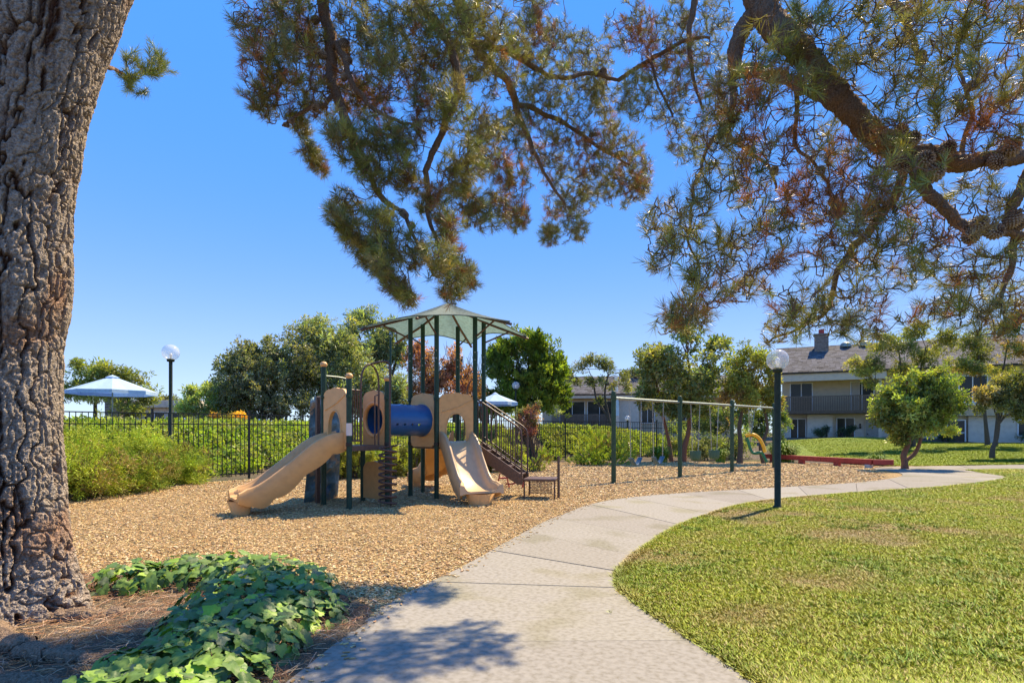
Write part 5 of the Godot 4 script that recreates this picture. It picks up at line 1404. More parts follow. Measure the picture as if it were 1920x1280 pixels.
func make_shrubs() -> void:
	var spray := spray_mesh(34, 51, 0.05, 0.85)
	var tight := clump_mesh(30, 52, 0.34, 0.2)
	var small := clump_mesh(26, 53, 0.4, 0.22)
	var jun := [Color(0.19, 0.24, 0.025), Color(0.23, 0.27, 0.035), Color(0.14, 0.185, 0.028), Color(0.26, 0.30, 0.04), Color(0.17, 0.14, 0.045)]
	var dense := clump_mesh(44, 55, 0.34, 0.10, 0.45, 0.5)
	shrub("juniper_hedge", "big sprawling yellow green juniper against the fence, right of the pine trunk", "hedge",
		[[-9.35, 0.3, -10.2, 1.5, 1.2, 1.45], [-9.2, 0.35, -11.8, 1.45, 1.2, 1.4], [-9.0, 0.3, -13.1, 1.3, 1.18, 1.3], [-8.75, 0.2, -14.4, 1.1, 1.1, 1.1], [-8.55, 0.1, -15.2, 0.8, 0.9, 0.8], [-10.6, 0.4, -11.0, 1.4, 1.35, 1.3], [-8.6, 0.0, -11.0, 0.9, 0.8, 1.0], [-8.5, 0.0, -12.6, 0.9, 0.8, 1.0], [-8.9, 0.0, -9.2, 1.0, 1.0, 1.0], [-10.3, 0.5, -9.6, 1.4, 1.3, 1.3]],
		{"mesh": dense, "size": 0.22, "dens": 1.9, "cols": jun, "mat": M.leaf_dull, "gain": 2.2, "up": 0.4, "wild": 0.45, "sub": 0.42, "fill": 0.15})
	shrub("juniper", "spreading juniper at the fence behind the first swing post", "shrub",
		[[3.5, 0.45, -23.4, 0.95, 0.85, 0.9], [2.9, 0.35, -23.2, 0.7, 0.7, 0.7], [4.2, 0.3, -23.6, 0.75, 0.8, 0.8], [3.6, 0.85, -23.6, 0.6, 0.6, 0.6]],
		{"mesh": spray, "size": 0.27, "dens": 1.9, "cols": jun, "mat": M.leaf_dull, "gain": 2.2, "up": 0.6, "wild": 0.5, "fill": 0.15}, "junipers along the fence")
	shrub("juniper", "small bright juniper beside the foot of the play stairs", "shrub",
		[[0.85, 0.35, -19.8, 0.42, 0.5, 0.4], [0.65, 0.25, -19.6, 0.35, 0.35, 0.35]],
		{"mesh": spray, "size": 0.22, "dens": 1.8, "cols": jun, "mat": M.leaf_dull, "gain": 2.2, "up": 0.7, "wild": 0.5, "fill": 0.15}, "junipers along the fence")
	var hb: Array = []
	for k in 12:
		var f := k / 11.0
		hb.append([lerpf(-4.7, 0.0, f), 0.42, -lerpf(15.9, 19.8, f), 0.5, 0.62, 0.5])
		hb.append([lerpf(-5.1, -0.4, f), 0.45, -lerpf(16.3, 20.2, f), 0.5, 0.66, 0.5])
	shrub("clipped_hedge", "clipped green hedge running behind the play tower", "hedge", hb,
		{"mesh": tight, "size": 0.17, "dens": 1.7, "cols": [Color(0.13, 0.14, 0.035), Color(0.17, 0.18, 0.04), Color(0.10, 0.10, 0.03), Color(0.20, 0.22, 0.045)], "mat": M.leaf, "fill": 0.12, "sub": 0.3})
	shrub("red_shrub", "reddish shrub beside the second pool umbrella", "shrub", [[0.65,2.15,-24.00,0.48,0.35,0.41],[0.92,2.41,-24.00,0.26,0.31,0.28],[0.33,2.02,-24.00,0.31,0.26,0.28],[0.52,1.76,-24.00,0.48,0.35,0.41],[1.00,1.80,-24.00,0.35,0.35,0.35],[0.65,1.41,-24.00,0.48,0.35,0.41]], {"mesh": small, "size": 0.22, "dens": 0.6, "cols": [Color(0.17, 0.07, 0.06), Color(0.20, 0.12, 0.08), Color(0.10, 0.11, 0.05)]})
	shrub("golden_shrub", "golden orange shrub behind the fence near the low pale tree", "shrub", [[-13.01,2.01,-27.00,0.59,0.29,0.44],[-13.50,1.91,-27.00,0.49,0.25,0.37],[-12.52,1.94,-27.00,0.34,0.20,0.27]], {"mesh": small, "size": 0.22, "dens": 1.2, "cols": [Color(0.42, 0.27, 0.04), Color(0.36, 0.20, 0.04), Color(0.22, 0.22, 0.05)]})
	var lush := [Color(0.14, 0.25, 0.025), Color(0.20, 0.31, 0.03), Color(0.10, 0.18, 0.022), Color(0.25, 0.33, 0.05)]
	strap_plant("large mound of strappy green leaves behind the far swing post", g(12.3, 26.6), 1.05, 0.95, 700, lush, "strappy leaved clumps")
	strap_plant("low clump of strappy green leaves behind the right end of the red beam", g(14.7, 23.6), 0.62, 0.5, 320, lush, "strappy leaved clumps")
	strap_plant("bright strappy clump at the foot of the bank behind the first swings", g(6.4, 25.4), 0.75, 0.75, 380, lush, "strappy leaved clumps")
	strap_plant("bright strappy clump between the third and fourth swing posts", g(9.1, 25.6), 0.5, 0.7, 260, lush, "strappy leaved clumps")
	var dark := [Color(0.035, 0.055, 0.03), Color(0.05, 0.07, 0.035), Color(0.07, 0.085, 0.05)]
	var where := [[23.0, 43.6, 0.5, "dark shrub under the left balcony window"], [24.4, 43.0, 0.5, "dark shrub against the stucco pier of the house"], [27.8, 41.0, 0.7, "dark shrub right of the house door"], [29.6, 40.2, 0.85, "dark shrub low behind the forked orange trunk"], [34.0, 38.2, 0.9, "dark shrub at the house wall by the right edge"]]
	for w in where:
		var y := H(w[0], w[1])
		shrub("house_shrub", w[3], "shrub", [[w[0], y + 0.35, -w[1], w[2], 0.45, 0.5], [w[0] + 0.4, y + 0.55, -w[1], 0.3, 0.35, 0.3]], {"mesh": small, "size": 0.24, "dens": 0.9, "cols": dark}, "shrubs along the house")
	shrub("bank_shrub", "grey green shrub behind the toddler swings", "shrub", [[8.0, 0.7, -27.6, 0.8, 0.7, 0.7], [9.2, 0.6, -28.2, 0.9, 0.7, 0.7], [10.6, 0.7, -28.6, 0.8, 0.9, 0.7], [11.4, 1.0, -29.4, 0.8, 1.1, 0.7]], {"mesh": small, "size": 0.25, "dens": 1.0, "cols": [Color(0.085, 0.10, 0.045), Color(0.15, 0.16, 0.08), Color(0.11, 0.14, 0.05)]})
	# ivy on the bank behind the fence
	var clump := clump_mesh(18, 54, 0.5, 0.34, 0.5, 0.6)
	var buf := PackedFloat32Array()
	var tries := 0
	while tries < 15000:
		tries += 1
		var along_ := rng.randf()
		var p: Vector2 = FENCE[0].lerp(FENCE[1], along_ * 1.42) if along_ < 0.704 else FENCE[1].lerp(FENCE[2], (along_ - 0.704) / 0.296 * 1.1)
		var nn := Vector2(-0.731, 0.682) if along_ < 0.704 else Vector2(-0.355, 0.935)
		var s := rng.randf_range(0.25, 7.5)
		p += nn * s
		if s < 1.5 and patch_noise.get_noise_2d(p.x * 1.2, p.y * 1.2) > s * 0.5 - 0.42:
			continue
		var cc := Color(0.36, 0.46, 0.08).lerp(Color(0.45, 0.48, 0.15), ss(-0.2, 0.4, patch_noise.get_noise_2d(p.x, p.y)))
		if along_ > 0.704:
			cc = cc.lerp(Color(0.24, 0.22, 0.10), 0.35)
		put(buf, rot_any().scaled(Vector3.ONE * rng.randf_range(0.14, 0.30)), V(p.x, H(p.x, p.y) + rng.randf_range(0.02, 0.22), p.y), tint(cc, 0.3))
	var iv := many(self, "ivy_bank", clump, M.leaf, buf)
	tag(iv, "pale green ivy covering the bank behind the black fence", "ivy", "", "stuff")

# ---------------------------------------------------------------- play structure
func post_mesh(p: Vector2, h: float, r := 0.047) -> ArrayMesh:
	var b := MB.new()
	b.lathe([Vector2(r, -0.1), Vector2(r, h), Vector2(0.0, h)], V(p.x, 0, p.y), 16)
	return b.mesh()

func collar(p: Vector2, y: float, r := 0.056) -> ArrayMesh:
	var b := MB.new()
	b.lathe([Vector2(0.04, y - 0.03), Vector2(r, y - 0.03), Vector2(r, y + 0.03), Vector2(0.04, y + 0.03)], V(p.x, 0, p.y), 14)
	b.box(V(p.x, y, p.y) + Vector3(0, 0, r + 0.008), Vector3(0.05, 0.03, 0.03))
	return b.mesh()

# frame of a panel between two posts: x runs from p to q, y up, origin in the middle at height y
func between(p: Vector2, q: Vector2, y: float) -> Transform3D:
	var a := V(p.x, 0, p.y); var b := V(q.x, 0, q.y)
	var x := (b - a).normalized()
	return Transform3D(Basis(x, Vector3.UP, x.cross(Vector3.UP)), (a + b) / 2.0 + Vector3(0, y, 0))

func scalloped(w: float, h: float, bottom := 0.0) -> PackedVector2Array:
	var o := PackedVector2Array([Vector2(-w, bottom), Vector2(w, bottom)])
	var n := 22
	for k in n + 1:
		var t := float(k) / n
		var rise := 0.06 * sin(t * PI) + 0.018 * absf(sin(t * PI * 3.0))
		var corner := 0.05 * (exp(-t * 18.0) + exp(-(1.0 - t) * 18.0))
		o.append(Vector2(lerpf(w, -w, t), h - corner + rise))
	return o

func slide(parent: Node3D, called: String, pts: Array, hw: float, wall: float, m: Material, bed_m: Material, wavy: bool, label: String) -> Node3D:
	var line := smooth3(pts, 7)
	var ups: Array = []
	var sc: Array = []
	var fin: Array = []
	for i in line.size():
		ups.append(Vector3.UP)
		var t := float(i) / (line.size() - 1)
		var lip := 1.0 + 0.25 * ss(0.75, 1.0, t)
		sc.append(Vector2(lip, 1.0 - 0.35 * ss(0.85, 1.0, t) + 0.25 * (1.0 - ss(0.0, 0.12, t))))
		fin.append(0.55 + 0.45 * ss(0.0, 0.2, t) * (1.0 - ss(0.7, 1.0, t)) + (0.4 * absf(sin(t * 15.0)) * (1.0 - ss(0.7, 0.9, t)) if wavy else 0.0))
	var b := MB.new()
	var half: Array = [Vector2(hw - 0.11, 0.0), Vector2(hw - 0.065, 0.015), Vector2(hw - 0.035, 0.07), Vector2(hw - 0.01, wall - 0.01), Vector2(hw + 0.005, wall + 0.012), Vector2(hw + 0.03, wall + 0.014), Vector2(hw + 0.047, wall - 0.008), Vector2(hw + 0.052, 0.05), Vector2(hw + 0.052, -0.148), Vector2(hw + 0.050, -0.15), Vector2(hw + 0.015, -0.15), Vector2(hw + 0.013, -0.148), Vector2(hw + 0.008, -0.058), Vector2(hw - 0.005, -0.05)]
	var prof := PackedVector2Array()
	for q in half:
		prof.append(q)
	for k in range(half.size() - 1, -1, -1):
		prof.append(Vector2(-half[k].x, half[k].y))
	b.sweep(prof, line, ups, sc, fin)
	var o := part(parent, called, b.mesh(), m)
	o.set_meta("label", label)
	var bed := MB.new()
	bed.sweep(PackedVector2Array([Vector2(-hw + 0.01, wall - 0.012), Vector2(-hw + 0.03, 0.07), Vector2(-hw + 0.06, 0.01), Vector2(-hw + 0.11, -0.005), Vector2(hw - 0.11, -0.005), Vector2(hw - 0.06, 0.01), Vector2(hw - 0.03, 0.07), Vector2(hw - 0.01, wall - 0.012), Vector2(hw - 0.018, wall - 0.012), Vector2(hw - 0.042, 0.075), Vector2(hw - 0.072, 0.022), Vector2(hw - 0.115, 0.006), Vector2(-hw + 0.115, 0.006), Vector2(-hw + 0.072, 0.022), Vector2(-hw + 0.042, 0.075), Vector2(-hw + 0.018, wall - 0.012)]), line, ups, sc)
	part(o, "slide_bed", bed.mesh(), bed_m, true)
	# foot under the run-out
	var f := MB.new()
	var e: Vector3 = line[line.size() - 6]
	var dir: Vector3 = (line[line.size() - 1] - line[line.size() - 8])
	dir.y = 0
	dir = dir.normalized()
	var right := dir.cross(Vector3.UP)
	var rows: Array = []
	for k in 4:
		var t := k / 3.0
		var ring: Array = []
		for q in 13:
			var a := TAU * q / 12.0
			ring.append(Vector3(e.x, lerpf(-0.03, e.y - 0.03, t), e.z) + right * cos(a) * lerpf(hw * 0.72, hw * 0.98, t) + dir * sin(a) * lerpf(0.11, 0.2, t))
		rows.append(ring)
	for k in 3:
		for q in 12:
			var ce := Vector3(e.x, rows[k][q].y, e.z)
			f.quadn([rows[k][q], rows[k][q + 1], rows[k + 1][q + 1], rows[k + 1][q]], [(rows[k][q] - ce).normalized(), (rows[k][q + 1] - ce).normalized(), (rows[k][q + 1] - ce).normalized(), (rows[k][q] - ce).normalized()])
	part(o, "slide_foot", f.mesh(), M.tan_plastic, true)
	return o

func pipe(parent: Node3D, called: String, pts: Array, r: float, m: Material, steps := 6) -> MeshInstance3D:
	var b := MB.new()
	b.tube(smooth3(pts, steps) if steps > 1 else pts, [r], 10)
	return part(parent, called, b.mesh(), m)

func make_play_structure() -> void:
	var A := Vector2(-3.38, 10.52); var B := Vector2(-2.77, 9.97); var D := Vector2(-2.26, 10.62); var C := Vector2(-2.83, 11.12)
	var ctr := Vector2(-1.335, 12.2)
	var hex: Array = []
	for k in 6:
		hex.append(ctr + Vector2.from_angle(deg_to_rad(20.0 + 60.0 * k)) * 0.78)
	var J: Vector2 = hex[0]; var Hh: Vector2 = hex[1]; var Fp: Vector2 = hex[2]; var E: Vector2 = hex[3]; var G: Vector2 = hex[4]; var I: Vector2 = hex[5]
	var t := thing("play_structure", "tan and green climbing frame with slides, blue tunnel and hexagonal shade canopy", "playground", V(-2.0, 0, 11.3))
	var DECK := 1.08
	# posts of the low tower, each with a round cap
	for q in [[A, 2.5], [B, 2.24], [D, 2.25]]:
		var o := part(t, "post", post_mesh(q[0], q[1]), M.green_metal)
		var cap := MB.new()
		cap.ball(V(q[0].x, q[1] + 0.02, q[0].y), 0.066, 14, 0.85)
		part(o, "cap", cap.mesh(), M.tan_plastic, true)
		part(o, "clamp", collar(q[0], DECK + 0.02), M.black_metal, true)
		part(o, "clamp", collar(q[0], DECK + 0.85), M.green_metal, true)
	part(t, "post", post_mesh(C, DECK), M.green_metal)
	var st := MB.new()
	st.lathe([Vector2(0.049, 1.25), Vector2(0.049, 1.46)], V(B.x, 0, B.y), 16)
	part(t, "sticker", st.mesh(), M.sticker).set_meta("label", "faded white sticker round the front post")
	# posts that carry the canopy
	for p in hex:
		var o := part(t, "post", post_mesh(p, 3.64), M.green_metal)
		part(o, "clamp", collar(p, DECK), M.black_metal, true)
		part(o, "clamp", collar(p, DECK + 0.88), M.green_metal, true)
		var bolt := MB.new()
		for y in [2.75, 2.9]:
			bolt.ball(V(p.x, y, p.y) + Vector3(0, 0, 0.046), 0.016, 8)
		part(o, "bolt", bolt.mesh(), M.galv, true)
	# decks
	for pl in [[A, B, D, C], hex]:
		var poly := PackedVector2Array()
		for p in pl:
			poly.append(Vector2(p.x, -p.y))
		var b := MB.new()
		b.prism(poly, 0.09, Transform3D(Basis(Vector3.RIGHT, Vector3.BACK, Vector3.DOWN), Vector3(0, DECK - 0.05, 0)))
		part(t, "deck", b.mesh(), M.brown_metal)
	# arched entries of the two open slides
	for q in [[A, B, 0.355], [G, I, 0.335]]:
		var xf := between(q[0], q[1], DECK)
		var w: float = q[0].distance_to(q[1]) / 2.0 - 0.045
		var out := scalloped(w, 0.93, -0.06)
		var poly := PackedVector2Array()
		poly.append(Vector2(-0.2, -0.06))
		poly.append(Vector2(-w, -0.06))
		for k in range(out.size() - 1, 1, -1):
			poly.append(out[k])
		poly.append(Vector2(w, -0.06))
		poly.append(Vector2(0.2, -0.06))
		for k in 15:
			var a := PI * k / 14.0
			poly.append(Vector2(cos(a) * 0.2, 0.30 + sin(a) * 0.30))
		var b := MB.new()
		b.prism(poly, 0.06, xf)
		var pn := part(t, "arch_panel", b.mesh(), M.tan_plastic)
		var lip := MB.new()
		var rim: Array = [xf * Vector3(-0.2, 0.0, 0.032)]
		for k in range(14, -1, -1):
			var a := PI * k / 14.0
			rim.append(xf * Vector3(cos(a) * 0.205, 0.30 + sin(a) * 0.305, 0.032))
		rim.append(xf * Vector3(0.2, 0.0, 0.032))
		lip.tube(rim, [0.014], 6)
		part(pn, "rim", lip.mesh(), M.tan_plastic, true)
		var gr := MB.new()
		gr.tube([xf * Vector3(-w + 0.05, 0.62, 0.032), xf * Vector3(-0.1, 0.68, 0.032), xf * Vector3(0.08, 0.74, 0.032), xf * Vector3(w - 0.04, 0.86, 0.032)], [0.01], 6)
		part(pn, "moulding", gr.mesh(), M.tan_plastic, true)
	# round-holed panels at the two ends of the tunnel
	for q in [[C, D], [E, G]]:
		var xf := between(q[0], q[1], DECK)
		var w: float = q[0].distance_to(q[1]) / 2.0 - 0.045
		var b := MB.new()
		b.holed(scalloped(w, 0.93, -0.06), Vector2(0, 0.46), 0.295, 0.06, xf)
		var pn := part(t, "tunnel_panel", b.mesh(), M.tan_plastic)
		var ring := MB.new()
		var pts: Array = []
		for k in 33:
			pts.append(xf * Vector3(cos(TAU * k / 32.0) * 0.31, 0.46 + sin(TAU * k / 32.0) * 0.31, 0.0))
		ring.tube(pts, [0.045], 8, false)
		part(pn, "rim", ring.mesh(), M.tan_plastic, true)
	# tunnel
	var ta := between(C, D, DECK + 0.46).origin
	var tb := between(E, G, DECK + 0.46).origin
	var td := (tb - ta).normalized()
	var tl := ta.distance_to(tb)
	var tn := MB.new()
	var tside := td.cross(Vector3.UP).normalized()
	var tup := tside.cross(td).normalized()
	var nl := int(tl / 0.012)
	var na := 170
	var skin := func(s: float) -> float:
		var e := minf(s, tl - s)
		return 0.302 + 0.02 * (1.0 - ss(0.07, 0.09, e)) + 0.011 * (1.0 - ss(0.012, 0.03, absf(s - tl * 0.5)))
	var holes: Array = []
	for k in 4:
		holes.append(Vector2(0.3 + k * 0.17, -0.09))
	for i in nl:
		var s0_ := tl * i / nl; var s1_ := tl * (i + 1) / nl
		for j in na:
			var a0 := TAU * j / na; var a1 := TAU * (j + 1) / na
			var mid := Vector2((s0_ + s1_) / 2.0, wrapf((a0 + a1) / 2.0, -PI, PI) * 0.31)
			var open_ := false
			for h in holes:
				if mid.distance_to(h) < 0.027:
					open_ = true
			if open_:
				continue
			var d0 := tside * cos(a0) + tup * sin(a0); var d1 := tside * cos(a1) + tup * sin(a1)
			var r0_: float = skin.call(s0_); var r1_: float = skin.call(s1_)
			tn.quadn([ta + td * s0_ + d0 * r0_, ta + td * s0_ + d1 * r0_, ta + td * s1_ + d1 * r1_, ta + td * s1_ + d0 * r1_], [d0, d1, d1, d0])
			tn.quadn([ta + td * s0_ + d0 * 0.288, ta + td * s0_ + d1 * 0.288, ta + td * s1_ + d1 * 0.288, ta + td * s1_ + d0 * 0.288], [-d0, -d1, -d1, -d0])
	part(t, "tunnel", tn.mesh(), M.blue_plastic)
	# lower play panel under the first deck
	var px := between(C, D, 0.08)
	var lp := MB.new()
	lp.prism(scalloped(C.distance_to(D) / 2.0 - 0.05, 0.62), 0.05, px)
	part(t, "play_panel", lp.mesh(), M.tan_plastic).set_meta("label", "brown play panel with a wavy top below the deck")
	# coil climber on the front right side of the low tower
	var bd := (D - B)
	var nb := Vector2(bd.y, -bd.x).normalized()
	var cc := B + bd * 0.74 + nb * 0.27
	var coil: Array = []
	for k in 9 * 16 + 1:
		var a := TAU * k / 16.0
		coil.append(V(cc.x, 0.06 + 1.02 * k / (9 * 16), cc.y) + Vector3(cos(a), 0, sin(a)) * 0.15)
	pipe(t, "coil_climber", coil, 0.019, M.brown_metal, 1)
	pipe(t, "coil_pole", [V(cc.x + 0.05, -0.1, cc.y + 0.02), V(cc.x + 0.05, 1.08, cc.y + 0.02)], 0.022, M.brown_metal, 1)
	# arched grab rails above it
	var bp := func(f: float, y: float, off := 0.0) -> Vector3:
		var p: Vector2 = B + bd * f + nb * off
		return V(p.x, y, p.y)
	pipe(t, "grab_rail", [bp.call(0.30, DECK), bp.call(0.30, 1.7), bp.call(0.30, 2.22), bp.call(0.38, 2.42), bp.call(0.53, 2.5), bp.call(0.68, 2.42), bp.call(0.76, 2.22), bp.call(0.76, 1.7), bp.call(0.76, DECK)], 0.017, M.brown_metal)
	pipe(t, "grab_rail", [bp.call(0.53, 2.5), bp.call(0.60, 2.53, 0.08), bp.call(0.72, 2.55, 0.24), bp.call(0.76, 2.50, 0.29), bp.call(0.77, 2.38, 0.30), bp.call(0.77, 1.7, 0.30), bp.call(0.77, 1.05, 0.30)], 0.017, M.brown_metal)
	pipe(t, "grab_rail", [bp.call(0.66, DECK), bp.call(0.66, 1.95), bp.call(0.76, 1.98)], 0.013, M.brown_metal, 1)
	pipe(t, "guard_rail", [bp.call(0.05, 2.03), bp.call(0.30, 2.03)], 0.017, M.brown_metal, 1)
	pipe(t, "guard_rail", [bp.call(0.05, 1.16), bp.call(0.30, 1.16)], 0.017, M.brown_metal, 1)
	for k in 4:
		pipe(t, "baluster", [bp.call(0.09 + k * 0.06, 1.16), bp.call(0.09 + k * 0.06, 2.03)], 0.012, M.brown_metal, 1)
	# loop from the tallest post down to its arch panel
	var ac := (C - A)
	var lo := func(f: float, y: float) -> Vector3:
		var p: Vector2 = A + ac * f
		return V(p.x, y, p.y)
	pipe(t, "grab_rail", [lo.call(0.05, 2.32), lo.call(0.45, 2.31), lo.call(0.62, 2.26), lo.call(0.66, 2.1), lo.call(0.66, 1.2)], 0.015, M.galv)
	# rock climber beside the low tower
	var r0 := Vector2(-3.82, 10.78); var r1 := Vector2(-3.42, 11.55)
	var rx := (r1 - r0)
	var rn := Vector2(-rx.y, rx.x).normalized()
	var rock := MB.new()
	var rn_noise := FastNoiseLite.new()
	rn_noise.seed = 77
	rn_noise.frequency = 2.2
	for side_: float in [-1.0, 1.0]:
		var grid: Array = []
		for i in 41:
			var row: Array = []
			for j in 17:
				var u := j / 16.0; var v := i / 40.0
				var edge := minf(minf(u, 1.0 - u) * 5.0, minf(v, 1.0 - v) * 9.0)
				var nz := rn_noise.get_noise_3d(u * 0.9 + side_ * 3.0, v * 2.1, side_)
				var off := side_ * (0.055 * minf(edge, 1.0) + 0.11 * nz * minf(edge, 1.0)) + 0.10 * sin(v * PI) * -0.3
				var p: Vector2 = r0 + rx * (u * (1.0 - 0.12 * v) + 0.06 * v) + rn * (off + 0.12 * (1.0 - v) - 0.1)
				var y := v * (1.96 + 0.06 * sin(u * PI))
				row.append([V(p.x, y - 0.02, p.y), nz, u, v])
			grid.append(row)
		for i in 40:
			for j in 16:
				var before := rock.c.size()
				rock.quad(grid[i][j][0], grid[i][j + 1][0], grid[i + 1][j + 1][0], grid[i + 1][j][0], V(rn.x, 0, rn.y) * side_)
				if rock.c.size() == before:
					continue
				var k := 0
				for q in [[i, j], [i, j + 1], [i + 1, j + 1], [i + 1, j]]:
					var nz: float = grid[q[0]][q[1]][1]
					var blot := rn_noise.get_noise_3d(q[0] * 0.055 + 9.0, q[1] * 0.07, side_ * 5.0)
					var c := Color(0.10, 0.19, 0.22).lerp(Color(0.30, 0.50, 0.55), ss(-0.2, 0.5, nz))
					c = c.lerp(Color(0.55, 0.37, 0.21), ss(0.24, 0.34, blot))
					rock.c[before + k] = c.lerp(Color(0.03, 0.16, 0.36), ss(0.3, 0.45, -blot))
					k += 1
	part(t, "rock_climber", rock.mesh(), M.rock_plastic).set_meta("label", "mottled teal and brown rock climbing wall")
	var ed := MB.new()
	ed.box(V(-3.545, 0.98, 10.70), Vector3(0.07, 1.96, 0.1), Basis(Vector3.UP, 0.6), 0.008)
	part(t, "climber_frame", ed.mesh(), M.brown_metal)
	# slides
	var m1 := (A + B) / 2.0
	var s1: Array = []
	for q in [[-0.08, 1.12], [0.12, 1.12], [0.38, 1.0], [0.75, 0.70], [1.1, 0.44], [1.32, 0.31], [1.5, 0.26], [1.66, 0.26]]:
		var p: Vector2 = m1 + Vector2(-0.80, -0.60) * q[0]
		s1.append(V(p.x, q[1], p.y))
	slide(t, "slide", s1, 0.26, 0.16, M.slide_plastic, M.bed_plastic, true, "tan slide with a scalloped side running down from the low tower")
	var m2 := (G + I) / 2.0
	var s2: Array = []
	for q in [[-0.08, 1.12], [0.08, 1.12], [0.27, 0.98], [0.52, 0.66], [0.76, 0.40], [0.97, 0.27], [1.12, 0.24], [1.25, 0.25]]:
		var p: Vector2 = m2 + Vector2(0.459, -0.888) * q[0]
		s2.append(V(p.x, q[1], p.y))
	slide(t, "slide", s2, 0.29, 0.17, M.grey_plastic, M.grey_plastic, false, "grey brown slide dropping from the arch under the canopy")
	var m3 := (Fp + Hh) / 2.0
	slide(t, "slide", [V(m3.x, 1.12, m3.y), V(m3.x - 0.05, 1.10, m3.y + 0.2), V(m3.x - 0.12, 0.86, m3.y + 0.5), V(m3.x - 0.2, 0.58, m3.y + 0.82), V(m3.x - 0.4, 0.38, m3.y + 1.05), V(m3.x - 0.68, 0.28, m3.y + 1.12), V(m3.x - 0.9, 0.26, m3.y + 1.1)], 0.25, 0.17, M.tan_plastic, M.tan_plastic, true, "orange tan slide curving away behind the canopy posts")
	# stairs on the right side of the canopy tower
	var sd := Vector2(0.98, -0.19)
	var sp := Vector2(0.19, 0.98)
	var s0 := (I + J) / 2.0
	var at := func(s: float, lat: float, y: float) -> Vector3:
		var p: Vector2 = s0 + sd * s + sp * lat
		return V(p.x, y, p.y)
	for lat: float in [-0.36, 0.36]:
		var b := MB.new()
		var xf := Transform3D(Basis(V(sd.x, 0, sd.y), Vector3.UP, V(sd.x, 0, sd.y).cross(Vector3.UP)), at.call(0.0, lat, 0.0))
		b.prism(PackedVector2Array([Vector2(0.0, 1.12), Vector2(0.0, 0.84), Vector2(0.86, 0.28), Vector2(0.97, 0.28), Vector2(0.97, 0.46)]), 0.045, xf)
		part(t, "stringer", b.mesh(), M.brown_metal)
		var top: Array = [at.call(0.02, lat, 1.98), at.call(0.3, lat, 1.80), at.call(0.84, lat, 1.44), at.call(0.92, lat, 1.36), at.call(0.945, lat, 1.24), at.call(0.945, lat, 0.4)]
		pipe(t, "handrail", top, 0.017, M.brown_metal, 1)
		pipe(t, "handrail", [at.call(0.02, lat, 1.2), at.call(0.93, lat, 0.56)], 0.012, M.brown_metal, 1)
		for k in 9:
			var s := 0.06 + k * 0.095
			pipe(t, "baluster", [at.call(s, lat, 1.17 - s * 0.7), at.call(s, lat, 1.965 - s * 0.65)], 0.011, M.brown_metal, 1)
	for k in 4:
		var b := MB.new()
		b.box(at.call(0.16 + k * 0.22, 0.0, 0.93 - k * 0.155), Vector3(0.2, 0.03, 0.68), Basis(Vector3.UP, atan2(sd.y, sd.x)), 0.006)
		part(t, "tread", b.mesh(), M.brown_metal)
	var landing := MB.new()
	landing.box(at.call(1.30, -0.05, 0.37), Vector3(0.64, 0.05, 0.66), Basis(Vector3.UP, atan2(sd.y, sd.x)), 0.008)
	var tp := part(t, "transfer_platform", landing.mesh(), M.brown_metal)
	for q in [[1.0, -0.36], [1.0, 0.26], [1.6, -0.36], [1.6, 0.26]]:
		var b := MB.new()
		b.tube([at.call(q[0], q[1], -0.05), at.call(q[0], q[1], 0.35)], [0.017], 8)
		part(tp, "leg", b.mesh(), M.brown_metal, true)
	var grille := MB.new()
	for k in 16:
		grille.box(at.call(1.12 + k * 0.028, -0.33 - 0.0, 0.22), Vector3(0.009, 0.24, 0.012), Basis(Vector3.UP, atan2(sd.y, sd.x)))
	for k in 8:
		grille.box(at.call(1.33, -0.33, 0.115 + k * 0.03), Vector3(0.44, 0.009, 0.009), Basis(Vector3.UP, atan2(sd.y, sd.x)))
	part(tp, "grille", grille.mesh(), M.brown_metal, true)
	pipe(t, "handhold", [at.call(1.66, -0.2, -0.1), at.call(1.66, -0.2, 0.72), at.call(1.655, -0.2, 0.84)], 0.026, M.brown_metal, 2)
	# hoops over the back edge of the deck
	pipe(t, "grab_rail", [V(I.x - 0.18, 1.9, I.y + 0.35), V(I.x - 0.18, 2.2, I.y + 0.35), V(I.x - 0.12, 2.34, I.y + 0.34), V(I.x - 0.02, 2.4, I.y + 0.32), V(I.x + 0.06, 2.36, I.y + 0.3)], 0.014, M.brown_metal)
	var bx := between(Hh, J, DECK)
	for k in 7:
		pipe(t, "baluster", [bx * Vector3(-0.3 + k * 0.1, 0.08, 0), bx * Vector3(-0.3 + k * 0.1, 0.86, 0)], 0.012, M.brown_metal, 1)
	pipe(t, "guard_rail", [bx * Vector3(-0.36, 0.86, 0), bx * Vector3(0.36, 0.86, 0)], 0.016, M.brown_metal, 1)
	# shade canopy
	var apex := V(ctr.x, 4.0, ctr.y)
	var rim: Array = []
	for k in 6:
		var p := ctr + Vector2.from_angle(deg_to_rad(18.0 + 60.0 * k)) * 1.74
		rim.append(V(p.x, 3.40, p.y))
	var cb := MB.new()
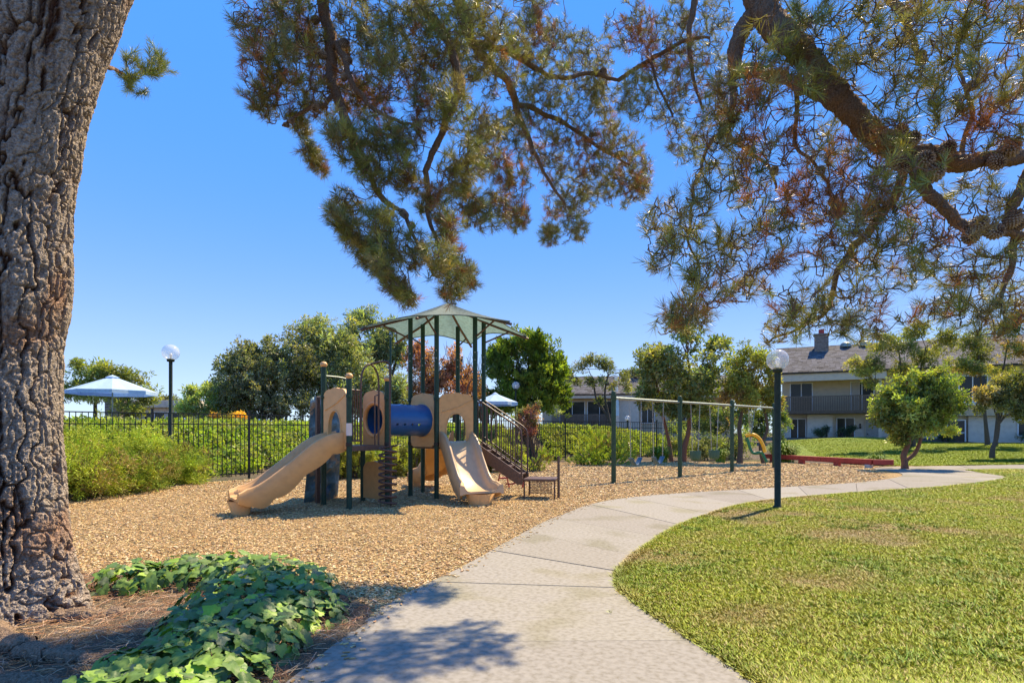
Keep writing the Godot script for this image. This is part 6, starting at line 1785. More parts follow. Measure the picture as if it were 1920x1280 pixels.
	for k in 6:
		var a: Vector3 = rim[k]; var z: Vector3 = rim[(k + 1) % 6]
		var grid: Array = []
		for i in 13:
			var u := i / 12.0
			var row: Array = []
			for j in 13:
				var v := j / 12.0
				var e := a.lerp(z, v)
				e = e.lerp(apex + Vector3(0, -0.55, 0), 0.20 * sin(v * PI))
				var p := apex.lerp(e, u)
				p.y -= 0.10 * sin(u * PI) * (0.4 + 0.6 * sin(v * PI)) - 0.11 * u * sin(v * PI)
				row.append(p)
			grid.append(row)
		for i in 12:
			for j in 12:
				var ns: Array = []
				for w in [[i, j], [i, j + 1], [i + 1, j + 1], [i + 1, j]]:
					var du: Vector3 = grid[mini(w[0] + 1, 12)][w[1]] - grid[maxi(w[0] - 1, 0)][w[1]]
					var dv: Vector3 = grid[maxi(w[0], 1)][mini(w[1] + 1, 12)] - grid[maxi(w[0], 1)][maxi(w[1] - 1, 0)]
					var nn := du.cross(dv).normalized()
					ns.append(nn if nn.y > 0 else -nn)
				cb.quadn([grid[i][j], grid[i][j + 1], grid[i + 1][j + 1], grid[i + 1][j]], ns)
	var can := part(t, "canopy", cb.mesh(), M.teal_fabric)
	can.set_meta("label", "hexagonal grey green mesh shade canopy")
	for k in 6:
		var a: Vector3 = rim[k]; var z: Vector3 = rim[(k + 1) % 6]
		var hem: Array = []
		for j in 13:
			var v := j / 12.0
			var e := a.lerp(z, v)
			e = e.lerp(apex + Vector3(0, -0.55, 0), 0.20 * sin(v * PI))
			hem.append(e + Vector3(0, 0.11 * sin(v * PI) - 0.006, 0))
		var hb := MB.new()
		hb.tube(hem, [0.012], 6)
		part(can, "hem", hb.mesh(), M.teal_fabric, true)
		var rf := MB.new()
		var lo2: Vector3 = apex.lerp(a, 1.02) + Vector3(0, -0.05, 0)
		var hi2: Vector3 = apex + Vector3(0, -0.07, 0)
		var mid: Vector3 = hi2.lerp(lo2, 0.5) + Vector3(0, -0.03, 0)
		rf.tube([hi2, mid, lo2], [0.026], 8)
		part(can, "rafter", rf.mesh(), M.brown_metal, true)
		var hp: Vector2 = hex[k]
		var strut := MB.new()
		strut.tube([V(hp.x, 3.2, hp.y), apex.lerp(a, 0.78) + Vector3(0, -0.06, 0)], [0.018], 8)
		part(can, "strut", strut.mesh(), M.brown_metal, true)

# ---------------------------------------------------------------- swings
const SW0 := Vector2(2.67, 15.4)
const SW1 := Vector2(9.7, 21.7)

func swing_at(t: float, y: float) -> Vector3:
	var p := SW0.lerp(SW1, t)
	return V(p.x, y, p.y)

func chain_mesh(a: Vector3, b: Vector3) -> ArrayMesh:
	var m := MB.new()
	var n := int(a.distance_to(b) / 0.05)
	var d := (b - a).normalized()
	var s := d.cross(Vector3.UP if absf(d.y) < 0.9 else Vector3.RIGHT).normalized()
	for k in n:
		var c := a.lerp(b, (k + 0.5) / n)
		var w := s if k % 2 == 0 else d.cross(s)
		m.tube([c - d * 0.032, c - d * 0.018 + w * 0.013, c + d * 0.018 + w * 0.013, c + d * 0.032], [0.0045], 4, false)
		m.tube([c - d * 0.032, c - d * 0.018 - w * 0.013, c + d * 0.018 - w * 0.013, c + d * 0.032], [0.0045], 4, false)
	return m.mesh()

func make_swings() -> void:
	var f := thing("swing_frame", "three bay swing frame of four dark green posts under a grey beam", "swing set", V(SW0.x, 0, SW0.y))
	for k in 4:
		var b := MB.new()
		var p := SW0.lerp(SW1, k / 3.0)
		b.lathe([Vector2(0.063, -0.15), Vector2(0.063, 2.34), Vector2(0.055, 2.37), Vector2(0.035, 2.40), Vector2(0.0, 2.41)], V(p.x, 0, p.y), 18)
		part(f, "post", b.mesh(), M.swing_metal)
		var c := MB.new()
		c.lathe([Vector2(0.05, 2.14), Vector2(0.075, 2.14), Vector2(0.075, 2.28), Vector2(0.05, 2.28)], V(p.x, 0, p.y), 16)
		part(f, "clamp", c.mesh(), M.swing_metal)
	for k in 3:
		pipe(f, "beam", [swing_at((k + 0.02) / 3.0, 2.21), swing_at((k + 0.98) / 3.0, 2.21)], 0.034, M.galv, 1)
	var dir := (swing_at(1, 0) - swing_at(0, 0)).normalized()
	var sets := [[0.0735, 0.1286, "belt", "belt swing nearest the first green swing post"], [0.186, 0.242, "belt", "belt swing next to the second green swing post"], [0.397, 0.452, "bucket", "toddler bucket swing nearest the second swing post"], [0.5146, 0.573, "bucket", "toddler bucket swing nearest the third swing post"]]
	for s in sets:
		var a := swing_at(s[0], 2.17); var z := swing_at(s[1], 2.17)
		var sw: Node3D
		var c := (a + z) / 2.0
		if s[2] == "belt":
			sw = thing("belt_swing", s[3], "swing", Vector3(c.x, 0.42, c.z), "belt swings in the first bay")
			var b := MB.new()
			var e0 := a + dir * 0.04; var e1 := z - dir * 0.04
			var line: Array = []
			for k in 13:
				var t := k / 12.0
				line.append(Vector3(e0.x, 0, e0.z).lerp(Vector3(e1.x, 0, e1.z), t) + Vector3(0, 0.62 - 0.20 * sin(t * PI), 0))
			var ups: Array = []; var sc: Array = []
			for k in 13:
				ups.append(Vector3.UP); sc.append(Vector2.ONE)
			b.sweep(PackedVector2Array([Vector2(-0.075, -0.008), Vector2(0.075, -0.008), Vector2(0.075, 0.008), Vector2(-0.075, 0.008)]), line, ups, sc)
			part(sw, "seat", b.mesh(), M.belt)
			part(sw, "chain", chain_mesh(a, line[0]), M.chain)
			part(sw, "chain", chain_mesh(z, line[12]), M.chain)
		else:
			sw = thing("bucket_swing", s[3], "swing", Vector3(c.x, 0.42, c.z), "toddler swings in the second bay")
			var b := MB.new()
			var o := Vector3(c.x, 0, c.z)
			b.lathe([Vector2(0.0, 0.44), Vector2(0.12, 0.45), Vector2(0.16, 0.52), Vector2(0.17, 0.66), Vector2(0.175, 0.74), Vector2(0.16, 0.74), Vector2(0.145, 0.55), Vector2(0.1, 0.48), Vector2(0.0, 0.47)], o, 18)
			part(sw, "seat", b.mesh(), M.bucket)
			part(sw, "chain", chain_mesh(a, o - dir * 0.165 + Vector3(0, 0.74, 0)), M.chain)
			part(sw, "chain", chain_mesh(z, o + dir * 0.165 + Vector3(0, 0.74, 0)), M.chain)
	# the chair swing with a yellow restraint
	var c2 := swing_at(0.815, 0.0)
	var cs := thing("chair_swing", "green moulded chair swing with a yellow harness in the last bay", "swing", c2 + Vector3(0, 0.34, 0))
	var lean := Vector3(0.93, 0.0, 0.36)
	var side := lean.cross(Vector3.UP).normalized()
	var back: Array = [c2 - lean * 0.20 + Vector3(0, 1.18, 0), c2 - lean * 0.12 + Vector3(0, 0.9, 0), c2 - lean * 0.02 + Vector3(0, 0.62, 0), c2 + lean * 0.12 + Vector3(0, 0.56, 0), c2 + lean * 0.30 + Vector3(0, 0.58, 0), c2 + lean * 0.38 + Vector3(0, 0.44, 0), c2 + lean * 0.46 + Vector3(0, 0.28, 0)]
	var bl := smooth3(back, 4)
	var ups2: Array = []; var sc2: Array = []
	for i in bl.size():
		var tt: Vector3 = bl[mini(i + 1, bl.size() - 1)] - bl[maxi(i - 1, 0)]
		ups2.append(tt.cross(side) * -1.0); sc2.append(Vector2(1.0, 1.0))
	var cb := MB.new()
	cb.sweep(PackedVector2Array([Vector2(-0.16, 0.07), Vector2(-0.15, -0.01), Vector2(-0.1, -0.03), Vector2(0.1, -0.03), Vector2(0.15, -0.01), Vector2(0.16, 0.07), Vector2(0.14, 0.07), Vector2(0.11, 0.01), Vector2(-0.11, 0.01), Vector2(-0.14, 0.07)]), bl, ups2, sc2)
	part(cs, "seat", cb.mesh(), M.green_plastic)
	for s: float in [-0.15, 0.0, 0.15]:
		var hb := MB.new()
		hb.tube(smooth3([back[0] + side * s, c2 + lean * 0.02 + side * s + Vector3(0, 1.24, 0), c2 + lean * 0.22 + side * s + Vector3(0, 1.12, 0), c2 + lean * 0.36 + side * s + Vector3(0, 0.86, 0), c2 + lean * 0.42 + side * s + Vector3(0, 0.62, 0)], 5), [0.055], 8)
		part(cs, "harness", hb.mesh(), M.yellow_plastic)
		part(cs, "chain", chain_mesh(c2 + dir * s * 1.6 + Vector3(0, 2.17, 0), c2 - lean * 0.05 + side * s + Vector3(0, 1.0, 0)), M.chain)
	var hb2 := MB.new()
	hb2.tube([c2 + lean * 0.36 + side * -0.2 + Vector3(0, 0.86, 0), c2 + lean * 0.36 + side * 0.2 + Vector3(0, 0.86, 0)], [0.04], 8)
	part(cs, "harness", hb2.mesh(), M.yellow_plastic)

# ---------------------------------------------------------------- lamps, umbrellas, small things
func globe_lamp(label: String, at: Vector3, h: float, gr: float, r := 0.05) -> void:
	var t := thing("globe_lamp", label, "lamp post", at, "globe lamps")
	var b := MB.new()
	b.lathe([Vector2(r * 1.5, -0.05), Vector2(r * 1.5, 0.03), Vector2(r, 0.05), Vector2(r, h - gr * 2.0 - 0.02), Vector2(0.0, h - gr * 2.0 - 0.02)], at, 18)
	var p := part(t, "pole", b.mesh(), M.lamp_metal)
	var f := MB.new()
	var y := h - gr * 2.0
	f.lathe([Vector2(r, y - 0.04), Vector2(gr * 0.42, y - 0.03), Vector2(gr * 0.46, y + 0.035), Vector2(gr * 0.3, y + 0.05), Vector2(0.0, y + 0.05)], at, 18)
	part(p, "fitter", f.mesh(), M.lamp_metal, true)
	var s := MB.new()
	s.ball(at + Vector3(0, h - gr, 0), gr, 32, 1.0)
	# a finer sphere than ball() gives
	s = MB.new()
	var prof: Array = []
	for i in 25:
		var a := -PI / 2 + 0.42 + (PI - 0.42) * i / 24.0
		prof.append(Vector2(cos(a) * gr, sin(a) * gr))
	s.lathe(prof, at + Vector3(0, h - gr, 0), 36)
	part(t, "globe", s.mesh(), M.globe)
	var u := MB.new()
	u.lathe([Vector2(0.02, 0.0), Vector2(0.025, 0.05), Vector2(0.045, 0.11), Vector2(0.03, 0.15), Vector2(0.0, 0.165)], at + Vector3(0, y + 0.05, 0), 14)
	part(t, "bulb", u.mesh(), M.bulb)

func umbrella(label: String, at: Vector3, rim_y: float, top_y: float, r: float) -> void:
	var t := thing("pool_umbrella", label, "umbrella", at, "pool umbrellas")
	pipe(t, "pole", [at + Vector3(0, -0.1, 0), Vector3(at.x, top_y, at.z)], 0.028, M.galv, 1)
	var apex := Vector3(at.x, top_y, at.z)
	var b := MB.new()
	var v := MB.new()
	for k in 8:
		var a := TAU * k / 8.0 + 0.2; var z := TAU * (k + 1) / 8.0 + 0.2
		var p := Vector3(at.x + cos(a) * r, rim_y + 0.09, at.z + sin(a) * r)
		var q := Vector3(at.x + cos(z) * r, rim_y + 0.09, at.z + sin(z) * r)
		var m := (p + q) / 2.0
		m = m.lerp(Vector3(at.x, m.y, at.z), 0.05)
		var hint := Vector3(cos((a + z) / 2), 1.2, sin((a + z) / 2))
		b.tri(apex, p, m, hint)
		b.tri(apex, m, q, hint)
		b.quad(p, m, m - Vector3(0, 0.13, 0), p - Vector3(0, 0.13, 0), hint)
		b.quad(m, q, q - Vector3(0, 0.13, 0), m - Vector3(0, 0.13, 0), hint)
		var rr := r * 0.16
		v.tri(apex + Vector3(0, 0.05, 0), Vector3(at.x + cos(a) * rr, top_y - 0.05, at.z + sin(a) * rr), Vector3(at.x + cos(z) * rr, top_y - 0.05, at.z + sin(z) * rr), hint)
		var rb := MB.new()
		rb.tube([apex + Vector3(0, -0.05, 0), p - Vector3(0, 0.02, 0)], [0.01], 5)
		part(t, "rib", rb.mesh(), M.galv)
	var c := part(t, "canopy", b.mesh(), M.blue_fabric)
	part(c, "vent", v.mesh(), M.blue_fabric, true)

func lounger(label: String, at: Vector3, turn: float) -> void:
	var t := thing("sun_lounger", label, "lounger", at, "pool loungers")
	var ba := Basis(Vector3.UP, turn)
	var b := MB.new()
	b.box(at + ba * Vector3(0, 0.38, 0), Vector3(1.3, 0.09, 0.62), ba, 0.02)
	part(t, "cushion", b.mesh(), M.lounge)
	b = MB.new()
	b.box(at + ba * Vector3(0.85, 0.62, 0), Vector3(0.75, 0.08, 0.62), ba * Basis(Vector3.BACK, 0.85), 0.02)
	part(t, "backrest", b.mesh(), M.lounge)
	for x in [-0.55, 0.55]:
		for z in [-0.26, 0.26]:
			b = MB.new()
			b.box(at + ba * Vector3(x, 0.15, z), Vector3(0.05, 0.36, 0.05), ba)
			part(t, "leg", b.mesh(), M.white_paint)

func make_small_things() -> void:
	globe_lamp("tall green lamp post with clear globe on the lawn edge beside the path", V(4.5, 0.02, 9.93), 2.69, 0.178, 0.052)
	globe_lamp("globe lamp standing against the sky left of the trees", g(-9.9, 17.0), 3.86 - H(-9.9, 17.0), 0.235, 0.05)
	globe_lamp("globe lamp in front of the bright green rounded tree", g(0.17, 26.6), 3.62 - H(0.17, 26.6), 0.18, 0.04)
	globe_lamp("globe lamp just left of the rock climbing wall", g(-10.7, 30.0), 2.9 - H(-10.7, 30.0), 0.18, 0.04)
	globe_lamp("low globe lamp before the wall of the distant house", g(7.1, 36.0), 2.35 - H(7.1, 36.0), 0.16, 0.04)
	umbrella("pale blue pool umbrella left of the tall globe lamp", g(-15.2, 22.3), 2.78, 3.45, 1.48)
	umbrella("pale blue pool umbrella right of the canopy posts", g(-0.72, 25.0), 2.5, 2.98, 0.98)
	lounger("pool lounger nearest the umbrella pole", g(-15.2, 25.0), 0.5)
	lounger("pool lounger behind the fence right of the umbrella", g(-16.6, 27.0), 0.4)
	lounger("blue lounger behind the fence under the dark evergreen", g(-13.0, 27.6), 0.2)
	# tall thin pole
	var pl := thing("tall_pole", "tall thin blue green pole behind the blue tunnel", "pole", g(-4.97, 24.0))
	pipe(pl, "shaft", [g(-4.97, 24.0, -0.2), V(-4.97, 5.2, 24.0)], 0.042, M.green_metal, 1)
	var cp := MB.new()
	cp.ball(V(-4.97, 5.2, 24.0), 0.045, 10)
	part(pl, "cap", cp.mesh(), M.green_metal)
	# low red beam
	var rb := thing("balance_beam", "low red timber beam on pale blocks along the mulch edge", "beam", V(12.9, 0, 23.4))
	var ends := [Vector2(11.7, 27.2), Vector2(12.65, 23.9), Vector2(13.3, 21.6), Vector2(13.85, 21.25)]
	for k in 3:
		var a: Vector2 = ends[k]; var z: Vector2 = ends[k + 1]
		var c := (a + z) / 2.0
		var b := MB.new()
		b.box(V(c.x, 0.22, c.y), Vector3(a.distance_to(z) - 0.012, 0.20, 0.15), Basis(Vector3.UP, atan2(z.y - a.y, z.x - a.x)), 0.012)
		part(rb, "timber", b.mesh(), M.red_wood)
	for q in [0.1, 0.4, 0.72, 0.97]:
		var p: Vector2 = ends[0].lerp(ends[2], q)
		var b := MB.new()
		b.box(V(p.x, 0.05, p.y), Vector3(0.2, 0.14, 0.2), Basis(Vector3.UP, 0.4), 0.01)
		part(rb, "block", b.mesh(), M.white_block if q > 0.9 else M.red_wood)
	# rocker under the stairs
	var o := V(-0.2, 0, 13.8)
	var rk := thing("rocker_seat", "small rust red rocker seat half hidden below the play stairs", "rocker", o)
	pipe(rk, "frame", [o + Vector3(-0.16, 0.0, 0), o + Vector3(-0.02, 0.62, 0), o + Vector3(0.14, 0.0, 0)], 0.02, M.red_wood, 1)
	var seat := MB.new()
	seat.lathe([Vector2(0.0, 0.22), Vector2(0.12, 0.22), Vector2(0.13, 0.245), Vector2(0.0, 0.25)], o, 16)
	part(rk, "seat", seat.mesh(), M.red_wood)
	var plank := MB.new()
	plank.box(o + Vector3(0.1, 0.42, 0.02), Vector3(0.75, 0.04, 0.14), Basis(), 0.008)
	part(rk, "plank", plank.mesh(), M.slat_wood)
	pipe(rk, "handle", [o + Vector3(0.05, 0.1, 0.1), o + Vector3(0.25, 0.12, 0.15), o + Vector3(0.42, 0.22, 0.1), o + Vector3(0.45, 0.38, 0.0), o + Vector3(0.45, 0.0, 0.0)], 0.018, M.red_wood, 5)

# ---------------------------------------------------------------- ivy by the pine
func ivy_leaf(sd: int) -> ArrayMesh:
	var r := RandomNumberGenerator.new()
	r.seed = sd
	var b := MB.new()
	# half outline of a five lobed leaf, tip at +y
	var half := [Vector2(0.0, -0.02), Vector2(0.16, -0.16), Vector2(0.36, -0.14), Vector2(0.50, 0.06), Vector2(0.40, 0.22), Vector2(0.46, 0.44), Vector2(0.28, 0.52), Vector2(0.16, 0.76), Vector2(0.0, 1.0)]
	var cup := r.randf_range(0.10, 0.26)
	var droop := r.randf_range(0.1, 0.3)
	var wob := r.randf_range(-0.05, 0.05)
	var lift := func(p: Vector2) -> Vector3:
		return Vector3(p.x + wob * p.y, cup * absf(p.x) * 0.9 - droop * p.y * p.y - 0.25 * p.x * p.x + 0.03 * sin(p.y * 9.0 + p.x * 7.0), p.y)
	for s: float in [-1.0, 1.0]:
		for k in half.size() - 1:
			var c := Vector2(0, 0.22)
			var p: Vector2 = half[k]; var q: Vector2 = half[k + 1]
			p.x *= s; q.x *= s
			var m := c.lerp(p, 0.5); var w := c.lerp(q, 0.5)
			b.col = Color(1.35, 1.3, 1.5)
			b.tri(lift.call(c), lift.call(m), lift.call(w), Vector3.UP)
			b.col = Color(0.92, 0.92, 0.9)
			b.tri(lift.call(m), lift.call(p), lift.call(w), Vector3.UP)
			b.tri(lift.call(p), lift.call(q), lift.call(w), Vector3.UP)
	for k in b.v.size():
		var p := Vector2(b.v[k].x, b.v[k].z)
		var e := 0.02
		var hx: float = lift.call(p + Vector2(e, 0)).y - lift.call(p - Vector2(e, 0)).y
		var hz: float = lift.call(p + Vector2(0, e)).y - lift.call(p - Vector2(0, e)).y
		b.n[k] = Vector3(-hx, 2.0 * e, -hz).normalized()
	return b.mesh()

func make_ivy() -> void:
	var t := thing("ivy_patch", "patch of dark glossy ivy beside the pine trunk", "ivy", V(-2.0, 0, 4.0))
	var dome := [[-3.12, 4.80, 0.32], [-2.8, 5.02, 0.36], [-2.4, 5.02, 0.42], [-2.0, 4.75, 0.5], [-1.68, 4.45, 0.45], [-1.9, 4.1, 0.45], [-1.48, 4.0, 0.36], [-1.66, 3.7, 0.4], [-1.98, 3.72, 0.3], [-1.5, 3.42, 0.3], [-1.72, 3.2, 0.35], [-1.75, 2.85, 0.33], [-1.48, 2.9, 0.3], [-1.95, 2.95, 0.22], [-1.6, 2.5, 0.35], [-1.85, 2.6, 0.25]]
	var cover := func(x: float, d: float) -> float:
		var h := 0.0
		for q in dome:
			var r2: float = (pow(x - q[0], 2.0) + pow(d - q[1], 2.0)) / (q[2] * q[2])
			if r2 < 1.0:
				h = maxf(h, sqrt(1.0 - r2) * (0.12 + 0.34 * q[2]))
		return h
	var leaves: Array = []
	var tries := 0
	while leaves.size() < 1900 and tries < 30000:
		tries += 1
		var q: Array = dome[rng.randi() % dome.size()]
		var a := rng.randf() * TAU
		var rr: float = q[2] * sqrt(rng.randf())
		var x: float = q[0] + cos(a) * rr
		var d: float = q[1] + sin(a) * rr
		var h: float = cover.call(x, d)
		if h < 0.03:
			continue
		var e := 0.03
		var slope := Vector3(cover.call(x - e, d) - cover.call(x + e, d), 2.0 * e * 1.3, cover.call(x, d + e) - cover.call(x, d - e))
		var layer := rng.randf_range(0.55, 1.06)
		leaves.append([V(x, H(x, d) + h * layer, d), slope.normalized(), layer])
	leaves.sort_custom(func(a, b): return (a[2] * 1.5 + a[0].z * 0.5) > (b[2] * 1.5 + b[0].z * 0.5))
	var shapes := [ivy_leaf(1), ivy_leaf(2), ivy_leaf(3), ivy_leaf(4), ivy_leaf(5)]
	var mats: Array = []
	for c in [Color(0.125, 0.215, 0.05), Color(0.165, 0.28, 0.055), Color(0.10, 0.165, 0.06), Color(0.22, 0.35, 0.055), Color(0.26, 0.42, 0.045), Color(0.17, 0.22, 0.11)]:
		var m: StandardMaterial3D = M.ivy.duplicate()
		m.albedo_color = c.linear_to_srgb()
		mats.append(m)
	var buf := PackedFloat32Array()
	var stalks := MB.new()
	for k in leaves.size():
		var lf: Array = leaves[k]
		var up: Vector3 = (lf[1] + on_ball() * 0.45 + Vector3(0.05, 0.0, 0.15)).normalized()
		var a := rng.randf() * TAU
		var fw := Vector3(cos(a), -0.1, sin(a)) + Vector3(lf[1].x, -0.3, lf[1].z) * 1.2
		fw = (fw - up * fw.dot(up)).normalized()
		var ba := Basis(up.cross(fw), up, fw).scaled(Vector3.ONE * rng.randf_range(0.055, 0.105))
		var which := rng.randi() % 12
		var mi: int = [0, 0, 0, 1, 1, 1, 2, 2, 3, 3, 4, 5][which]
		if k < 300:
			var o := MeshInstance3D.new()
			o.mesh = shapes[k % 5]
			o.material_override = mats[mi]
			o.name = "leaf"
			t.add_child(o, true)
			o.transform = Transform3D(ba, lf[0] - t.position)
		else:
			put(buf, ba, lf[0], tint([Color(0.125, 0.215, 0.05), Color(0.165, 0.28, 0.055), Color(0.10, 0.165, 0.06), Color(0.22, 0.35, 0.055), Color(0.26, 0.42, 0.045), Color(0.17, 0.22, 0.11)][mi], 0.15))
		if k % 3 == 0:
			var foot: Vector3 = lf[0] + Vector3(rng.randf_range(-0.12, 0.12), 0, rng.randf_range(-0.12, 0.12))
			foot.y = H(foot.x, -foot.z)
			stalks.tube([foot, (foot + lf[0]) / 2 + on_ball() * 0.03, lf[0]], [0.003, 0.0025, 0.0018], 4, false)
	many(t, "leaves", shapes[0], M.ivy, buf)
	part(t, "stalks", stalks.mesh(), mat(Color(0.16, 0.09, 0.05), 0.8)).set_meta("kind", "stuff")

# ---------------------------------------------------------------- chips, needles, grass blades
func make_litter() -> void:
	# wood chips
	var chip := MB.new()
	chip.prism(PackedVector2Array([Vector2(-0.5, -0.16), Vector2(0.3, -0.2), Vector2(0.5, 0.02), Vector2(0.28, 0.17), Vector2(-0.4, 0.14)]), 0.16, Transform3D(Basis(Vector3.RIGHT, -PI / 2), Vector3.ZERO))
	var cm := chip.mesh()
	var buf := PackedFloat32Array()
	var tones := [Color(0.51, 0.36, 0.155), Color(0.59, 0.44, 0.22), Color(0.45, 0.285, 0.125), Color(0.67, 0.53, 0.31), Color(0.31, 0.20, 0.095), Color(0.54, 0.385, 0.175)]
	var n := 0
	while n < 260000:
		n += 1
		# crowded near the eye, thinning out with distance
		var d := 3.6 + 22.0 * pow(rng.randf(), 1.7)
		var x := rng.randf_range(-0.86, 0.62) * d + rng.randf_range(-0.4, 0.4)
		if not Geometry2D.is_point_in_polygon(Vector2(x, d), mulch_area) or Geometry2D.is_point_in_polygon(Vector2(x - 0.04, d), bed_area):
			continue
		var s := rng.randf_range(0.012, 0.040) * (1.0 + ss(7.0, 22.0, d) * 1.3)
		var ba := Basis(Vector3.UP, rng.randf() * TAU) * Basis(Vector3.RIGHT, rng.randf_range(-0.3, 0.3)) * Basis(Vector3.BACK, rng.randf_range(-0.25, 0.25))
		put(buf, ba.scaled(Vector3(s, s, s)), V(x, bumpy(x, d) + rng.randf_range(0.003, 0.016), d), tint(tones[rng.randi() % 6] , 0.25))
	var ch := many(self, "wood_chips", cm, M.litter, buf)
	tag(ch, "loose tan wood chips covering the play area", "wood chips", "", "stuff")
	# strays on the path edge
	buf = PackedFloat32Array()
	for k in 420:
		var i := rng.randi_range(48, 280)
		var p := edge_l[i] + Vector2(absf(rng.randfn(0.0, 0.09)), 0)
		var s := rng.randf_range(0.015, 0.04)
		put(buf, (Basis(Vector3.UP, rng.randf() * TAU)).scaled(Vector3(s, s, s)), V(p.x, H(p.x, p.y) + 0.028, p.y), tint(tones[rng.randi() % 6], 0.25))
	tag(many(self, "stray_chips", cm, M.litter, buf), "few stray wood chips along the left edge of the path", "wood chips", "", "stuff")
	# fallen pine needles and twigs on the bed
	var nd := MB.new()
	nd.tube([Vector3(-0.5, 0.0, 0), Vector3(-0.1, 0.06, 0.05), Vector3(0.5, 0.0, 0.0)], [0.012], 3, false)
	var nm := nd.mesh()
	buf = PackedFloat32Array()
	n = 0
	while n < 15000:
		n += 1
		var x := rng.randf_range(-5.2, -0.9)
		var d := rng.randf_range(1.6, 5.6)
		if not Geometry2D.is_point_in_polygon(Vector2(x, d), bed_area):
			continue
		var s := rng.randf_range(0.07, 0.15)
		var ba := Basis(Vector3.UP, rng.randf() * TAU) * Basis(Vector3.BACK, rng.randf_range(-0.3, 0.3)) * Basis(Vector3.RIGHT, rng.randf() * TAU)
		put(buf, ba.scaled(Vector3(s, s, s)), V(x, bumpy(x, d) + rng.randf_range(0.02, 0.055), d), tint([Color(0.40, 0.22, 0.11), Color(0.55, 0.36, 0.21), Color(0.32, 0.16, 0.08), Color(0.62, 0.46, 0.31)][rng.randi() % 4], 0.25))
	tag(many(self, "fallen_needles", nm, M.litter, buf), "brown fallen pine needles on the bare earth round the pine", "needles", "", "stuff")
	# grass
	var gb := MB.new()
	var r := RandomNumberGenerator.new()
	r.seed = 61
	for k in 9:
		var a := r.randf() * TAU
		var o := Vector3(cos(a), 0, sin(a)) * r.randf() * 0.5
		var dir := Vector3(r.randf_range(-1.1, 1.1), 0.8, r.randf_range(-1.1, 1.1)).normalized()
		var sd := dir.cross(Vector3(cos(a), 0.2, sin(a))).normalized() * 0.055
		var ln := r.randf_range(0.6, 1.15)
		var m := o + dir * ln * 0.55
		var tip := o + dir * ln + Vector3(dir.x, -0.1, dir.z) * 0.35
		var q := r.randf_range(0.8, 1.2)
		gb.col = Color(q, q, q)
		gb.quad(o - sd, o + sd, m + sd * 0.8, m - sd * 0.8, dir.cross(sd))
		gb.tri(m - sd * 0.8, m + sd * 0.8, tip, dir.cross(sd))
	for k in gb.n.size():
		gb.n[k] = (gb.n[k] * (1.0 if gb.n[k].y > 0.0 else -1.0) + Vector3(0, 1.3, 0)).normalized()
	var gm := gb.mesh()
	buf = PackedFloat32Array()
	n = 0
	while n < 170000:
		n += 1
		var d := 2.9 + 17.0 * pow(rng.randf(), 1.9)
		var x := rng.randf_range(0.18, 0.92) * d + rng.randf_range(-0.3, 0.3)
		if not Geometry2D.is_point_in_polygon(Vector2(x, d), lawn_area):
			continue
		var c := lawn_colour(x, d)
		var dry := clampf((c.r - c.g + 0.03) * 9.0, 0.0, 1.0)
		var s := rng.randf_range(0.018, 0.042) * (1.0 + ss(6.0, 18.0, d) * 0.8) * (1.0 - 0.3 * dry)
		var lot := rng.randf()
		if lot < 0.17:
			c = c.lerp(Color(0.60, 0.47, 0.25), 0.8)
		elif lot < 0.34:
			c = c.lerp(Color(0.17, 0.29, 0.04), 0.7)
		elif lot < 0.5:
			c = c.lerp(Color(0.50, 0.52, 0.06), 0.7)
		put(buf, Basis(Vector3.UP, rng.randf() * TAU).scaled(Vector3(s, s, s)), V(x, bumpy(x, d) + 0.026, d), tint(c * 1.05, 0.28))
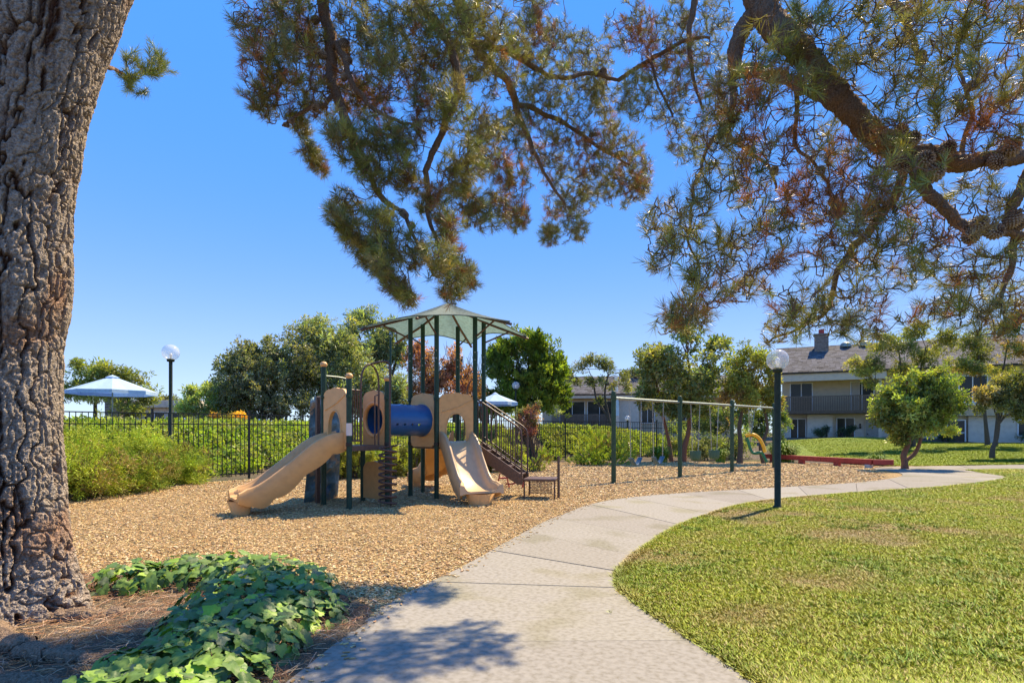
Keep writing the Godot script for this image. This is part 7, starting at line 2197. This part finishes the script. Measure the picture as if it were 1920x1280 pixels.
	# coarse dark tufts here and there
	for k in 900:
		var d := 3.2 + 14.0 * pow(rng.randf(), 1.5)
		var x := rng.randf_range(0.2, 0.92) * d
		if not Geometry2D.is_point_in_polygon(Vector2(x, d), lawn_area) or patch_noise.get_noise_2d(x * 0.8 + 7.0, d * 0.8) < 0.08:
			continue
		for q in 7:
			var xx := x + rng.randfn(0.0, 0.05)
			var dd := d + rng.randfn(0.0, 0.05)
			if not Geometry2D.is_point_in_polygon(Vector2(xx, dd), lawn_area):
				continue
			var s := rng.randf_range(0.04, 0.07)
			put(buf, Basis(Vector3.UP, rng.randf() * TAU).scaled(Vector3(s, s, s)), V(xx, bumpy(xx, dd) + 0.024, dd), tint(Color(0.16, 0.29, 0.035), 0.3))
	# turf leaning over the edge of the path
	for k in 5200:
		var i := rng.randi_range(40, 330)
		var p := edge_r[i].lerp(edge_r[i + 1], rng.randf()) + Vector2(rng.randfn(0.012, 0.022), rng.randfn(0.0, 0.01))
		var s := rng.randf_range(0.02, 0.055)
		put(buf, Basis(Vector3.UP, rng.randf() * TAU).scaled(Vector3(s, s, s)), V(p.x, H(p.x, p.y) + 0.02, p.y), tint(lawn_colour(p.x, p.y).lerp(Color(0.36, 0.27, 0.13), 0.5 * rng.randf()), 0.25))
	tag(many(self, "grass", gm, M.blade, buf), "short patchy green and straw coloured grass of the near lawn", "grass", "", "stuff")
	# grass on the mound behind
	buf = PackedFloat32Array()
	n = 0
	while n < 22000:
		n += 1
		var d := rng.randf_range(21.3, 39.0)
		var x := rng.randf_range(14.0, 0.92 * d)
		if x < lerpf(14.6, 17.5, ss(26.0, 36.0, d)):
			continue
		var c := lawn_colour(x, d + 8.0).lerp(Color(0.27, 0.40, 0.03), 0.6)
		var s := rng.randf_range(0.06, 0.1)
		if d < lerpf(22.6, 23.3, ss(14.0, 24.0, x)):
			continue
		put(buf, Basis(Vector3.UP, rng.randf() * TAU).scaled(Vector3(s, s * 0.8, s)), V(x, bumpy(x, d) + 0.026, d), tint(c, 0.2))
	tag(many(self, "mound_grass", gm, M.blade, buf), "bright green grass of the mound in front of the house", "grass", "", "stuff")
